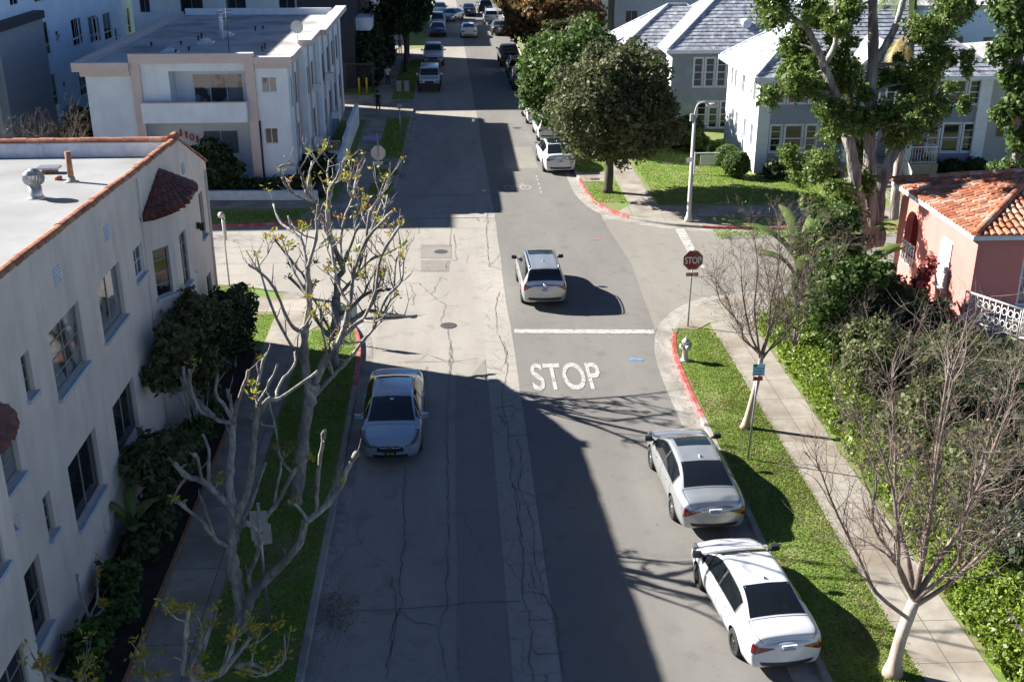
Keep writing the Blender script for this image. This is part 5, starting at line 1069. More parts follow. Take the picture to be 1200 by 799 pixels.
LIMBS_C=[(0.16,0.1,[(-5.08,21.5,0),(-5.0,21.5,0.62),(-5.03,21.5,1.22),(-5.07,21.5,1.92),(-5.06,21.5,2.27),(-4.97,21.5,2.72)]),(0.1,0.06,[(-4.97,21.5,2.72),(-4.99,21.69,3.73),(-4.94,21.89,4.28),(-4.86,22.08,5.04)]),(0.05,0.035,[(-4.86,22.08,5.04),(-5.17,22.22,5.03),(-5.34,22.36,5.07),(-5.65,22.51,5.18),(-5.82,22.65,5.65),(-5.84,22.79,6.01)]),(0.045,0.03,[(-5.34,22.36,5.07),(-5.73,22.72,5.29),(-6.02,23.07,5.46),(-6.13,23.43,5.8)]),(0.045,0.03,[(-4.86,22.08,5.04),(-5.05,22.27,5.38),(-5.26,22.46,5.56),(-5.21,22.66,5.95)]),(0.045,0.03,[(-4.86,22.08,5.04),(-4.99,22.59,5.34),(-5.15,23.09,5.38)]),(0.05,0.03,[(-4.86,22.08,5.04),(-4.61,21.52,5.73),(-4.2,20.95,6.73)]),(0.09,0.05,[(-4.97,21.5,2.72),(-4.84,21.48,3.07),(-4.53,21.47,3.84),(-4.37,21.45,4.6),(-4.26,21.43,5.34),(-4.17,21.42,5.76)]),(0.05,0.03,[(-4.26,21.43,5.34),(-4.05,21.79,5.69),(-3.83,22.14,5.57),(-3.02,22.5,6.02)]),(0.035,0.025,[(-4.17,21.42,5.76),(-4.21,21.54,6.01),(-4.05,21.66,6.57),(-3.96,21.78,6.77)]),(0.035,0.025,[(-3.92,22.14,5.57),(-3.85,22.46,5.79),(-3.58,22.78,6.07),(-3.58,23.11,6.25)]),(0.03,0.02,[(-4.17,21.42,5.76),(-3.87,20.95,6.37),(-3.53,20.49,7.06)]),(0.08,0.05,[(-4.97,21.5,2.72),(-4.95,21.49,3.18),(-5.17,21.47,3.58),(-5.51,21.46,3.98),(-5.78,21.44,4.11),(-6.06,21.43,4.45)]),(0.04,0.03,[(-5.51,21.46,3.98),(-5.47,21.15,4.68),(-5.47,20.85,4.95)]),(0.045,0.03,[(-5.17,21.47,3.58),(-5.38,21.51,3.95),(-5.31,21.54,4.68),(-5.43,21.58,5.04)]),(0.035,0.02,[(-5.78,21.44,4.11),(-6.01,21.53,3.85),(-6.28,21.62,3.36)]),(0.06,0.035,[(-5.06,21.5,2.27),(-5.28,21.11,2.75),(-5.42,20.72,3.43),(-5.76,20.33,4.15)]),(0.035,0.025,[(-5.28,21.11,2.75),(-5.29,20.77,3.4),(-5.32,20.43,4.24)]),(0.06,0.04,[(-4.87,21.5,2.83),(-4.3,21.37,3.06),(-3.9,21.24,3.57),(-3.55,21.1,4.23),(-3.18,20.97,4.72)]),(0.04,0.03,[(-4.76,21.5,2.94),(-4.54,21.83,3.3),(-4.36,22.17,3.78),(-4.33,22.5,3.82)]),(0.03,0.02,[(-4.0,21.24,3.52),(-3.86,21.55,4.1),(-3.86,21.87,4.25)]),(0.12,0.07,[(-5.04,21.5,0.02),(-4.7,21.34,1.08),(-4.29,21.17,1.65),(-3.78,21.01,2.26),(-3.43,20.85,2.8),(-3.28,20.68,3.39)]),(0.07,0.05,[(-3.28,20.68,3.39),(-3.01,20.86,3.49),(-2.58,21.04,3.92),(-2.38,21.22,4.35),(-2.17,21.4,4.62)]),(0.045,0.035,[(-3.06,20.86,3.49),(-2.92,20.57,4.51),(-2.8,20.28,5.17),(-2.64,19.99,5.86)]),(0.03,0.02,[(-2.95,21.5,3.33),(-2.54,21.78,4.16)]),(0.04,0.03,[(-3.43,20.85,2.8),(-3.23,20.4,3.67),(-3.36,19.95,4.25)]),(0.05,0.04,[(-4.69,21.34,1.2),(-4.63,21.04,1.87),(-4.33,20.74,2.62),(-4.19,20.44,3.24),(-4.41,20.14,3.75)])]
LIMBS_B=[(0.2,0.14,[(-4.57,27.05,0),(-4.36,27.05,0.92),(-4.1,27.05,2.45),(-3.91,27.05,3.2),(-3.77,27.05,3.69)]),(0.12,0.07,[(-3.91,27.05,3.2),(-3.93,26.83,4.27),(-3.85,26.61,5.3),(-3.65,26.4,6.29),(-3.61,26.18,7.14)]),(0.06,0.03,[(-3.85,26.61,5.3),(-4.16,26.4,5.62),(-4.38,26.19,6.49),(-4.58,25.97,7.01),(-4.95,25.76,7.41)]),(0.05,0.03,[(-3.93,26.83,4.27),(-4.44,27.31,4.91),(-4.88,27.8,5.8),(-5.2,28.28,6.81)]),(0.04,0.025,[(-3.65,26.4,6.29),(-4.04,26.95,6.77),(-4.38,27.51,7.5)]),(0.12,0.08,[(-3.77,27.05,3.69),(-3.32,26.84,4.61),(-2.94,26.63,5.16),(-2.66,26.42,6.04)]),(0.07,0.04,[(-2.94,26.63,5.16),(-2.42,27.09,5.43),(-1.8,27.55,5.31),(-1.08,28.01,5.17)]),(0.06,0.04,[(-3.91,27.05,3.2),(-3.27,27.08,3.9),(-2.81,27.11,4.37),(-2.46,27.14,4.82),(-2.16,27.17,5.16)]),(0.05,0.03,[(-2.42,27.09,5.43),(-2.07,27.27,6.17),(-1.89,27.45,7.03),(-1.38,27.62,7.82)]),(0.05,0.03,[(-2.66,26.42,6.04),(-2.48,26.12,7.03),(-2.11,25.83,7.97),(-1.46,25.53,8.72)]),(0.05,0.03,[(-2.66,26.42,6.04),(-2.99,26.86,6.56),(-3.13,27.3,7.32),(-3.36,27.74,7.75)]),(0.04,0.025,[(-2.11,25.83,7.97),(-2.04,26.11,8.52),(-1.69,26.4,8.96)]),(0.04,0.03,[(-2.16,27.17,5.16),(-1.85,27.63,5.81),(-1.46,28.1,6.11),(-1.39,28.57,6.66)]),(0.05,0.03,[(-3.61,26.18,7.14),(-3.78,26.57,7.77),(-4.26,26.97,8.05),(-4.5,27.36,8.43)]),(0.05,0.03,[(-3.61,26.18,7.14),(-3.32,25.88,7.98),(-3.19,25.57,8.89)]),(0.045,0.03,[(-4.36,27.05,0.92),(-4.76,26.91,1.53),(-4.83,26.77,2.61),(-4.9,26.63,3.42)]),(0.04,0.03,[(-3.27,27.08,3.9),(-3.37,26.58,5.07),(-3.35,26.08,6.18)])]
LIMBS_A=[(0.24,0.17,[(-4.43,36.6,0),(-4.3,36.6,1.02),(-4.16,36.6,1.97),(-4.15,36.6,2.63)]),(0.13,0.08,[(-4.15,36.6,2.63),(-4.01,36.32,3.37),(-3.78,36.04,3.91),(-4.04,35.77,4.81),(-4.11,35.49,5.93),(-3.95,35.21,6.84)]),(0.08,0.05,[(-3.78,36.04,3.91),(-3.55,35.73,4.55),(-3.23,35.41,5.34)]),(0.1,0.06,[(-4.3,36.6,1.02),(-3.79,36.65,1.56),(-3.42,36.71,1.91),(-3.06,36.76,2.07),(-2.54,36.82,1.95),(-2.02,36.87,1.82),(-1.42,36.93,1.77)]),(0.09,0.05,[(-4.16,36.6,1.97),(-3.63,36.28,2.36),(-3.14,35.96,2.93),(-2.51,35.65,3.21),(-2.06,35.33,3.41),(-1.78,35.01,3.87)]),(0.04,0.03,[(-2.06,35.33,3.41),(-2.0,35.61,4.2),(-1.79,35.9,4.46)]),(0.08,0.04,[(-4.15,36.6,2.63),(-3.69,36.51,3.11),(-3.32,36.43,3.59),(-2.86,36.34,4.07),(-2.41,36.25,4.27),(-2.06,36.17,4.47),(-1.62,36.08,4.76)]),(0.06,0.04,[(-3.32,36.43,3.59),(-3.19,36.22,4.11),(-2.88,36.02,4.97),(-2.39,35.82,6.15)]),(0.06,0.04,[(-3.23,35.41,5.34),(-2.99,35.75,5.67),(-2.75,36.09,5.91),(-2.34,36.43,6.16)]),(0.09,0.05,[(-4.3,36.6,1.02),(-4.59,36.59,1.41),(-4.82,36.58,1.8),(-4.97,36.56,2.19),(-5.11,36.55,2.76),(-5.66,36.54,3.42)]),(0.06,0.04,[(-5.11,36.55,2.76),(-5.09,36.35,3.38),(-5.4,36.16,3.99),(-5.98,35.96,4.95)]),(0.06,0.035,[(-5.11,36.55,2.76),(-5.01,36.53,3.59),(-5.08,36.51,4.32),(-5.21,36.49,4.87)]),(0.06,0.04,[(-4.33,36.6,1.21),(-4.66,36.76,1.92),(-4.91,36.93,2.43),(-5.33,37.09,2.94),(-5.74,37.25,3.64)]),(0.08,0.05,[(-4.04,35.77,4.81),(-4.19,35.29,5.64),(-4.42,34.82,6.45),(-4.57,34.35,6.91)]),(0.07,0.04,[(-3.78,36.04,3.91),(-3.87,36.55,4.56),(-3.75,37.06,5.3),(-3.46,37.56,5.88)]),(0.06,0.035,[(-4.57,34.35,6.91),(-4.62,33.84,7.52),(-4.76,33.33,8.03),(-5.13,32.82,8.08)]),(0.05,0.03,[(-4.57,34.35,6.91),(-4.5,34.75,7.46),(-4.45,35.15,7.69)]),(0.06,0.03,[(-3.95,35.21,6.84),(-4.07,35.76,7.12),(-4.06,36.31,7.45)]),(0.05,0.03,[(-3.95,35.21,6.84),(-3.6,34.44,7.44),(-3.42,33.67,7.98)]),(0.05,0.03,[(-3.46,37.56,5.88),(-3.38,38.02,6.38),(-3.3,38.48,6.81)]),(0.05,0.03,[(-3.46,37.56,5.88),(-3.59,37.35,6.29),(-3.41,37.14,6.86)]),(0.05,0.03,[(-4.42,34.82,6.45),(-4.82,34.9,6.6),(-5.21,34.99,6.83),(-5.43,35.07,7.23)]),(0.045,0.03,[(-3.06,36.76,2.07),(-2.76,35.98,2.82),(-2.46,35.19,3.91)]),(0.045,0.03,[(-3.14,35.96,2.93),(-2.89,35.24,3.63),(-2.48,34.51,4.48)]),(0.04,0.03,[(-2.54,36.82,1.95),(-2.32,36.31,2.51),(-2.02,35.8,2.97)])]
LIMBS_D=[(0.14,0.1,[(-4.52,15.6,0),(-4.46,15.6,2.84),(-4.47,15.6,3.37),(-4.48,15.6,3.81)]),(0.05,0.03,[(-4.48,15.6,3.81),(-4.64,15.46,3.67),(-4.49,15.32,4.45),(-4.35,15.18,5.18)]),(0.05,0.03,[(-4.48,15.6,3.81),(-4.62,15.72,3.46),(-4.47,15.84,3.8),(-4.4,15.96,4.14)]),(0.05,0.03,[(-4.54,15.72,3.46),(-4.43,16.02,3.75),(-4.31,16.32,4.01)]),(0.05,0.03,[(-4.47,15.6,3.37),(-4.16,15.75,3.41),(-3.89,15.91,3.63),(-3.68,16.06,3.86),(-3.56,16.22,3.88)]),(0.04,0.03,[(-4.16,15.75,3.41),(-3.88,15.65,3.92),(-3.74,15.54,4.34)]),(0.04,0.025,[(-3.9,15.91,3.46),(-3.59,15.81,3.56),(-3.34,15.71,3.51)]),(0.06,0.03,[(-4.46,15.6,2.84),(-5.12,15.61,2.86),(-5.27,15.62,3.39),(-5.33,15.63,3.56)]),(0.06,0.03,[(-5.12,15.61,2.86),(-6.16,15.74,2.79),(-6.58,15.87,3.16),(-7.12,16.0,3.41)]),(0.05,0.03,[(-6.58,15.87,3.16),(-6.87,15.59,3.48),(-6.82,15.32,4.11)]),(0.04,0.02,[(-6.16,15.74,2.79),(-6.5,15.91,3.29),(-6.45,16.09,3.51)]),(0.03,0.02,[(-3.9,15.91,3.46),(-3.44,16.05,3.15),(-3.16,16.19,3.28),(-3.11,16.33,3.28)])]
LIMBS_BIG=[(0.42,0.2,[(17.38,45,1.43),(17.09,45,2.33),(16.7,45,4.08),(16.19,45,5.89),(15.69,45,7.08),(15.21,45,8.24),(14.78,45,9.04)]),(0.2,0.1,[(14.61,44.5,9.11),(14.17,44.5,10.0),(13.65,44.5,10.66),(12.45,44.5,11.42)]),(0.18,0.1,[(14.87,45.3,8.99),(15.25,45.3,9.89),(15.09,45.3,11.33)]),(0.42,0.24,[(17.88,45.5,1.4),(17.78,45.5,2.17),(17.37,45.5,4.56),(17.07,45.5,6.97),(16.91,45.5,9.29),(16.58,45.5,11.96)]),(0.25,0.14,[(16.95,45.5,8.95),(17.43,45.5,9.85),(17.69,45.5,10.52),(17.9,45.5,11.73)]),(0.38,0.12,[(18.26,46,1.24),(18.12,46,2.92),(18.18,46,4.42),(18.64,46,5.65),(19.39,46,6.49),(19.79,46,7.09),(19.84,46,8.03),(19.85,46,9.2),(19.86,46,10.79)]),(0.2,0.1,[(17.66,46.5,1.88),(16.85,46.5,5.56),(16.45,46.5,7.98),(16.1,46.5,9.96),(16.17,46.5,11.43)])]
LIMBS_PALM=[(0.2,0.16,[(20.48,50,1.23),(20.42,50,2.47),(20.36,50,3.97),(20.31,50,7.37),(20.07,50,11.09),(20.03,50,11.81)])]

G_ST = 'heavily pruned street trees on the left parkway'
pollard('street_tree', LIMBS_C, 'pale heavily pruned tree with stubby forked limbs, nearest tree with its trunk in view', 3, G_ST, lf=.14, tw=.35)
pollard('street_tree', LIMBS_B, 'pruned tree with leaning trunk just behind the white backed sign, left of the silver sedan', 4, G_ST, lf=.16, tw=1.1, rs=.9)
pollard('street_tree', LIMBS_A, 'tall many limbed pruned tree with yellow sprouts at the left corner', 6, G_ST, lf=.26, tw=1.15, rs=.84)
pollard('street_tree', LIMBS_D, 'pruned tree with orange and yellow sprouts, its top poking in at the bottom left edge', 9, G_ST, lf=.75, tw=.8)
def bare_tree(name, label, base, trunk, tr, tops, mat, seed, levels=3, twn=4, group=None, lf=None, L0=1.0, tl=None):
    """vase shaped bare tree: trunk polyline, then limbs aimed at tops, then recursive fine twigs"""
    rr = random.Random(seed); t = empty(name, (base[0], base[1], .12), 0, label, 'tree', group); m = MB(); mb_ = MB(); LV = []; LF = []; g = np.random.default_rng(seed)
    tp = smooth_path(trunk, 4); n = len(tp); m.tube(tp, [tr[0]+(tr[1]-tr[0])*(k/(n-1))**.7 if k > 1 else tr[0]*(1.6-.35*k) for k in range(n)], 12, wob=.05); m.build('trunk', M[mat], t, fix=False)
    def rec(p, d, L, r, lev):
        k = 4; pts = [p]; q = p
        for i in range(k):
            d = (d+Vector((rr.uniform(-1, 1), rr.uniform(-1, 1), rr.uniform(-.7, .9)))*.3).normalized(); q = q+d*L/k; pts.append(q)
        mb_.tube(pts, [r*(1-.6*i/k) for i in range(k+1)], 6 if lev > 2 else (4 if lev > 1 else 3), cap=lev > 2)
        if lev <= 0:
            if lf and rr.random() < lf: tuft(LV, LF, q, 3, .06, g)
            return
        for i in range(twn):
            b0 = pts[rr.randint(1, k)]; dd = (d+Vector((rr.uniform(-1, 1), rr.uniform(-1, 1), rr.uniform(-.6, .7)))*1.05).normalized(); rec(b0, dd, L*rr.uniform(.5, .8), max(.0045, r*.42), lev-1)
    for (x, y, z, r) in tops:
        s = tp[-1-rr.randint(0, 2)] if rr.random() < .7 else tp[-1]; e = Vector((x, y, z)); mid = s.lerp(e, .45); out = Vector((e.x-s.x, e.y-s.y, 0)); mid = mid+out*.12-Vector((0, 0, .12*(e-s).length*.3))
        pts = smooth_path([s, s.lerp(mid, .5)+out*.06+Vector((rr.uniform(-.1, .1), rr.uniform(-.1, .1), 0)), mid+Vector((rr.uniform(-.15, .15), rr.uniform(-.15, .15), 0)), mid.lerp(e, .5)+Vector((rr.uniform(-.2, .2), rr.uniform(-.2, .2), .05)), e], 3); k = len(pts)
        mb_.tube(pts, [r*(1-.78*i/(k-1)) for i in range(k)], 8, cap=False)
        for i in range(3, k):
            for _ in range(2 if i < k-1 else 4):
                d = (pts[i]-pts[i-1]).normalized(); dd = (d+Vector((rr.uniform(-1, 1), rr.uniform(-1, 1), rr.uniform(-.1, .8)))*.7).normalized()
                rec(pts[i], dd, L0*rr.uniform(.5, 1), max(.008, r*.35*(1-.5*i/k)), levels-1)
    mb_.build('branches', M[tl or mat], t, fix=False)
    if LV: tag(arrays_mesh('leaves', np.array(LV), np.array(LF), M['leaf_rust'], t), kind='stuff')
    return t
bare_tree('crepe_myrtle', 'bare pinkish barked tree with a fan of fine twigs, nearest on the right parkway', (9.15, 19.2), [(9.15, 19.2, .1), (9.2, 19.2, 1.0), (9.38, 19.2, 2.0)], (.15, .12),
          [(7.0, 19.0, 5.2, .05), (7.9, 18.6, 6.0, .06), (8.5, 19.8, 6.7, .07), (9.2, 18.7, 7.2, .075), (9.7, 20.0, 7.0, .07), (10.4, 18.9, 6.9, .07), (11.1, 19.9, 6.3, .07), (10.9, 18.2, 5.3, .06), (8.2, 20.4, 5.4, .05), (9.6, 17.6, 5.9, .06), (11.4, 19.0, 5.2, .05)], 'bark_crepe', 21, 3, 3, 'bare crepe myrtles on the right', lf=.06, L0=1.35, tl='twig_main')
bare_tree('crepe_myrtle', 'bare slender leaning tree with wispy twigs behind the pale blue parking sign', (8.85, 31), [(8.85, 31.0, .1), (9.0, 31.0, 1.0), (9.15, 31.05, 1.9), (9.2, 31.1, 2.6)], (.11, .075),
          [(7.6, 31, 5.0, .035), (8.2, 30.6, 5.7, .04), (8.7, 31.4, 6.4, .045), (9.3, 30.8, 6.6, .045), (9.9, 31.4, 5.9, .04), (10.3, 31, 5.0, .035), (8.1, 31.6, 4.3, .03), (9.9, 30.5, 4.4, .03)], 'bark_crepe', 22, 3, 3, 'bare crepe myrtles on the right', lf=.12, L0=.95, tl='twig')
bare_tree('bare_garden_tree', 'dark bare twiggy tree standing in the hedge bed left of the tall bushes', (11.7, 35.5), [(11.7, 35.5, .1), (11.6, 35.5, 1.6)], (.07, .05),
          [(10.2, 35.5, 4.2, .03), (10.8, 35.8, 5.0, .035), (11.4, 35.2, 5.4, .035), (12.3, 35.9, 5.0, .035), (12.8, 35.4, 4.3, .03), (10.6, 35, 3.4, .025)], 'twig', 23, 3, 3, lf=.2, L0=.9)
# ---- broadleaf trees with crowns
def crown_tree(name, label, base, trunk_top, tr, clumps, n, size, mat, seed, bark='bark_dark', limbs=8, group=None, **kw):
    t = empty(name, (base[0], base[1], .12), 0, label, 'tree', group); B = Vector((base[0], base[1], .1)); T = Vector(trunk_top); m = MB()
    m.tube(smooth_path([B, B.lerp(T, .5)+Vector((.05, .03, 0)), T], 4), [tr*1.35, tr*1.08, tr, tr*.97, tr*.93, tr*.9, tr*.88, tr*.86, tr*.84], 12, wob=.06)
    for i in range(limbs):
        c = clumps[i % len(clumps)]; e = Vector(c[:3])+Vector((random.uniform(-.4, .4), random.uniform(-.4, .4), 0))*c[3]; s = B.lerp(T, random.uniform(.8, 1)); md = s.lerp(e, .5)+Vector((0, 0, .2))
        m.tube(smooth_path([s, md, e], 3), [tr*.5, tr*.42, tr*.36, tr*.3, tr*.22, tr*.15, tr*.08], 7, wob=.05)
    m.build('trunk', M[bark], t, fix=False); foliage('crown', clumps, n, size, M[mat], t, seed, **kw); return t
def ball(cx, cy, cz, rx, rz, k, r, seed):
    q = random.Random(seed); o = []
    for i in range(k):
        z = 1-2*(i+.5)/k; a = i*2.39996; s = math.sqrt(1-z*z); rr = q.uniform(.6, .84)
        o.append((cx+rx*rr*s*math.cos(a), cy+rx*rr*s*math.sin(a), cz+rz*rr*z, r*q.uniform(.75, 1.25)))
    return o+[(cx, cy, cz, rx*.62, rz*.62)]
crown_tree('round_street_tree', 'dense round olive green tree on a straight trunk at the far right corner', (8.35, 59.8), (8.35, 59.8, 3.0), .24, ball(8.45, 59.8, 4.95, 3.6, 2.95, 38, 1.1, 1), 85000, .10, 'leaf_olive', 31, limbs=14, shell=.5)
crown_tree('street_tree', 'brighter green broad tree directly behind the dense round tree', (8.2, 72.5), (8.1, 72.5, 2.6), .25, ball(7.7, 73, 4.4, 3.5, 2.6, 24, 1.25, 2)+[(5.4, 72.5, 3.3, 1.2), (10.5, 73.5, 5.0, 1.3)], 45000, .14, 'leaf_green', 32, limbs=10)
crown_tree('street_tree', 'grey green bushy tree between the bright tree and the orange tree', (8.6, 82), (8.6, 82, 2.5), .22, ball(8.6, 82.5, 4.6, 2.8, 2.0, 16, 1.1, 3), 18000, .18, 'leaf_olive', 33, limbs=8)
crown_tree('autumn_tree', 'rusty orange and brown leaved spreading tree up the right side of the street', (8.3, 96), (8.2, 96, 2.6), .26, ball(8.3, 96.5, 5.5, 4.3, 2.3, 26, 1.2, 4), 38000, .17, 'leaf_rust', 34, limbs=10)
crown_tree('autumn_tree', 'darker brown leafed tree just beyond the rusty orange tree', (8.2, 112), (8.2, 112, 2.6), .26, ball(8.4, 112.5, 5.4, 3.4, 2.4, 18, 1.3, 5), 20000, .22, 'leaf_rust', 35, limbs=8)
crown_tree('street_tree', 'leafy tree at the far top right of the street past the parked cars', (7.9, 132), (7.9, 132, 2.8), .26, ball(7.9, 132, 5.0, 3.4, 2.6, 14, 1.4, 6), 13000, .25, 'leaf_olive', 36, limbs=7)
crown_tree('parkway_tree', 'tall dark leaved tree with bare lower trunk over the left sidewalk far up the street', (-4.2, 103), (-4.1, 103, 3.4), .2, [(-3.9, 102.5, 5.2, 1.2), (-5.2, 103, 5.2, 1.0), (-2.6, 103, 5.6, 1.0), (-4.4, 104, 6.8, 1.4), (-5.6, 103, 6.8, 1.0), (-2.8, 103, 7, 1.3), (-4.6, 102, 4.2, .7), (-4.6, 103, 8, 1.5), (-3.2, 102.4, 4.2, .6)], 13000, .19, 'leaf_dark', 37, limbs=12, shell=.25)
crown_tree('parkway_tree', 'slim dark tree on the left parkway just behind the parked white truck', (-4.35, 112), (-4.3, 112, 3.4), .2, ball(-4.5, 112, 5.2, 2.0, 1.8, 10, 1.0, 7), 9000, .22, 'leaf_dark', 38, limbs=6)
crown_tree('parkway_tree', 'farthest tree visible on the left parkway beyond the intersection', (-4.2, 140), (-4.2, 140, 3.2), .22, ball(-4.5, 140, 5.6, 2.6, 2.4, 10, 1.3, 8), 8000, .26, 'leaf_olive', 39, limbs=6)
for i, (x, y, z, r, rz, lb) in enumerate(((-6.9, 96.0, 1.9, 1.0, 2.2, 'tall dark clipped hedge bush nearest the yellow bollards'), (-6.8, 99.2, 2.6, 1.1, 2.8, 'tall dark conical bush against the charcoal building'), (-6.6, 102.6, 3.0, 1.2, 3.2, 'tallest dark bush against the charcoal building'), (-6.5, 106.2, 2.4, 1.1, 2.6, 'dark bush at the far end of the charcoal building'))):
    shrub('tall_bush', lb, (x, y, .14), [(0, 0, z, r, rz), (.3, .5, z*.6, r*.9, rz*.5), (-.2, -.6, z*.5, r*.9, rz*.5)], 6500, .16, 'leaf_dark', 40+i, 'tall bushes along the charcoal building', shell=.4)
# ---- big multi-trunk tree
t = empty('multi_trunk_tree', (16.95, 44.8, .12), 0, 'very large multi trunked tree with furrowed bark in front of the grey house', 'tree')
m = MB()
for i, (r0, r1, pts) in enumerate(LIMBS_BIG):
    pp = smooth_path(pts, 5); n = len(pp)
    m.tube(pp, [(r0+(r1-r0)*k/(n-1))*.76*(1+.1*math.sin(k*1.7+i))+(.06 if k < 3 and i in (0, 3, 5) else 0) for k in range(n)], 14, wob=.07)
CL = [(12.8, 44.1, 11.0, 1.7), (12.5, 45.0, 11.4, 1.1), (13.8, 46.0, 9.8, 1.1), (13.9, 46.9, 8.8, 1.3), (13.5, 44.6, 8.1, 1.3), (14.6, 45.5, 8.7, 1.1), (15.9, 46.4, 8.0, 1.5), (14.7, 44.1, 7.6, 1.1), (16.3, 45.0, 7.1, 1.3), (16.2, 46.0, 6.2, 1.1), (14.9, 46.9, 4.6, 1.5), (15.2, 44.6, 4.3, 1.5), (16.3, 45.5, 4.3, 1.1), (18.1, 46.4, 5.8, 1.5), (17.9, 44.1, 6.9, 1.5), (18.9, 45.0, 7.0, 1.3), (19.9, 46.0, 7.7, 1.5), (21.3, 46.9, 7.5, 0.9), (18.8, 44.6, 9.8, 1.5), (19.8, 45.5, 10.3, 1.5), (20.0, 46.4, 11.0, 1.5), (18.6, 44.1, 9.0, 1.1), (18.1, 45.0, 8.3, 1.1), (17.8, 46.0, 8.6, 0.9), (15.3, 46.9, 10.5, 1.5), (15.5, 44.6, 10.6, 1.1), (16.2, 45.5, 11.3, 1.1), (15.8, 46.4, 9.4, 0.9), (19.5, 44.1, 9.5, 0.9)]
for c in CL:
    best = min((p for l in LIMBS_BIG for p in smooth_path(l[2], 3)), key=lambda p: (p-Vector(c[:3])).length+(1.0 if p.z > c[2] else 0))
    e = Vector(c[:3]); m.tube(smooth_path([best, best.lerp(e, .5)+Vector((0, 0, .15)), e], 3), [.09, .08, .07, .06, .05, .035, .02], 6, wob=.06)
m.build('trunk', M['bark_big'], t, fix=False)
CL2 = []
for c in CL:
    for _ in range(4): CL2.append((c[0]+random.uniform(-.65, .65)*c[3], c[1]+random.uniform(-.65, .65)*c[3], c[2]+random.uniform(-.65, .65)*c[3], c[3]*random.uniform(.28, .5)))
foliage('crown', CL2, 85000, .075, M['leaf_bright'], t, 50, shell=.15, noise_amp=.5)
t = empty('palm_tree', (21.9, 50, .12), 0, 'slender palm trunk with hanging yellow dead fronds right of the huge tree', 'palm tree')
m = MB()
for r0, r1, pts in LIMBS_PALM:
    pp = smooth_path([(p[0], p[1], max(p[2], -.0) if k == 0 else p[2]) for k, p in enumerate(pts)], 8); n = len(pp); m.tube(pp, [(.22-.07*k/(n-1))*(1+.05*(k % 2)) for k in range(n)], 12)
m.build('trunk', M['bark_big'], t, fix=False)
PT = Vector(LIMBS_PALM[0][2][-1])
def frond(V, F, A, d, L, droop, g, w0=.5, n=16):
    A = Vector(A); p = A.copy(); d = Vector(d).normalized(); seg = L/n; side = d.cross(UP).normalized()
    for i in range(n):
        d = (d+Vector((0, 0, -droop/n))).normalized(); q = p+d*seg; u = i/n; wl = w0*math.sin(math.pi*min(1, u*.85+.15))
        for sgn in (-1, 1):
            for j in range(3):
                o = p.lerp(q, j/3); tip = o+side*sgn*wl*g.uniform(.85, 1.1)+d*wl*.55+Vector((0, 0, -wl*.45)); b = len(V); V += [np.array(o), np.array(o+d*.04), np.array(tip), np.array(tip)-np.array(d)*.01]; F.append((b, b+1, b+2, b+3))
        p = q
V = []; F = []; g = np.random.default_rng(3)
for i in range(6): a = -2.6+i*.5; frond(V, F, PT+Vector((0, 0, -2.2-.25*i)), (math.cos(a), math.sin(a), .1), 1.9, 2.6, g, .38)
arrays_mesh('dead_fronds', np.array(V), np.array(F), M['frond_dead'], t)
V = []; F = []
for i in range(16): a = i*.4; frond(V, F, PT, (math.cos(a), math.sin(a), .6-.07*(i % 6)), 2.6, 1.9, g, .5)
arrays_mesh('fronds', np.array(V), np.array(F), M['leaf_green'], t)
t = empty('edge_tree', (27.6, 54, .12), 0, 'leafy ivy clad tree cut off by the upper right edge of the picture', 'tree')
m = MB(); m.tube(smooth_path([(28.0, 54, 0), (27.9, 54, 4), (27.2, 54, 8), (27.3, 54, 12)], 4), .24, 10, wob=.06); m.build('trunk', M['bark_big'], t, fix=False)
foliage('crown', [(26.4, 53.6, 10.6, 1.2), (27.4, 54, 9.0, 1.1), (26.4, 54, 8.4, .7), (27.2, 54, 7.2, .9), (27.8, 54, 6.0, .9), (26.9, 54, 5.3, .6), (28.2, 54, 4.2, .9), (25.9, 53.6, 11.5, .9), (28.3, 54.3, 10, 1.2), (27.7, 54, 2.2, 1.0)], 16000, .13, M['leaf_green'], t, 51, shell=.25)
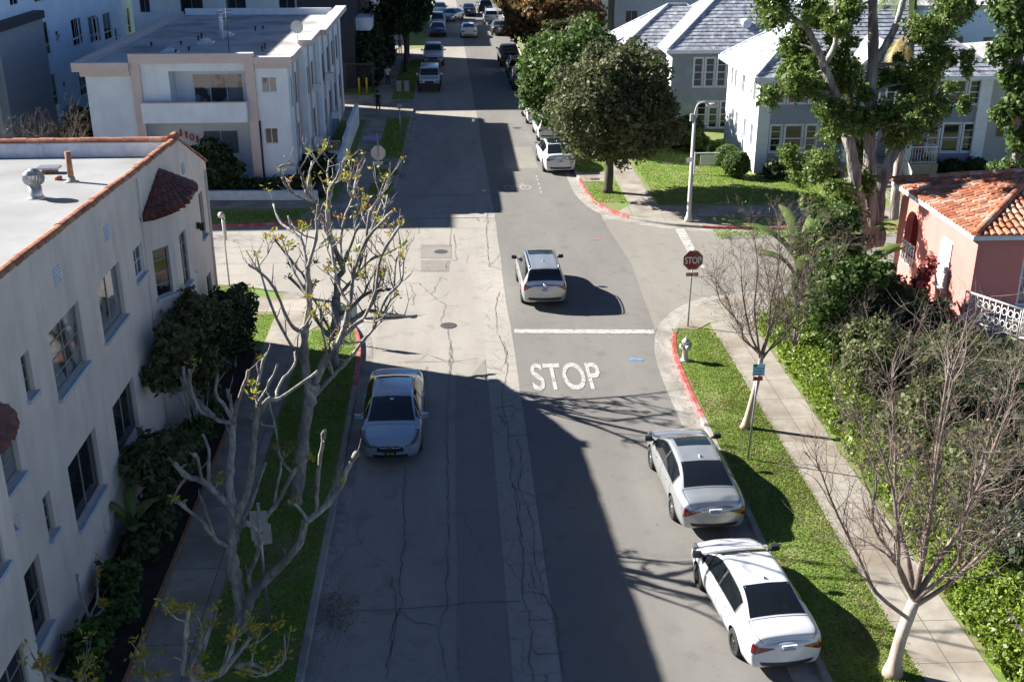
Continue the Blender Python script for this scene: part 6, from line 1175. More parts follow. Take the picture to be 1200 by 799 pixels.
# ---- right hand hedge and garden shrubs
t = empty('ivy_hedge', (11.75, 28, .12), 0, 'low lime green ivy hedge running beside the right sidewalk', 'hedge')
cl = []
y = 17.0
while y < 39.5:
    cl += [(11.75+random.uniform(-.1, .1), y, .42+random.uniform(0, .15), .45, .42), (12.25+random.uniform(-.1, .2), y+.2, .75+random.uniform(-.1, .25), .5, .5)]; y += .42
foliage('foliage', cl, 95000, .052, M['leaf_ivy'], t, 60, shell=.5)
m = MB(); m.box(12.0, 12.05, 17, 39.5, .1, .95)
for i in range(120): yy = random.uniform(17, 39.5); m.tube([(12, yy, .12), (11.9+random.uniform(-.2, .3), yy+random.uniform(-.3, .3), .9)], .012, 4)
m.build('stems', M['bark_dark'], t, fix=False)
SH = [ # loc, scale r, h, count, leaf size, mat, label
 ((13.4, 38.6), 1.15, 5.2, 16000, .085, 'leaf_green', 'tall leafy evergreen shrub left of the huge tree trunk', 'tall_shrub'),
 ((14.6, 40.6), 1.0, 3.9, 12000, .085, 'leaf_dark', 'dark evergreen shrub at the foot of the huge tree', 'tall_shrub'),
 ((15.8, 38.2), 1.0, 2.3, 11000, .08, 'leaf_bush', 'rounded olive bush between the dark shrubs and the red house', 'bush'),
 ((13.1, 35.2), 1.2, 4.2, 8500, .09, 'leaf_green', 'mid green shrub crowding the hedge below the bird of paradise', 'bush'),
 ((15.0, 35.0), 1.4, 2.6, 11000, .08, 'leaf_dark', 'dark low shrub in the middle of the garden bed', 'bush'),
 ((13.2, 31.4), 1.15, 2.7, 8500, .08, 'leaf_bush', 'brownish feathery bush behind the parking sign tree', 'bush'),
 ((15.2, 31.6), 1.35, 2.4, 9500, .08, 'leaf_bush', 'wide brownish green bush below the red house wall', 'bush'),
 ((17.1, 33.9), 1.2, 1.5, 8000, .08, 'leaf_green', 'green bush directly below the coral wall corner', 'bush'),
 ((13.4, 28.2), 1.25, 2.5, 9500, .08, 'leaf_bush', 'twiggy olive bush just right of the hedge bend', 'bush'),
 ((15.4, 28.4), 1.4, 2.6, 9500, .08, 'leaf_dark', 'dark green bush under the white railing', 'bush'),
 ((17.4, 30.6), 1.4, 2.1, 9500, .08, 'leaf_bush', 'straggly brown bush in front of the white railing', 'bush'),
 ((13.5, 25.0), 1.2, 2.4, 9500, .075, 'leaf_bush', 'olive bush behind the top of the nearest bare tree', 'bush'),
 ((15.6, 25.2), 1.4, 2.6, 9500, .08, 'leaf_dark', 'dark leafy bush at the right edge, middle height', 'bush'),
 ((13.7, 22.0), 1.2, 2.0, 9000, .075, 'leaf_dark', 'dark glossy bush at the right edge behind the hedge', 'bush'),
 ((15.5, 22.2), 1.3, 2.2, 8000, .08, 'leaf_bush', 'brown green bush at the lower right edge', 'bush')]
for i, ((x, y), r, h, n, s, mt, lb, nm) in enumerate(SH):
    cl = []
    q = random.Random(i*7+1)
    for k in range(14):
        a = q.uniform(0, 6.28); d = q.uniform(.1, .95)*r; z = h*q.uniform(.2, .9); cl.append((d*math.cos(a), d*math.sin(a), z, r*q.uniform(.4, .65)))
    shrub(nm, lb, (x, y, .17), cl, int(n*1.7), s*.85, mt, 70+i, 'garden shrubs in front of the red house', 26, 'twig', shell=.2, noise_amp=.5)
for i, (x, y, lb) in enumerate(((14.3, 29.6, 'leafless spray of grey twigs rising from the bushes below the red house'), (16.4, 27.2, 'leafless spray of twigs at the right edge above the dark bush'), (13.6, 32.8, 'leafless reddish twigs sticking up beside the brownish bush'), (14.4, 24.0, 'leafless twiggy shrub behind the nearest bare tree'))):
    bare_tree('twiggy_shrub', lb, (x, y), [(x, y, .1), (x, y, .5), (x+.05, y, .9)], (.05, .035), [(x+math.cos(a)*1.2, y+math.sin(a)*1.1, 2.5+.4*math.sin(a*3+i), .018) for a in [k*.9 for k in range(7)]], 'twig', 90+i, 3, 2, 'leafless shrubs in the garden', L0=.8)
t = shrub('red_flower_spike_plant', 'upright plant with dusky red stems against the coral wall', (17.6, 39.6, .17), [(.15*k-.3, .1*(k % 2), .9+.35*k, .28, .5) for k in range(5)]+[(0, 0, 1.0, .4, .8)], 1800, .09, 'leaf_red', 97, None, 8, 'twig', shell=.1)
# bird of paradise / banana
def banana(name, label, loc, n, h, seed, spread=.5, w0=.42, cat='plant'):
    rr = random.Random(seed); t = empty(name, (*loc, .14), 0, label, cat); m = MB()
    for i in range(n):
        a = i*2.4+rr.uniform(-.3, .3); H = h*rr.uniform(.65, 1.05); lean = rr.uniform(.15, spread)
        b = Vector((loc[0], loc[1], .15)); k = b+Vector((math.cos(a)*lean*.5, math.sin(a)*lean*.5, H*.55)); d = Vector((math.cos(a)*lean*.8, math.sin(a)*lean*.8, 1)).normalized()
        st = MB(); 
        m.tube([b, b.lerp(k, .5), k], [.05, .04, .028], 6)
        L = H*.55; p = k; side = d.cross(Vector((math.cos(a), math.sin(a), 0.01))).normalized(); S = 9; rows = []
        for j in range(S+1):
            u = j/S; wd = w0*math.sin(math.pi*(.06+.9*u))**.7*.5; nn = side.cross(d).normalized()
            rows.append([p-side*wd+nn*wd*.35, p-side*wd*.5+nn*wd*.05, p, p+side*wd*.5+nn*wd*.05, p+side*wd+nn*wd*.35]); d = (d+Vector((math.cos(a)*.12, math.sin(a)*.12, -.10-.05*u))).normalized(); p = p+d*L/S
        lb_ = MB(); b0 = len(m.v)
        lv = [v for r in rows for v in r]; fs = [(j*5+q, j*5+q+1, (j+1)*5+q+1, (j+1)*5+q) for j in range(S) for q in range(4)]
        lb_.add(lv, fs, 0, True); o = lb_.build('leaf', M['leaf_banana'], t, fix=False)
    m.build('stalks', M['leaf_green'], t, fix=False); return t
banana('bird_of_paradise', 'tall bird of paradise with broad paddle leaves left of the huge tree', (12.6, 38.6), 12, 5.2, 5, .28, .55)
banana('bird_of_paradise', 'lower broad leaved plant in front of the huge tree trunk', (15.7, 40.8), 10, 3.4, 6, .5, .5)
banana('bird_of_paradise', 'dark broad leaves between the huge trunk and the red house', (17.3, 45.9), 10, 3.4, 7, .5, .5)
# plants round the houses
for i, (x, y, r, lb) in enumerate(((16.3, 67.6, .62, 'clipped round topiary ball highest in the row beside the white wall'), (16.2, 65.4, .7, 'middle clipped topiary ball beside the white wall'), (16.15, 62.9, .8, 'largest clipped topiary ball at the corner of the white wall'), (15.2, 69.5, .7, 'loose rounded shrub behind the topiary balls'), (14.0, 71.0, .8, 'dark rounded shrub near the second grey house lawn'), (15.4, 72.5, .9, 'dark shrub by the second grey house steps'))):
    shrub('topiary_ball' if i < 3 else 'round_shrub', lb, (x, y, .13), [(0, 0, r*.95, r, r*.92)], 5000, .075, 'leaf_green' if i < 4 else 'leaf_dark', 110+i, 'shrubs beside the white wall', 3, shell=.8, noise_amp=.05 if i < 3 else .3)
for i in range(9):
    x = 18.2+i*1.35+(3.6 if i > 2 else 0)
    if x > 31: break
    shrub('foundation_shrub', ['low dark shrub under the grey house left window group, nearest the white corner', 'second low dark shrub under the grey house left window group', 'third low dark shrub under the left window group beside the entry', 'low dark shrub right of the porch under the right window group', 'round dark shrub in the middle under the right window group', 'dark shrub below the last right hand window of the grey house', 'dark shrub at the right corner pilaster', 'x', 'x'][i], (x, 62.4, .13), [(0, 0, .5, .6, .5), (.4, .2, .45, .45, .4)], 2600, .1, 'leaf_dark', 120+i, 'foundation shrubs of the grey house', 3, shell=.5)
shrub('corner_bush', 'dense leafy bush on the corner lot left of the numbered apartments balcony', (-12.9, 60.7, .5), [(0, 0, 1.2, .9), (-.8, .1, 1.0, .8), (.7, 0, .9, .8), (-.2, 0, 2.0, .65), (.4, .1, 1.7, .6), (-1.1, 0, 1.7, .5)], 9000, .13, 'leaf_dark', 130, None, 10, shell=.35)
shrub('clipped_hedge', 'dark clipped hedge in front of the lattice beside the apartment side wall', (-8.0, 64.2, .3), [(0, 0, .5, .6, .5), (.5, 1.0, .55, .6, .5), (-.3, 1.0, .6, .6, .5), (.6, -.9, .45, .55, .5), (-.2, -1.4, .45, .6, .5)], 7000, .09, 'leaf_dark', 131, None, 3, shell=.6)
cl = [(-24+i*.55, 60.2-(i-30)*.0, .75, .45, .35) for i in range(30)]
t = empty('front_hedge', (-16, 60.2, .5), 0, 'dark low ground hedge behind the whitewashed corner wall', 'hedge'); foliage('foliage', [(c[0], c[1]+random.uniform(-.2, .6), c[2]+.0, c[3], c[4]) for c in cl]+[(-8-i*.6, 60+random.uniform(-.2, .6), .65, .4, .25) for i in range(8)], 9000, .1, M['leaf_dark'], t, 132)
bare_tree('red_berry_shrub', 'bare shrub with reddish berries in front of the grey clad building', (-20.5, 55.5), [(-20.5, 55.5, .1), (-20.5, 55.5, 1.2)], (.08, .06), [(-20.5+math.cos(a)*2.4, 55.5+math.sin(a)*1.2, 4.2+.5*math.sin(3*a), .03) for a in [k*.63 for k in range(10)]], 'twig', 133, 3, 3, None, lf=.15, L0=1.2)
shrub('dark_shrub', 'dark shrub between the tall bluish building and the white apartments', (-22.6, 69.5, .1), [(0, 0, 1.5, 1.2, 1.4), (.5, 0, 2.4, .8)], 3500, .15, 'leaf_dark', 134, None, 5)
# left building plants
shrub('wall_shrub', 'large dark rounded shrub growing against the stucco building near its far corner', (-7.9, 36.6, .15), [(-.15, 0, 1.2, .7, 1.1), (.05, 1.2, 1.0, .7, .9), (-.2, -1.3, 1.8, .6, .8), (0, .3, 2.2, .6), (-.1, -2.2, 2.6, .65), (-.2, -3.0, 2.9, .55), (.1, 1.7, 1.6, .6)], 12000, .09, 'leaf_dark', 140, None, 16, 'bark_pale', shell=.35, noise_amp=.5)
shrub('climbing_shrub', 'tall shrub with pale stems reaching up the stucco wall between the window rows', (-7.9, 31.0, .15), [(0, 0, 3.4, .7), (-.2, -.9, 3.2, .55), (.1, .8, 3.8, .7), (0, -1.5, 3.9, .45), (.3, .2, 2.3, .6), (-.3, 1.6, 3.1, .55), (-.4, -2.0, 3.0, .45)], 8000, .10, 'leaf_olive', 141, None, 14, 'bark_pale', shell=.2, noise_amp=.6)
shrub('wall_shrub', 'loose leafy shrub beside the lower windows of the stucco building', (-8.0, 26.9, .15), [(0, 0, 1.5, .6), (.3, .7, 1.3, .55), (-.3, -.6, 1.7, .5), (.2, -.9, 1.1, .4), (.1, 1.3, 1.0, .5)], 6000, .11, 'leaf_olive', 142, None, 10, 'bark_pale', shell=.2, noise_amp=.6)
shrub('bed_shrub', 'low spiky leafed plant in the dark bed near the bottom left', (-8.1, 20.6, .15), [(0, 0, .5, .5, .4), (.3, 1.2, .4, .45, .35), (0, 2.4, .45, .5, .4), (.2, -1.0, .4, .5, .35)], 3000, .09, 'leaf_green', 143, None, 6, shell=.2)
shrub('bed_shrub', 'low dark groundcover plant in the bed below the middle lower window', (-8.0, 24.4, .15), [(0, 0, .4, .5, .35), (.2, .9, .4, .45, .35), (.1, 1.7, .4, .45, .35)], 2200, .09, 'leaf_olive', 144, None, 6, shell=.2)
shrub('bed_shrub', 'dark leafy plant in the bed beyond the loose shrub', (-7.9, 29.6, .15), [(0, 0, .5, .5, .4), (.1, 1.0, .5, .5, .4), (.1, 2.4, .6, .5, .5)], 3000, .09, 'leaf_green', 145, None, 6, shell=.2)
banana('broad_leaf_plant', 'small plant with broad upright leaves against the stucco wall base', (-8.3, 25.0), 7, 1.7, 8, .6, .3)
pollard('bare_bed_plant', [(.04, .03, [(-8.3, 21.2, .15), (-8.25, 21.2, .8), (-8.4, 21.3, 1.3), (-8.35, 21.2, 1.9)]), (.03, .02, [(-8.25, 21.2, .8), (-8.0, 21.2, .9), (-7.8, 21.0, 1.3)]), (.03, .02, [(-8.25, 21.2, .8), (-8.1, 21.5, 1.1), (-8.1, 21.6, 1.6)])], 'crooked little plumeria like plant in the bottom left bed', 77, None, lf=.9, tw=.2, cat='plant')
# fallen leaves: litter on right parkway, stuff
V = []; F = []; g = np.random.default_rng(12)
for i in range(2600):
    x, y = (7.85+g.gamma(1.2, .35), g.uniform(17, 39)) if i % 3 else (g.uniform(9.3, 9.9), g.uniform(17, 39)); 
    if i % 7 == 0: x, y = g.uniform(7.2, 7.6), g.uniform(30, 42)
    z = .16 if x > 7.8 else .03; a = g.uniform(0, 6.28); s = g.uniform(.012, .03); b = len(V); c, d = math.cos(a)*s, math.sin(a)*s
    V += [(x-c, y-d, z), (x+d*.6, y-c*.6, z+.006), (x+c, y+d, z+.004), (x-d*.6, y+c*.6, z+.008)]; F.append((b, b+1, b+2, b+3))
for i in range(1500):
    x, y = (g.uniform(-3.35, -3.0), g.uniform(17, 39)) if i % 2 else (g.normal(-2.9, .25), g.normal(22.2, .5)); a = g.uniform(0, 6.28); s = g.uniform(.01, .03); b = len(V); c, d = math.cos(a)*s, math.sin(a)*s
    V += [(x-c, y-d, .02), (x+d*.6, y-c*.6, .024), (x+c, y+d, .022), (x-d*.6, y+c*.6, .026)]; F.append((b, b+1, b+2, b+3))
tag(arrays_mesh('leaf_litter', np.array(V), np.array(F), island('brown_leaf_litter', [(.16, .09, .04), (.26, .16, .08), (.1, .06, .03), (.32, .22, .12)], .9)), 'scattered brown fallen leaves along the curbs and lawn edges', 'fallen leaves', kind='stuff')
# ================================================================ VEHICLES
def catmull(a, b, c, d, t): return .5*((2*b)+(c-a)*t+(2*a-5*b+4*c-d)*t*t+(3*b-a-3*c+d)*t*t*t)
class Shape:
    """car body surface: stations of (y, zb, zs, zt, ws, wr); u along the length (0 = rear), v around the half section (0 bottom centre .. 7 top centre)"""
    def __init__(s, st, crown=.05, wb=.9, bul=(.10, .12)):
        s.st = st; s.n = len(st)-1; s.bul = bul; s.G = []
        for (y, zb, zs, zt, ws, wr) in st:
            zm = zb+(zs-zb)*.5; s.G.append([Vector((0, y, zb)), Vector((ws*wb*.8, y, zb)), Vector((ws*wb+.0, y, zb+.06)), Vector((ws*1.0, y, zm)), Vector((ws*.975, y, zs)), Vector((wr, y, zt-crown)), Vector((wr*.6, y, zt-crown*.28)), Vector((0, y, zt))])
    def row(s, i, v):
        g = s.G[i]; k = min(int(v), 6); t = v-k
        a = g[k-1] if k > 0 else Vector((-g[1].x, g[1].y, g[1].z)); d = g[k+2] if k < 6 else Vector((-g[6].x, g[6].y, g[6].z)); p = catmull(a, g[k], g[k+1], d, t)
        lin_ = g[k].lerp(g[k+1], t); return p.lerp(lin_, .35)
    def P(s, u, v):
        u = min(max(u, 0), s.n); k = min(int(u), s.n-1); t = u-k
        a = s.row(max(k-1, 0), v); b = s.row(k, v); c = s.row(k+1, v); d = s.row(min(k+2, s.n), v); p = catmull(a, b, c, d, t); return p.lerp(b.lerp(c, t), .4)
    def nrm(s, u, v):
        e = .02; du = s.P(u+e, v)-s.P(u-e, v); dv = s.P(u, min(v+e, 7))-s.P(u, v-e); n = du.cross(dv)
        if n.length < 1e-9: return Vector((0, 0, 1))
        n.normalize(); p = s.P(u, v)
        if n.dot(Vector((p.x, 0, p.z-.55))) < 0: n = -n
        return n
    def cap(s, end, sx, v):
        u = 0 if end == 'r' else s.n; p = s.P(u, v); W = s.st[0 if end == 'r' else -1][4]; b = s.bul[0 if end == 'r' else 1]
        return Vector((p.x*sx, p.y+(-b if end == 'r' else b)*(1-sx*sx)*(p.x/W), p.z))
    def capn(s, end): return Vector((0, -1 if end == 'r' else 1, 0))
def car_body(sh, nu=5, nv=3):
    V = []; F = []; us = [i/nu for i in range(sh.n*nu+1)]; vs = [i/nv for i in range(7*nv+1)]; ring = len(vs)*2-2
    for u in us:
        r = [sh.P(u, v) for v in vs]; V += r+[Vector((-p.x, p.y, p.z)) for p in reversed(r[1:-1])]
    for i in range(len(us)-1):
        for k in range(ring): F.append((i*ring+k, i*ring+(k+1) % ring, (i+1)*ring+(k+1) % ring, (i+1)*ring+k))
    nvs = len(vs); S = 8
    for end, base in (('r', 0), ('f', (len(us)-1)*ring)):
        grid = {}
        for j in range(nvs):
            for q in range(S+1):
                if q == S: grid[j, q] = base+j
                elif q == 0: grid[j, q] = base+(j if j in (0, nvs-1) else ring-j)
                elif j in (0, nvs-1): grid[j, q] = base+j
                else: grid[j, q] = len(V); V.append(sh.cap(end, 2*q/S-1, vs[j]))
        for j in range(nvs-1):
            for q in range(S):
                f = []
                for x in (grid[j, q], grid[j, q+1], grid[j+1, q+1], grid[j+1, q]):
                    if x not in f: f.append(x)
                if len(f) > 2: F.append(tuple(f))
    return V, F
def patch(sh, m, u0, u1, v0, v1, nu=8, nv=5, off=.006, side=1, uf=None, vf=None):
    """patch lying on the surface. uf(s,t)/vf(s,t) may warp. side: 1 right, -1 left, 0 across the centre line (v0..7..v0)"""
    if side == 0:
        cols = [(1, v0+(7-v0)*j/nv) for j in range(nv+1)]+[(-1, 7-(7-v0)*j/nv) for j in range(1, nv+1)]
    else: cols = [(side, v0+(v1-v0)*j/nv) for j in range(nv+1)]
    b = []
    for i in range(nu+1):
        for j, (sg, v) in enumerate(cols):
            u = u0+(u1-u0)*i/nu
            if uf: u, v = uf(i/nu, (j/(len(cols)-1)), u, v)
            p = sh.P(u, v)+sh.nrm(u, v)*off; b.append((p.x*sg, p.y, p.z))
    k = len(cols); m.add(b, [(i*k+j, i*k+j+1, (i+1)*k+j+1, (i+1)*k+j) for i in range(nu) for j in range(k-1)], 0, True)
def cpatch(sh, m, end, s0, s1, v0, v1, n=5, k=4, off=.008, tp=0):
    d = sh.capn(end)*off; b = [sh.cap(end, s0+(s1-s0)*j/n, v0+(v1-v0)*(tp*j/n*.75+(1-tp*j/n*.75)*i/k))+d for i in range(k+1) for j in range(n+1)]
    m.add(b, [(i*(n+1)+j, i*(n+1)+j+1, (i+1)*(n+1)+j+1, (i+1)*(n+1)+j) for i in range(k) for j in range(n)], 0, True)
CARM = {'tyre': noisy('tyre_rubber', (.016, .016, .016), (.03, .03, .03), 20, .85, .1), 'rim': plain('alloy_rim', (.35, .36, .37), .35, .9), 'dark_rim': plain('dark_rim', (.08, .08, .085), .35, .8),
        'glass': plain('car_glass', (.008, .010, .012), .04, spec=.8), 'well': plain('wheel_well', (.006, .006, .006), .9), 'tail': plain('tail_lamp', (.20, .006, .010), .15, coat=1), 'head': plain('head_lamp', (.07, .08, .09), .06, .1, coat=1),
        'tailw': plain('clear_tail_lamp', (.5, .42, .4), .15, coat=1), 'plastic': plain('black_trim', (.018, .018, .02), .5), 'chrome': plain('chrome', (.6, .6, .62), .15, 1), 'plate': plain('plate', (.6, .62, .68), .5), 'ptext': plain('plate_text', (.05, .08, .25), .5), 'gap': plain('panel_gap', (.02, .02, .02), .8),
        'roofglass': plain('roof_glass', (.012, .02, .022), .06, spec=.8), 'bulb': plain('amber', (.6, .2, .02), .3)}
def wheel(t, x, y, r, w, side, rim='rim', lo=False):
    m = MB(); n = 20 if lo else 32
    m.lathe([(r*.62, -w/2), (r*.9, -w/2), (r*.985, -w/2+.02), (r, -w*.3), (r, w*.3), (r*.985, w/2-.02), (r*.9, w/2), (r*.62, w/2)], (x, y, r), n, 0, True, 'x', False); o = m.build('wheel', CARM['tyre'], t, local=True)
    m = MB(); m.lathe([(r*.63, side*(w/2-.005)), (r*.6, side*(w/2-.012)), (r*.56, side*(w/2-.05)), (.001, side*(w/2-.05))] , (x, y, r), n, 1, True, 'x', False)
    ns = 5 if not lo else 5
    for k in range(ns*2):
        a = 2*math.pi*k/(ns*2); c, s_ = math.cos(a), math.sin(a); X = x+side*(w/2-.02); q = .022 if k % 2 else .03
        m.add([(X, y+.06*c-q*s_, r+.06*s_+q*c), (X, y+.06*c+q*s_, r+.06*s_-q*c), (X, y+r*.6*c+q*s_, r+r*.6*s_-q*c), (X, y+r*.6*c-q*s_, r+r*.6*s_+q*c)], [(0, 1, 2, 3)], 0)
    m.lathe([(.07, side*(w/2-.03)), (.05, side*(w/2-.008)), (.001, side*(w/2-.008))], (x, y, r), 12, 0, True, 'x')
    c = m.build('rim', [CARM[rim], CARM['well']], None, local=True); c.parent = o
def car(name, label, loc, rz, st, colour, sp, group=None, cat='car', lo=False):
    """sp: dict with wheelbase positions and the patches in (u, v) units"""
    t = empty(name, (loc[0], loc[1], .02), rz, label, cat, group); sh = Shape(st, sp.get('crown', .05), sp.get('wb', .92), sp.get('bul', (.1, .12)))
    V, F = car_body(sh, 3 if lo else 5, 2 if lo else 3); me = bpy.data.meshes.new('body'); me.from_pydata([tuple(v) for v in V], [], F)
    bm = bmesh.new(); bm.from_mesh(me); bmesh.ops.remove_doubles(bm, verts=bm.verts, dist=.0004); bmesh.ops.recalc_face_normals(bm, faces=bm.faces); bm.to_mesh(me); bm.free()
    me.materials.append(colour); me.materials.append(CARM['well']); body = bpy.data.objects.new('body', me); col.objects.link(body)
    wr_ = sp['wr']; ws_ = max(s[4] for s in st)
    cut = MB()
    for y in sp['wy']:
        for sd in (-1, 1):
            R_ = wr_+.055; n = 20 if lo else 28; x0, x1 = sd*(ws_-.30), sd*(ws_+.2); cut.lathe([(.001, 0), (R_, 0), (R_, abs(x1-x0)), (.001, abs(x1-x0))], (min(x0, x1), y, wr_+.01), n, 1, False, 'x')
    co = cut.build('cut', [colour, CARM['well']], None); bm = bmesh.new(); bm.from_mesh(co.data); bmesh.ops.remove_doubles(bm, verts=bm.verts, dist=.002); bmesh.ops.recalc_face_normals(bm, faces=bm.faces); bm.to_mesh(co.data); bm.free()
    md = body.modifiers.new('b', 'BOOLEAN'); md.operation = 'DIFFERENCE'; md.object = co; md.solver = 'EXACT'
    dg = bpy.context.evaluated_depsgraph_get(); me2 = bpy.data.meshes.new_from_object(body.evaluated_get(dg)); body.modifiers.clear()
    if len(me2.polygons) > 100: body.data = me2
    bpy.data.objects.remove(co)
    for p in body.data.polygons: p.use_smooth = p.material_index == 0
    if hasattr(body.data, 'set_sharp_from_angle'): body.data.set_sharp_from_angle(angle=R(38))
    body.parent = t
    for y in sp['wy']:
        for sd in (-1, 1): wheel(t, sd*(ws_-.115), y, wr_, .21, sd, sp.get('rim', 'rim'), lo)
    def part(nm, mat, fn): m = MB(); fn(m); return m.build(nm, mat, t, local=True, fix=False)
    a, b_ = sp['ws']; part('windshield', CARM['glass'], lambda m: patch(sh, m, a, b_, sp.get('wv', 5.12), 7, 8, 5, .006, 0, lambda s, q, u, v: (u+.12*(1-abs(2*q-1)**2)*(1 if True else 0)*(s-.0)*sp.get('bow', 1), v)))
    a, b_ = sp['rw']; part('rear_window', CARM['glass'], lambda m: patch(sh, m, a, b_, sp.get('rv', 5.15), 7, 8, 5, .006, 0))
    for sd in (-1, 1):
        ua, ub = sp['sw'][0][0]-.16, sp['sw'][-1][1]+.14
        part('window_surround', CARM['plastic'], lambda m: patch(sh, m, ua, ub, sp.get('sv', (4.16, 4.84))[0]-.05, sp.get('sv', (4.16, 4.84))[1]+.05, 14, 4, .003, sd))
        for (u0, u1, fa, fb) in sp['sw']:
            def warp(s, q, u, v, fa=fa, fb=fb):
                lo_ = 4.14; hi = 4.86; return (u, v)
            part('side_window', CARM['glass'], lambda m: patch(sh, m, u0, u1, sp.get('sv', (4.16, 4.84))[0], sp.get('sv', (4.16, 4.84))[1], 8, 4, .006, sd))
        tl = sp['tl']
        def tail(m):
            patch(sh, m, 0.0, tl[0], tl[1], tl[2], 4, 4, .009, sd); cpatch(sh, m, 'r', sd*.99, sd*tl[3], tl[1]+tl[4]*.4, tl[2]-.02, 6, 4, .010, 1)
        part('tail_lamp', CARM['tail'], tail)
        hl = sp['hl']
        def head(m): patch(sh, m, sh.n-hl[0], sh.n, hl[1], hl[2], 5, 4, .009, sd); cpatch(sh, m, 'f', sd*.99, sd*hl[3], hl[1]+.02, hl[2]-.02, 4, 4, .010)
        part('head_lamp', CARM['head'], head)
        # mirror
        u = sp['mu']; p = sh.P(u, 4.25); mm = MB(); mm.obox((sd*(p.x-.01), p.y, p.z+.02), (sd*.1, 0, .03), (0, .06, 0), (0, 0, .05)); mm.obox((sd*(p.x+.06), p.y-.03, p.z+.03), (sd*.2, 0, .015), (0, .10, 0), (-sd*.01, .01, .13)); mm.obox((sd*(p.x+.08), p.y+.07, p.z+.045), (sd*.16, 0, .012), (0, .045, 0), (-sd*.01, .0, .10))
        mm.build('side_mirror', CARM['plastic'] if sp.get('dm') else [colour], t, local=True)
        for hu in sp.get('dh', ()): 
            p = sh.P(hu, 3.72); hm = MB(); hm.obox((sd*(p.x-.005), p.y-.09, p.z), (sd*.03, 0, 0), (0, .18, 0), (0, 0, .03)); hm.build('door_handle', [colour], t, local=True)
    pz, pw = sp['pl']; vv = min(range(200, 480), key=lambda k: abs(sh.cap('r', .9, k/100).z-pz))/100; c = sh.cap('r', 0, vv)
    def plate(m): m.box(-.16, .16, c.y-.022, c.y+.02, pz-.08, pz+.08)
    pl = part('license_plate', CARM['plate'], plate)
    if not lo:
        m = MB()
        for i in range(6): m.box(-.12+i*.043, -.095+i*.043, c.y-.026, c.y-.0225, pz-.035, pz+.03)
        m.box(-.07, .07, c.y-.026, c.y-.0225, pz+.045, pz+.065); o = m.build('plate_lettering', CARM['ptext'], None, local=True); o.parent = pl
        # seams
        m = MB()
        for sd in (-1, 1):
            for u in sp.get('ds', ()): patch(sh, m, u, u+.022, 2.3, 4.12, 1, 10, .004, sd)
        for (u, v0) in sp.get('hs', ()): patch(sh, m, u, u+.03, v0, 7, 1, 10, .004, 0)
        for sd in (-1, 1):
            for (u0, u1, v) in sp.get('ls', ()): patch(sh, m, u0, u1, v, v+.05, 12, 1, .004, sd)
        m.build('panel_gaps', CARM['gap'], t, local=True, fix=False)
        # belt trim line and sills
    part('rear_bumper_trim', CARM['plastic'], lambda m: cpatch(sh, m, 'r', -.92, .92, 1.3, 2.35, 8, 3, .012)); part('front_bumper_trim', CARM['plastic'], lambda m: cpatch(sh, m, 'f', -.8, .8, 1.4, 2.45, 8, 3, .012))
    gr = sp.get('gr')
    if gr: part('grille', CARM['plastic'], lambda m: cpatch(sh, m, 'f', -gr[0], gr[0], gr[1], gr[2], 8, 4, .014))
    if sp.get('fin'):
        p = sh.P(sp['fin'], 7); m = MB(); m.add([(-.025, p.y+.08, p.z), (.025, p.y+.08, p.z), (0, p.y-.09, p.z), (0, p.y-.07, p.z+.07), (0, p.y-.02, p.z+.05)], [(0, 1, 4), (0, 4, 3), (1, 4, 3), (0, 3, 2), (1, 3, 2)]); m.build('antenna_fin', [colour], t, local=True)
    if sp.get('sun'):
        a, b_, v = sp['sun']; part('sunroof', CARM['roofglass'], lambda m: patch(sh, m, a, b_, v, 7, 5, 5, .005, 0))
    if sp.get('rails'):
        a, b_ = sp['rails']; m = MB()
        for sd in (-1, 1): m.tube([(sd*(sh.P(u, 5.05).x), sh.P(u, 5.05).y, sh.P(u, 5.05).z+(.05 if .02 < (u-a)/(b_-a) < .98 else -.01)) for u in [a+(b_-a)*i/12 for i in range(13)]], .022, 6)
        m.build('roof_rails', CARM['galv'] if 'galv' in CARM else CARM['rim'], t, local=True)
    return t, sh
SED = lambda L=1., W=1., H=1.: [(y*L, zb, zs*H, zt*H, ws*W, wr*W) for y, zb, zs, zt, ws, wr in (
 (-2.36, .34, .80, .93, .72, .55), (-2.30, .26, .86, 1.04, .82, .66), (-2.12, .22, .90, 1.09, .87, .71), (-1.72, .20, .93, 1.11, .905, .71), (-1.28, .19, .94, 1.28, .915, .635), (-.86, .19, .94, 1.40, .92, .60), (-.2, .19, .93, 1.455, .92, .60), (.38, .19, .915, 1.435, .92, .60),
 (.74, .19, .91, 1.33, .92, .63), (1.14, .19, .90, 1.13, .915, .69), (1.42, .19, .88, .99, .91, .745), (1.85, .2, .83, .925, .895, .74), (2.16, .22, .75, .84, .84, .70), (2.33, .28, .66, .72, .70, .55))]
SEDP = dict(wy=(-1.42, 1.40), wr=.325, ws=(7.45, 9.85), rw=(3.15, 5.1), sw=[(4.2, 6.15, 0, 0), (6.3, 9.2, 0, 0)], tl=(.9, 3.3, 4.25, .55, .25), hl=(2.2, 3.75, 4.85, .60), mu=9.15, dh=(5.3, 7.6), pl=(.80, .3), ds=(4.35, 6.2, 9.35), hs=((10.35, 4.9), (3.0, 4.9), (.35, 5.3)), ls=((3.05, .3+.0, 4.98), (10.4, 12.9, 4.98)), gr=(.56, 3.1, 4.5), fin=5.45)
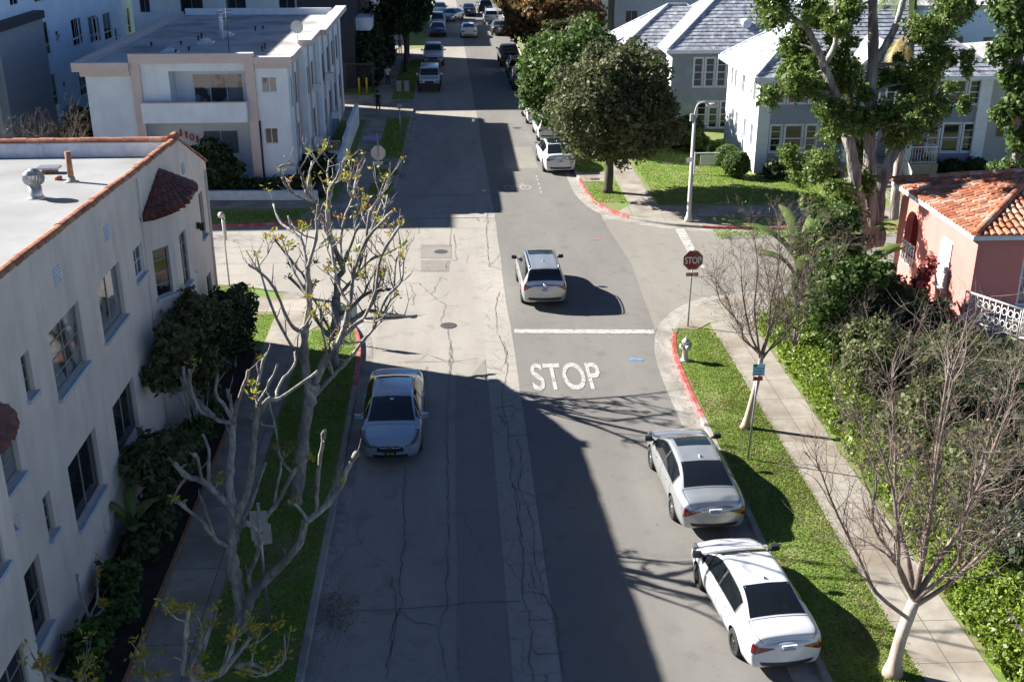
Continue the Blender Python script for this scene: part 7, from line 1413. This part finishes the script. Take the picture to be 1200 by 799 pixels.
SUVS = lambda L=1., W=1., H=1.: [(y*L, zb, zs*H, zt*H, ws*W, wr*W) for y, zb, zs, zt, ws, wr in (
 (-2.27, .40, .95, 1.06, .76, .68), (-2.22, .32, 1.0, 1.22, .84, .72), (-2.10, .28, 1.02, 1.45, .88, .67), (-1.93, .25, 1.03, 1.63, .895, .60), (-1.6, .24, 1.03, 1.69, .90, .60), (-.9, .24, 1.02, 1.725, .90, .61), (-.1, .24, 1.01, 1.72, .90, .61), (.35, .24, 1.0, 1.67, .90, .61),
 (.68, .24, .99, 1.52, .90, .64), (1.02, .24, .98, 1.27, .90, .69), (1.3, .24, .96, 1.10, .895, .74), (1.75, .26, .90, 1.03, .88, .74), (2.05, .28, .82, .94, .83, .70), (2.24, .34, .72, .80, .70, .58))]
SUVP = dict(wy=(-1.34, 1.31), wr=.345, ws=(7.35, 9.85), rw=(.95, 2.85), rv=5.1, sw=[(2.9, 4.35, 0, 0), (4.5, 6.0, 0, 0), (6.15, 9.2, 0, 0)], tl=(1.0, 3.45, 4.5, .66, .2), hl=(1.5, 3.5, 4.6, .62), mu=9.1, dh=(4.8, 6.4), pl=(.86, .3), ds=(4.4, 6.07, 9.4), hs=((10.35, 4.9),), ls=((10.4, 12.9, 4.98),), gr=(.45, 3.2, 4.4), fin=4.6, rails=(3.2, 7.0))
VAN = lambda L=1., W=1., H=1.: [(y*L, zb, zs*H, zt*H, ws*W, wr*W) for y, zb, zs, zt, ws, wr in (
 (-2.1, .5, 1.1, 1.2, .8, .72), (-2.07, .45, 1.15, 1.6, .86, .76), (-2.0, .45, 1.15, 1.8, .88, .74), (-1.6, .45, 1.15, 1.84, .88, .74), (-.8, .45, 1.15, 1.85, .88, .74), (.1, .45, 1.14, 1.84, .88, .73), (.42, .45, 1.13, 1.78, .88, .73), (.62, .45, 1.12, 1.5, .88, .75),
 (.78, .45, 1.11, 1.2, .88, .77), (1.0, .48, 1.08, 1.14, .87, .76), (1.5, .5, 1.04, 1.10, .84, .72), (1.9, .5, 1.0, 1.06, .80, .68), (2.0, .55, .95, 1.0, .76, .64))]
VANP = dict(wy=(-1.3, 1.25), wr=.42, ws=(6.25, 7.85), rw=(.85, 1.9), rv=5.1, sw=[(2.3, 4.0, 0, 0), (4.15, 5.2, 0, 0), (5.3, 7.3, 0, 0)], tl=(.5, 3.3, 4.4, .85, .2), hl=(.5, 3.4, 4.5, .66), mu=7.2, pl=(.75, .3), gr=(.5, 3.2, 4.6), crown=.04, rim='dark_rim')
TRK = lambda L=1., W=1., H=1.: [(y*L, zb, zs*H, zt*H, ws*W, wr*W) for y, zb, zs, zt, ws, wr in (
 (-2.9, .55, 1.12, 1.2, .86, .78), (-2.86, .5, 1.2, 1.26, .93, .86), (-1.6, .48, 1.2, 1.27, .95, .88), (-1.0, .45, 1.2, 1.28, .96, .88), (-.93, .45, 1.2, 1.7, .96, .74), (-.8, .45, 1.2, 1.83, .96, .70), (-.1, .45, 1.2, 1.88, .96, .70), (.45, .45, 1.19, 1.84, .96, .70),
 (.8, .45, 1.18, 1.6, .96, .74), (1.12, .45, 1.17, 1.3, .96, .80), (1.7, .46, 1.14, 1.26, .95, .82), (2.5, .48, 1.1, 1.2, .93, .8), (2.8, .5, 1.02, 1.12, .88, .76), (2.88, .55, .9, 1.0, .8, .7))]
TRKP = dict(wy=(-1.8, 1.85), wr=.41, ws=(7.3, 8.9), rw=(4.02, 4.8), rv=5.15, sw=[(5.0, 6.4, 0, 0), (6.5, 8.5, 0, 0)], tl=(.6, 3.4, 4.5, .84, .2), hl=(.9, 3.4, 4.5, .6), mu=8.5, pl=(.72, .3), gr=(.55, 3.0, 4.6), crown=.045)
P_silver = paint('silver_paint', (.42, .44, .46), .75, .32); P_white = paint('white_car_paint', (.62, .63, .65), 0, .3); P_champ = paint('pale_silver_paint', (.50, .515, .52), .6, .3); P_blue = paint('cool_silver_paint', (.42, .50, .58), .6, .3)
P_dark = paint('dark_car_paint', (.02, .024, .032), .3, .3); P_grey = paint('grey_car_paint', (.12, .13, .14), .5, .3); P_dblue = paint('dark_blue_paint', (.02, .035, .07), .4, .3); P_teal = paint('teal_paint', (.05, .13, .16), .4, .3); P_brown = paint('brown_grey_paint', (.07, .055, .045), .4, .35); P_sand = paint('sand_paint', (.45, .42, .36), .2, .35)
GR, GL_ = 'cars parked along the right curb', 'cars parked along the left curb'
# nearest cars
cA, _ = car('parked_sedan', 'silver sedan parked facing the camera at the left curb', (-2.02, 31.7), R(180), SED(1.02, .99, 1.0), P_blue, {**SEDP, 'fin': None}, GL_)
m = MB(); m.tube([(-.5, 2.44, .76), (-.25, 2.5, .62), (.25, 2.5, .62), (.5, 2.44, .76)], .016, 6); m.build('chrome_strip', CARM['chrome'], cA, local=True)
m = MB(); m.box(-.17, .17, 2.50, 2.52, .40, .53); fp_ = m.build('front_plate', CARM['plastic'], cA, local=True)
m = MB(); m.box(-.11, -.02, 2.521, 2.524, .43, .47); m.box(.02, .11, 2.521, 2.524, .43, .47); L0 = m.build('plate_marks', M['yellow'], None, local=True); L0.parent = fp_
m = MB(); m.lathe([(.05, 0), (.075, .02), (.06, .03)], (0, 2.49, .66), 16, 0, True, 'y'); m.build('emblem', CARM['chrome'], cA, local=True)
m = MB(); m.obox((-.05, .72, 1.26), (.1, 0, 0), (0, .01, 0), (0, 0, .14)); m.build('hanging_tag', M['sign_white'], cA, local=True)
cB, _ = car('suv', 'silver suv driving away through the intersection', (3.45, 44.3), R(1), SUVS(1.0, 1.0, 1.0), P_champ, {**SUVP, 'sun': (5.6, 7.0, 5.45), 'dm': 1})
m = MB(); m.lathe([(.05, 0), (.08, -.01), (.05, -.02)], (0, -2.36, 1.03), 14, 0, True, 'y'); m.build('emblem', CARM['chrome'], cB, local=True)
cC, _ = car('parked_sedan', 'pale silver sedan with a dark sunroof parked at the right curb beside the parking sign', (6.45, 27.4), R(2), SED(1.03, .99, .99), P_champ, {**SEDP, 'sun': (6.3, 7.35, 5.5), 'wr': .335, 'dm': 1}, GR)
m = MB(); m.box(-.42, .42, -2.53, -2.52, .93, .945); m.build('chrome_strip', CARM['chrome'], cC, local=True)
cD, _ = car('parked_sedan', 'white compact sedan with a reflective dark rear window, nearest at the right curb', (6.64, 21.55), R(6), SED(.925, .95, 1.0), P_white, {**SEDP, 'wy': (-1.27, 1.30), 'wr': .31, 'rim': 'dark_rim', 'tl': (1.15, 3.35, 4.2, .5, .2), 'dm': 1}, GR)
cE, _ = car('parked_hatchback', 'white car with black glass roof parked at the far right corner', (6.05, 66.7), R(3), SED(1.0, 1.03, 1.11), P_white, {**SEDP, 'sun': (4.9, 7.4, 5.2), 'rw': (2.0, 4.7), 'tl': (.9, 3.7, 4.3, .5, .1), 'wr': .36, 'dh': ()}, GR)
FARC = [ # name,label,loc,rz,shape,params,paint,group
 ('parked_hatchback', 'white hatchback second in line behind the glass roofed white car', (6.25, 75.2), 2, SUVS(.95, .95, .88), {**SUVP, 'rails': None}, P_white, GR),
 ('parked_suv', 'third white car in line at the right curb, half hidden by leaves', (5.95, 81.0), 2, SUVS(1, 1, 1), SUVP, P_white, GR),
 ('parked_suv', 'nearer of two dark suvs at the right curb beside the green tree', (5.7, 95.0), 1, SUVS(1, 1, 1), SUVP, P_dark, GR),
 ('parked_suv', 'dark blue suv right behind the parked pickup', (5.65, 101.2), 1, SUVS(1, 1, 1), SUVP, P_dblue, GR),
 ('pickup_truck', 'dark brown pickup truck parked at the right curb in full view', (5.3, 108.4), 1, TRK(1, .98, .95), TRKP, P_brown, GR),
 ('parked_sedan', 'grey sedan partly behind the orange tree at the right curb', (5.3, 131.0), 1, SED(), SEDP, P_grey, GR),
 ('parked_suv', 'white suv at the right curb beyond the orange tree', (4.75, 141.5), 1, SUVS(), SUVP, P_white, GR),
 ('parked_suv', 'large black suv at the right curb far up the street', (4.4, 153.5), 1, SUVS(1.05, 1.05, 1.05), SUVP, P_dark, GR),
 ('driving_sedan', 'white sedan driving away in the right lane beyond the far intersection', (1.85, 129.0), 1, SED(), SEDP, P_white, None),
 ('driving_sedan', 'dark sedan driving away just ahead of the white suv', (2.2, 150.5), 1, SED(), SEDP, P_dblue, None),
 ('jeep', 'white boxy off roader with black bumper parked facing the camera at the left curb', (-1.9, 94.5), 180, VAN(), VANP, P_white, GL_),
 ('pickup_truck', 'white pickup truck parked facing the camera behind the white off roader', (-1.75, 109.0), 180, TRK(1.02, 1, 1), TRKP, P_white, GL_),
 ('parked_sedan', 'dark blue grey sedan facing the camera at the left curb past the intersection', (-1.55, 130.0), 180, SED(), SEDP, P_dblue, GL_),
 ('parked_suv', 'sand coloured suv behind the dark sedan at the left curb', (-1.6, 137.2), 180, SUVS(), SUVP, P_sand, GL_),
 ('driving_sedan', 'silver sedan pulled out beside the sand coloured suv', (.1, 144.5), 160, SED(), SEDP, P_champ, None),
 ('parked_sedan', 'teal car farthest but one along the left curb', (-1.5, 152.0), 180, SED(), SEDP, P_teal, GL_),
 ('driving_sedan', 'teal car at the very top of the street', (2.6, 176.0), 180, SED(), SEDP, P_teal, None)]
for nm, lb, loc, rz, st, sp, pt, gp in FARC:
    t, sh = car(nm, lb, loc, R(rz), st, pt, sp, gp, nm.replace('parked_', '').replace('driving_', '').replace('_', ' '), lo=True)
    if nm == 'jeep':
        m = MB(); m.box(-.85, .85, 2.05, 2.25, .5, .78); m.build('front_bumper', CARM['plastic'], t, local=True)
        m = MB(); m.box(-.72, .72, -2.3, -2.08, .5, .7); m.lathe([(.1, -.12), (.38, -.12), (.38, .1), (.1, .1)], (0, -2.25, 1.12), 18, 0, True, 'y'); m.build('spare_wheel', CARM['tyre'], t, local=True)
        m = MB()
        for sd in (-1, 1):
            for wy in (-1.3, 1.25): m.tube([(sd*.93, wy+.55*math.cos(a), .44+.5*math.sin(a)) for a in [math.pi*k/10 for k in range(11)]], .06, 6)
        m.build('fender_flares', CARM['plastic'], t, local=True)
    if nm == 'pickup_truck':
        m = MB(); m.box(-.72, .72, -2.72, -1.12, 1.262, 1.31); m.build('bed_cover', CARM['plastic'], t, local=True)
# ================================================================ STREET FURNITURE
def octagon(m, c, r, y, flip=1, th=.006, mi=0):
    ps = [(c[0]+r*math.cos(R(22.5+45*k)), y, c[1]+r*math.sin(R(22.5+45*k))) for k in range(8)]; q = [(p[0], y+th, p[2]) for p in ps]
    m.add(ps+q, [tuple(range(8)), tuple(range(15, 7, -1))]+[(k, (k+1) % 8, 8+(k+1) % 8, 8+k) for k in range(8)], mi)
t = empty('stop_sign', (8.77, 39.6, .14), R(2), 'red octagonal stop sign facing the camera on its pole at the right corner', 'stop sign')
def L(o, p): o.parent = p; return o
m = MB(); m.tube([(0, 0, 0), (.03, 0, 3.05)], .032, 8); m.build('pole', M['galv'], t, local=True)
m = MB(); octagon(m, (.03, 2.66), .41, -.045, mi=0); f = m.build('sign_face', M['sign_white'], t, local=True)
m = MB(); octagon(m, (.03, 2.66), .385, -.049, th=.003); L(m.build('red_field', M['sign_red'], None, local=True), f)
m = MB(); add_text(m, 'STOP', (.03, -.053, 2.66), (1, 0, 0), (0, 0, 1), .62, .27); L(m.build('stop_lettering', M['sign_white'], None, fix=False), f)
m = MB(); m.box(-.2, .26, -.045, -.04, 2.03, 2.17); p_ = m.build('all_way_plate', M['sign_red'], t, local=True)
m = MB(); add_text(m, 'ALL WAY', (.03, -.048, 2.1), (1, 0, 0), (0, 0, 1), .38, .07); L(m.build('plate_lettering', M['sign_white'], None, fix=False), p_)
t = empty('stop_sign', (-4.02, 59.3, .14), 0, 'back of a stop sign with blue street name blade at the far left corner', 'stop sign')
m = MB(); m.tube([(0, 0, 0), (0, 0, 3.4)], .032, 8); m.build('pole', M['galv'], t, local=True)
m = MB(); octagon(m, (0, 2.4), .41, .04); m.build('sign_back', M['sign_back'], t, local=True)
m = MB(); m.box(-.23, .23, .04, .046, 1.78, 1.95); m.build('plate', M['sign_back'], t, local=True)
m = MB(); m.box(-.75, .05, -.01, .01, 3.12, 3.32); b_ = m.build('street_name_blade', M['sign_blue'], t, local=True)
m = MB(); m.box(-.01, .01, -.75, .05, 3.34, 3.52); m.build('street_name_blade', M['sign_blue'], t, local=True)
t = empty('plain_pole', (-3.45, 73.0, .14), 0, 'thin grey pole with small sign edge on the far left parkway', 'sign pole')
m = MB(); m.tube([(0, 0, 0), (0, 0, 2.5)], .03, 8); m.build('pole', M['galv'], t, local=True); m = MB(); m.box(-.15, .15, .03, .036, 2.2, 2.5); m.build('sign_panel', M['sign_back'], t, local=True)
t = empty('parking_sign', (8.44, 28.95, .14), 0, 'pale blue parking sign with red strip on a leaning pole beside the thin tree', 'sign')
m = MB(); m.tube([(0, 0, 0), (.09, 0, 3.05)], .03, 8); m.build('pole', M['galv'], t, local=True)
m = MB(); m.box(-.10, .25, -.05, -.045, 2.68, 3.05); f = m.build('sign_panel', M['sign_cyan'], t, local=True)
m = MB(); m.box(-.10, .02, -.053, -.051, 2.95, 3.05); L(m.build('green_corner', M['sign_green'], None, local=True), f)
m = MB()
for i, s in enumerate(('PARKING', 'PERMIT', 'EXEMPT')): add_text(m, s, (.075, -.054, 2.91-i*.085), (1, 0, 0), (0, 0, 1), .28, .045)
L(m.build('sign_lettering', M['sign_blue'], None, fix=False), f)
m = MB(); m.box(-.07, .21, -.05, -.045, 2.53, 2.66); g_ = m.build('red_strip', M['text_red'], t, local=True)
t = empty('street_sign', (-4.36, 21.25, .12), 0, 'back of a white rectangular sign on a grey pole among the left trees', 'sign')
m = MB(); m.tube([(0, 0, 0), (.02, .02, 3.4)], .032, 8); m.build('pole', M['galv'], t, local=True)
m = MB(); m.box(-.19, .19, .03, .036, 2.45, 3.2); m.build('sign_panel', M['sign_back'], t, local=True)
m = MB(); m.obox((-.14, .05, 2.3), (.36, .12, 0), (-.002, .006, 0), (0, 0, .5)); m.build('sign_panel', M['sign_back'], t, local=True)
t = empty('street_pole', (-9.55, 45.35, .1), 0, 'slim dark pole with an edge on sign beyond the stucco building', 'sign pole')
m = MB(); m.tube([(0, 0, 0), (-.03, 0, 3.1)], .032, 8); m.build('pole', M['galv'], t, local=True)
m = MB(); m.box(.02, .06, -.16, .16, 2.0, 2.9); m.build('sign_panel', M['sign_back'], t, local=True)
m = MB(); m.lathe([(.001, -.12), (.12, -.08), (.15, .02), (.1, .12), (.001, .16)], (-.05, 0, 3.05), 10); m.build('pole_cap', M['sign_back'], t, local=True)
t = empty('yard_sign', (-3.95, 38.8, .12), 0, 'small white board sign on a post by the left red curb', 'sign')
m = MB(); m.box(-.03, .03, -.03, .03, 0, 1.5); m.build('post', M['trim'], t, local=True); m = MB(); m.box(-.3, .3, -.045, -.031, .85, 1.45); m.build('board', M['sign_white'], t, local=True)
t = empty('yard_sign', (14.6, 63.6, .12), 0, 'white hanging yard sign on the lawn beside the topiary balls', 'sign')
m = MB(); m.box(-.75, -.68, -.03, .03, 0, 1.3); m.box(-.68, .7, -.03, .03, 1.2, 1.27); m.build('post', M['trim'], t, local=True); m = MB(); m.box(-.4, .5, -.01, .01, .55, 1.12); m.build('board', M['sign_white'], t, local=True)
t = empty('street_lamp', (11.62, 53.85, .14), 0, 'concrete street lamp with curved arm at the far right corner', 'street lamp')
m = MB(); m.lathe([(.2, 0), (.2, .18), (.14, .3), (.115, .5), (.085, 5.3)], (0, 0, 0), 16); m.build('post', M['lamp_grey'], t, local=True)
m = MB(); m.tube(smooth_path([(0, 0, 5.2), (.02, 0, 5.5), (.14, 0, 5.82), (.42, 0, 5.9), (.62, 0, 5.8)], 5), .045, 8); m.build('arm', M['lamp_grey'], t, local=True)
m = MB(); m.lathe([(.001, -.3), (.08, -.25), (.12, 0), (.10, .22), (.001, .3)], (0, 0, 0), 12, 0, True, 'x'); hd = m.build('lamp_head', M['lamp_grey'], t, local=True); hd.location = (.82, 0, 5.76)
m = MB(); m.box(-.22, -.08, -.06, .06, 5.0, 5.35); m.build('junction_box', M['lamp_grey'], t, local=True)
m = MB(); m.obox((-.28, -.14, 3.0), (.34, .02, .06), (0, .012, 0), (-.05, 0, .22)); m.build('sign_panel', M['sign_white'], t, local=True)
m = MB(); m.obox((.1, -.12, 2.0), (.04, .1, 0), (0, .012, 0), (0, 0, .75)); m.build('banner', M['sign_white'], t, local=True)
t = empty('fire_hydrant', (8.02, 36.35, .13), R(15), 'silver fire hydrant on the grass by the red curb', 'fire hydrant')
m = MB(); m.lathe([(.17, 0), (.17, .04), (.12, .06), (.105, .1), (.105, .42), (.14, .44), (.14, .48), (.11, .5), (.11, .68), (.15, .70), (.15, .74), (.11, .8), (.05, .86), (.001, .87)], (0, 0, 0), 20); m.build('body', M['hydrant'], t, local=True)
m = MB(); m.lathe([(.03, .86), (.035, .93), (.001, .93)], (0, 0, 0), 6, sm=False); m.build('top_nut', M['hydrant'], t, local=True)
m = MB(); m.lathe([(.075, -.22), (.075, -.17), (.06, -.16), (.06, -.08)], (0, 0, .58), 14, 0, True, 'x'); m.build('outlet_cap', M['hydrant'], t, local=True)
m = MB(); m.lathe([(.06, .08), (.06, .16), (.075, .17), (.075, .22), (.001, .22)], (0, 0, .58), 14, 0, True, 'x'); m.lathe([(.001, -.24), (.085, -.24), (.085, -.18), (.07, -.17), (.07, -.08)], (0, 0, .56), 14, 0, True, 'y'); m.build('outlet_cap', M['hydrant'], t, local=True)
for x, lb in ((-4.35, 'left of the pair of grey utility cabinets on the far left parkway'), (-3.75, 'right of the pair of grey utility cabinets on the far left parkway')):
    t = empty('utility_cabinet', (x, 92.6, .12), 0, lb, 'utility cabinet', 'utility cabinets'); m = MB(); m.box(-.2, .2, -.15, .15, 0, .8); m.build('cabinet', M['galv'], t, local=True, bevel=.02); m = MB(); m.box(-.23, .23, -.18, .18, .801, .86); m.build('lid', M['galv'], t, local=True)
for x, y, lb, s in ((8.0, 62.7, 'rectangular dark meter cover in the concrete pad by the corner tree', .5), (-4.05, 63.4, 'dark meter cover in the nearer left parkway pad', .35), (-4.1, 67.2, 'dark meter cover in the farther left parkway pad', .35)):
    m = MB(); m.box(x-s*.5, x+s*.5, y-.2, y+.2, .141, .152); tag(m.build('meter_cover', M['iron']), lb, 'meter cover')
# utility wires high over the far street
tt = tag((lambda m: (m.tube([Vector((-22, 96, 8.3)).lerp(Vector((12, 99, 8.6)), k/14)+Vector((0, 0, -.5*math.sin(math.pi*k/14))) for k in range(15)], .012, 4), m.build('overhead_wire', M['black'], fix=False))[1])(MB()), 'thin overhead wire crossing the far street between the buildings', 'wire')
# ================================================================ PEOPLE
def person(label, loc, rz, top, legs_, pose, hat=False, sleeves=True, h=1.74):
    """one continuous skinned body; shirt, trousers, shoes and skin by height bands"""
    t = empty('person', loc, rz, label, 'person'); s = h/1.74; J = []; E = []; Rd = []
    def j(x, y, z, r, par=None, ry=None): J.append((x*s, y*s, z*s)); Rd.append((r*s, (ry or r)*s)); 
    def add(x, y, z, r, par, ry=None):
        j(x, y, z, r, par, ry); 
        if par is not None: E.append((par, len(J)-1))
        return len(J)-1
    st = pose.get('stride', .0); pel = add(0, 0, .95, .13, None, .1); wa = add(0, .0, 1.1, .125, pel, .095); ch = add(0, .01, 1.32, .15, wa, .1); nk = add(0, .0, 1.49, .055, ch); hd0 = add(0, .02, 1.56, .075, nk, .085); hd1 = add(0, .02, 1.67, .085, hd0, .1); add(0, .015, 1.72, .06, hd1, .075)
    add(0, .125, 1.63, .012, hd0)
    for sd in (-1, 1):
        hp = add(sd*.095, 0, .88, .09, pel); kn = add(sd*.1, sd*st*.5+.03, .49, .058, hp); an = add(sd*.1, sd*st-.02, .09, .038, kn); add(sd*.11, sd*st+.14, .045, .035, an)
        shd = add(sd*.19, 0, 1.42, .055, ch); el, wr = pose['arms'][0 if sd < 0 else 1]; e = add(sd*el[0], el[1], el[2], .042, shd); w_ = add(sd*wr[0], wr[1], wr[2], .03, e)
        d = (Vector((sd*wr[0], wr[1], wr[2]))-Vector((sd*el[0], el[1], el[2]))).normalized(); pm = Vector((sd*wr[0], wr[1], wr[2]))+d*.07; pi = add(*pm, .034, w_, .02)
        for q in range(4):
            f0 = pm+d*.05+Vector((0, (q-1.5)*.02, 0)); a = add(*f0, .009, pi); add(*(f0+d*(.04-.006*abs(q-1.3))+Vector((-sd*.012, 0, 0))), .008, a)
        th = pm+Vector((-sd*.015, .045, .0)); a = add(*th, .010, w_); add(*(th+d*.035), .009, a)
    me = bpy.data.meshes.new('body'); me.from_pydata(J, E, []); o = bpy.data.objects.new('body', me); col.objects.link(o); md = o.modifiers.new('s', 'SKIN')
    sv = me.skin_vertices[0].data
    for i, r in enumerate(Rd): sv[i].radius = r; sv[i].use_root = (i == 0)
    o.modifiers.new('u', 'SUBSURF').levels = 2
    dg = bpy.context.evaluated_depsgraph_get(); m2 = bpy.data.meshes.new_from_object(o.evaluated_get(dg)); o.modifiers.clear(); o.data = m2; m2.materials.clear()
    for mm in (M['skin'], top, legs_, M['shoe']): m2.materials.append(mm)
    cut = .14 if not pose.get('shorts') else .5
    for p in m2.polygons:
        p.use_smooth = True; c = p.center/s; r = abs(c.x)
        if c.z > 1.47: k = 0
        elif c.z < .1: k = 3
        elif c.z < cut: k = 0
        elif c.z < .98 and r < .21: k = 2
        elif r > .2 and not sleeves and (c.z < 1.3): k = 0
        elif r > .2 and c.z < pose.get('hand', .86): k = 0
        elif c.z < .98: k = 1 if r > .2 else 2
        else: k = 1
        p.material_index = k
    o.parent = t
    m = MB(); m.lathe([(.001, .115), (.06, .10), (.1, .05), (.108, -.02), (.1, -.07)], (0, -.005*s, 1.68*s), 14); m.build('hair', M['hair'] if not hat else top, t, local=True)
    return t
ARM0 = [((.24, -.05, 1.15), (.25, .08, .93)), ((.24, .06, 1.15), (.24, .12, .93))]
person('person in black t-shirt and shorts walking on the left sidewalk near the sunlit driveway', (-5.45, 82.6, .15), R(0), M['cloth_black'], M['cloth_black'], dict(stride=.13, arms=ARM0, shorts=1), sleeves=False)
person('person in white top and dark trousers with one hand raised to the head', (-5.35, 94.8, .15), R(170), M['cloth_white'], M['cloth_dark'], dict(stride=.05, arms=[((.3, .08, 1.25), (.16, .16, 1.5)), ((.24, .02, 1.15), (.24, .1, .93))], hand=.5), sleeves=False)
person('person in light tan clothing standing farthest up the left sidewalk in the sun', (-5.1, 113.6, .15), R(180), M['cloth_tan'], M['cloth_tan'], dict(stride=.04, arms=[((.26, .05, 1.15), (.18, .22, 1.1)), ((.26, .05, 1.15), (.18, .22, 1.1))]), sleeves=True)
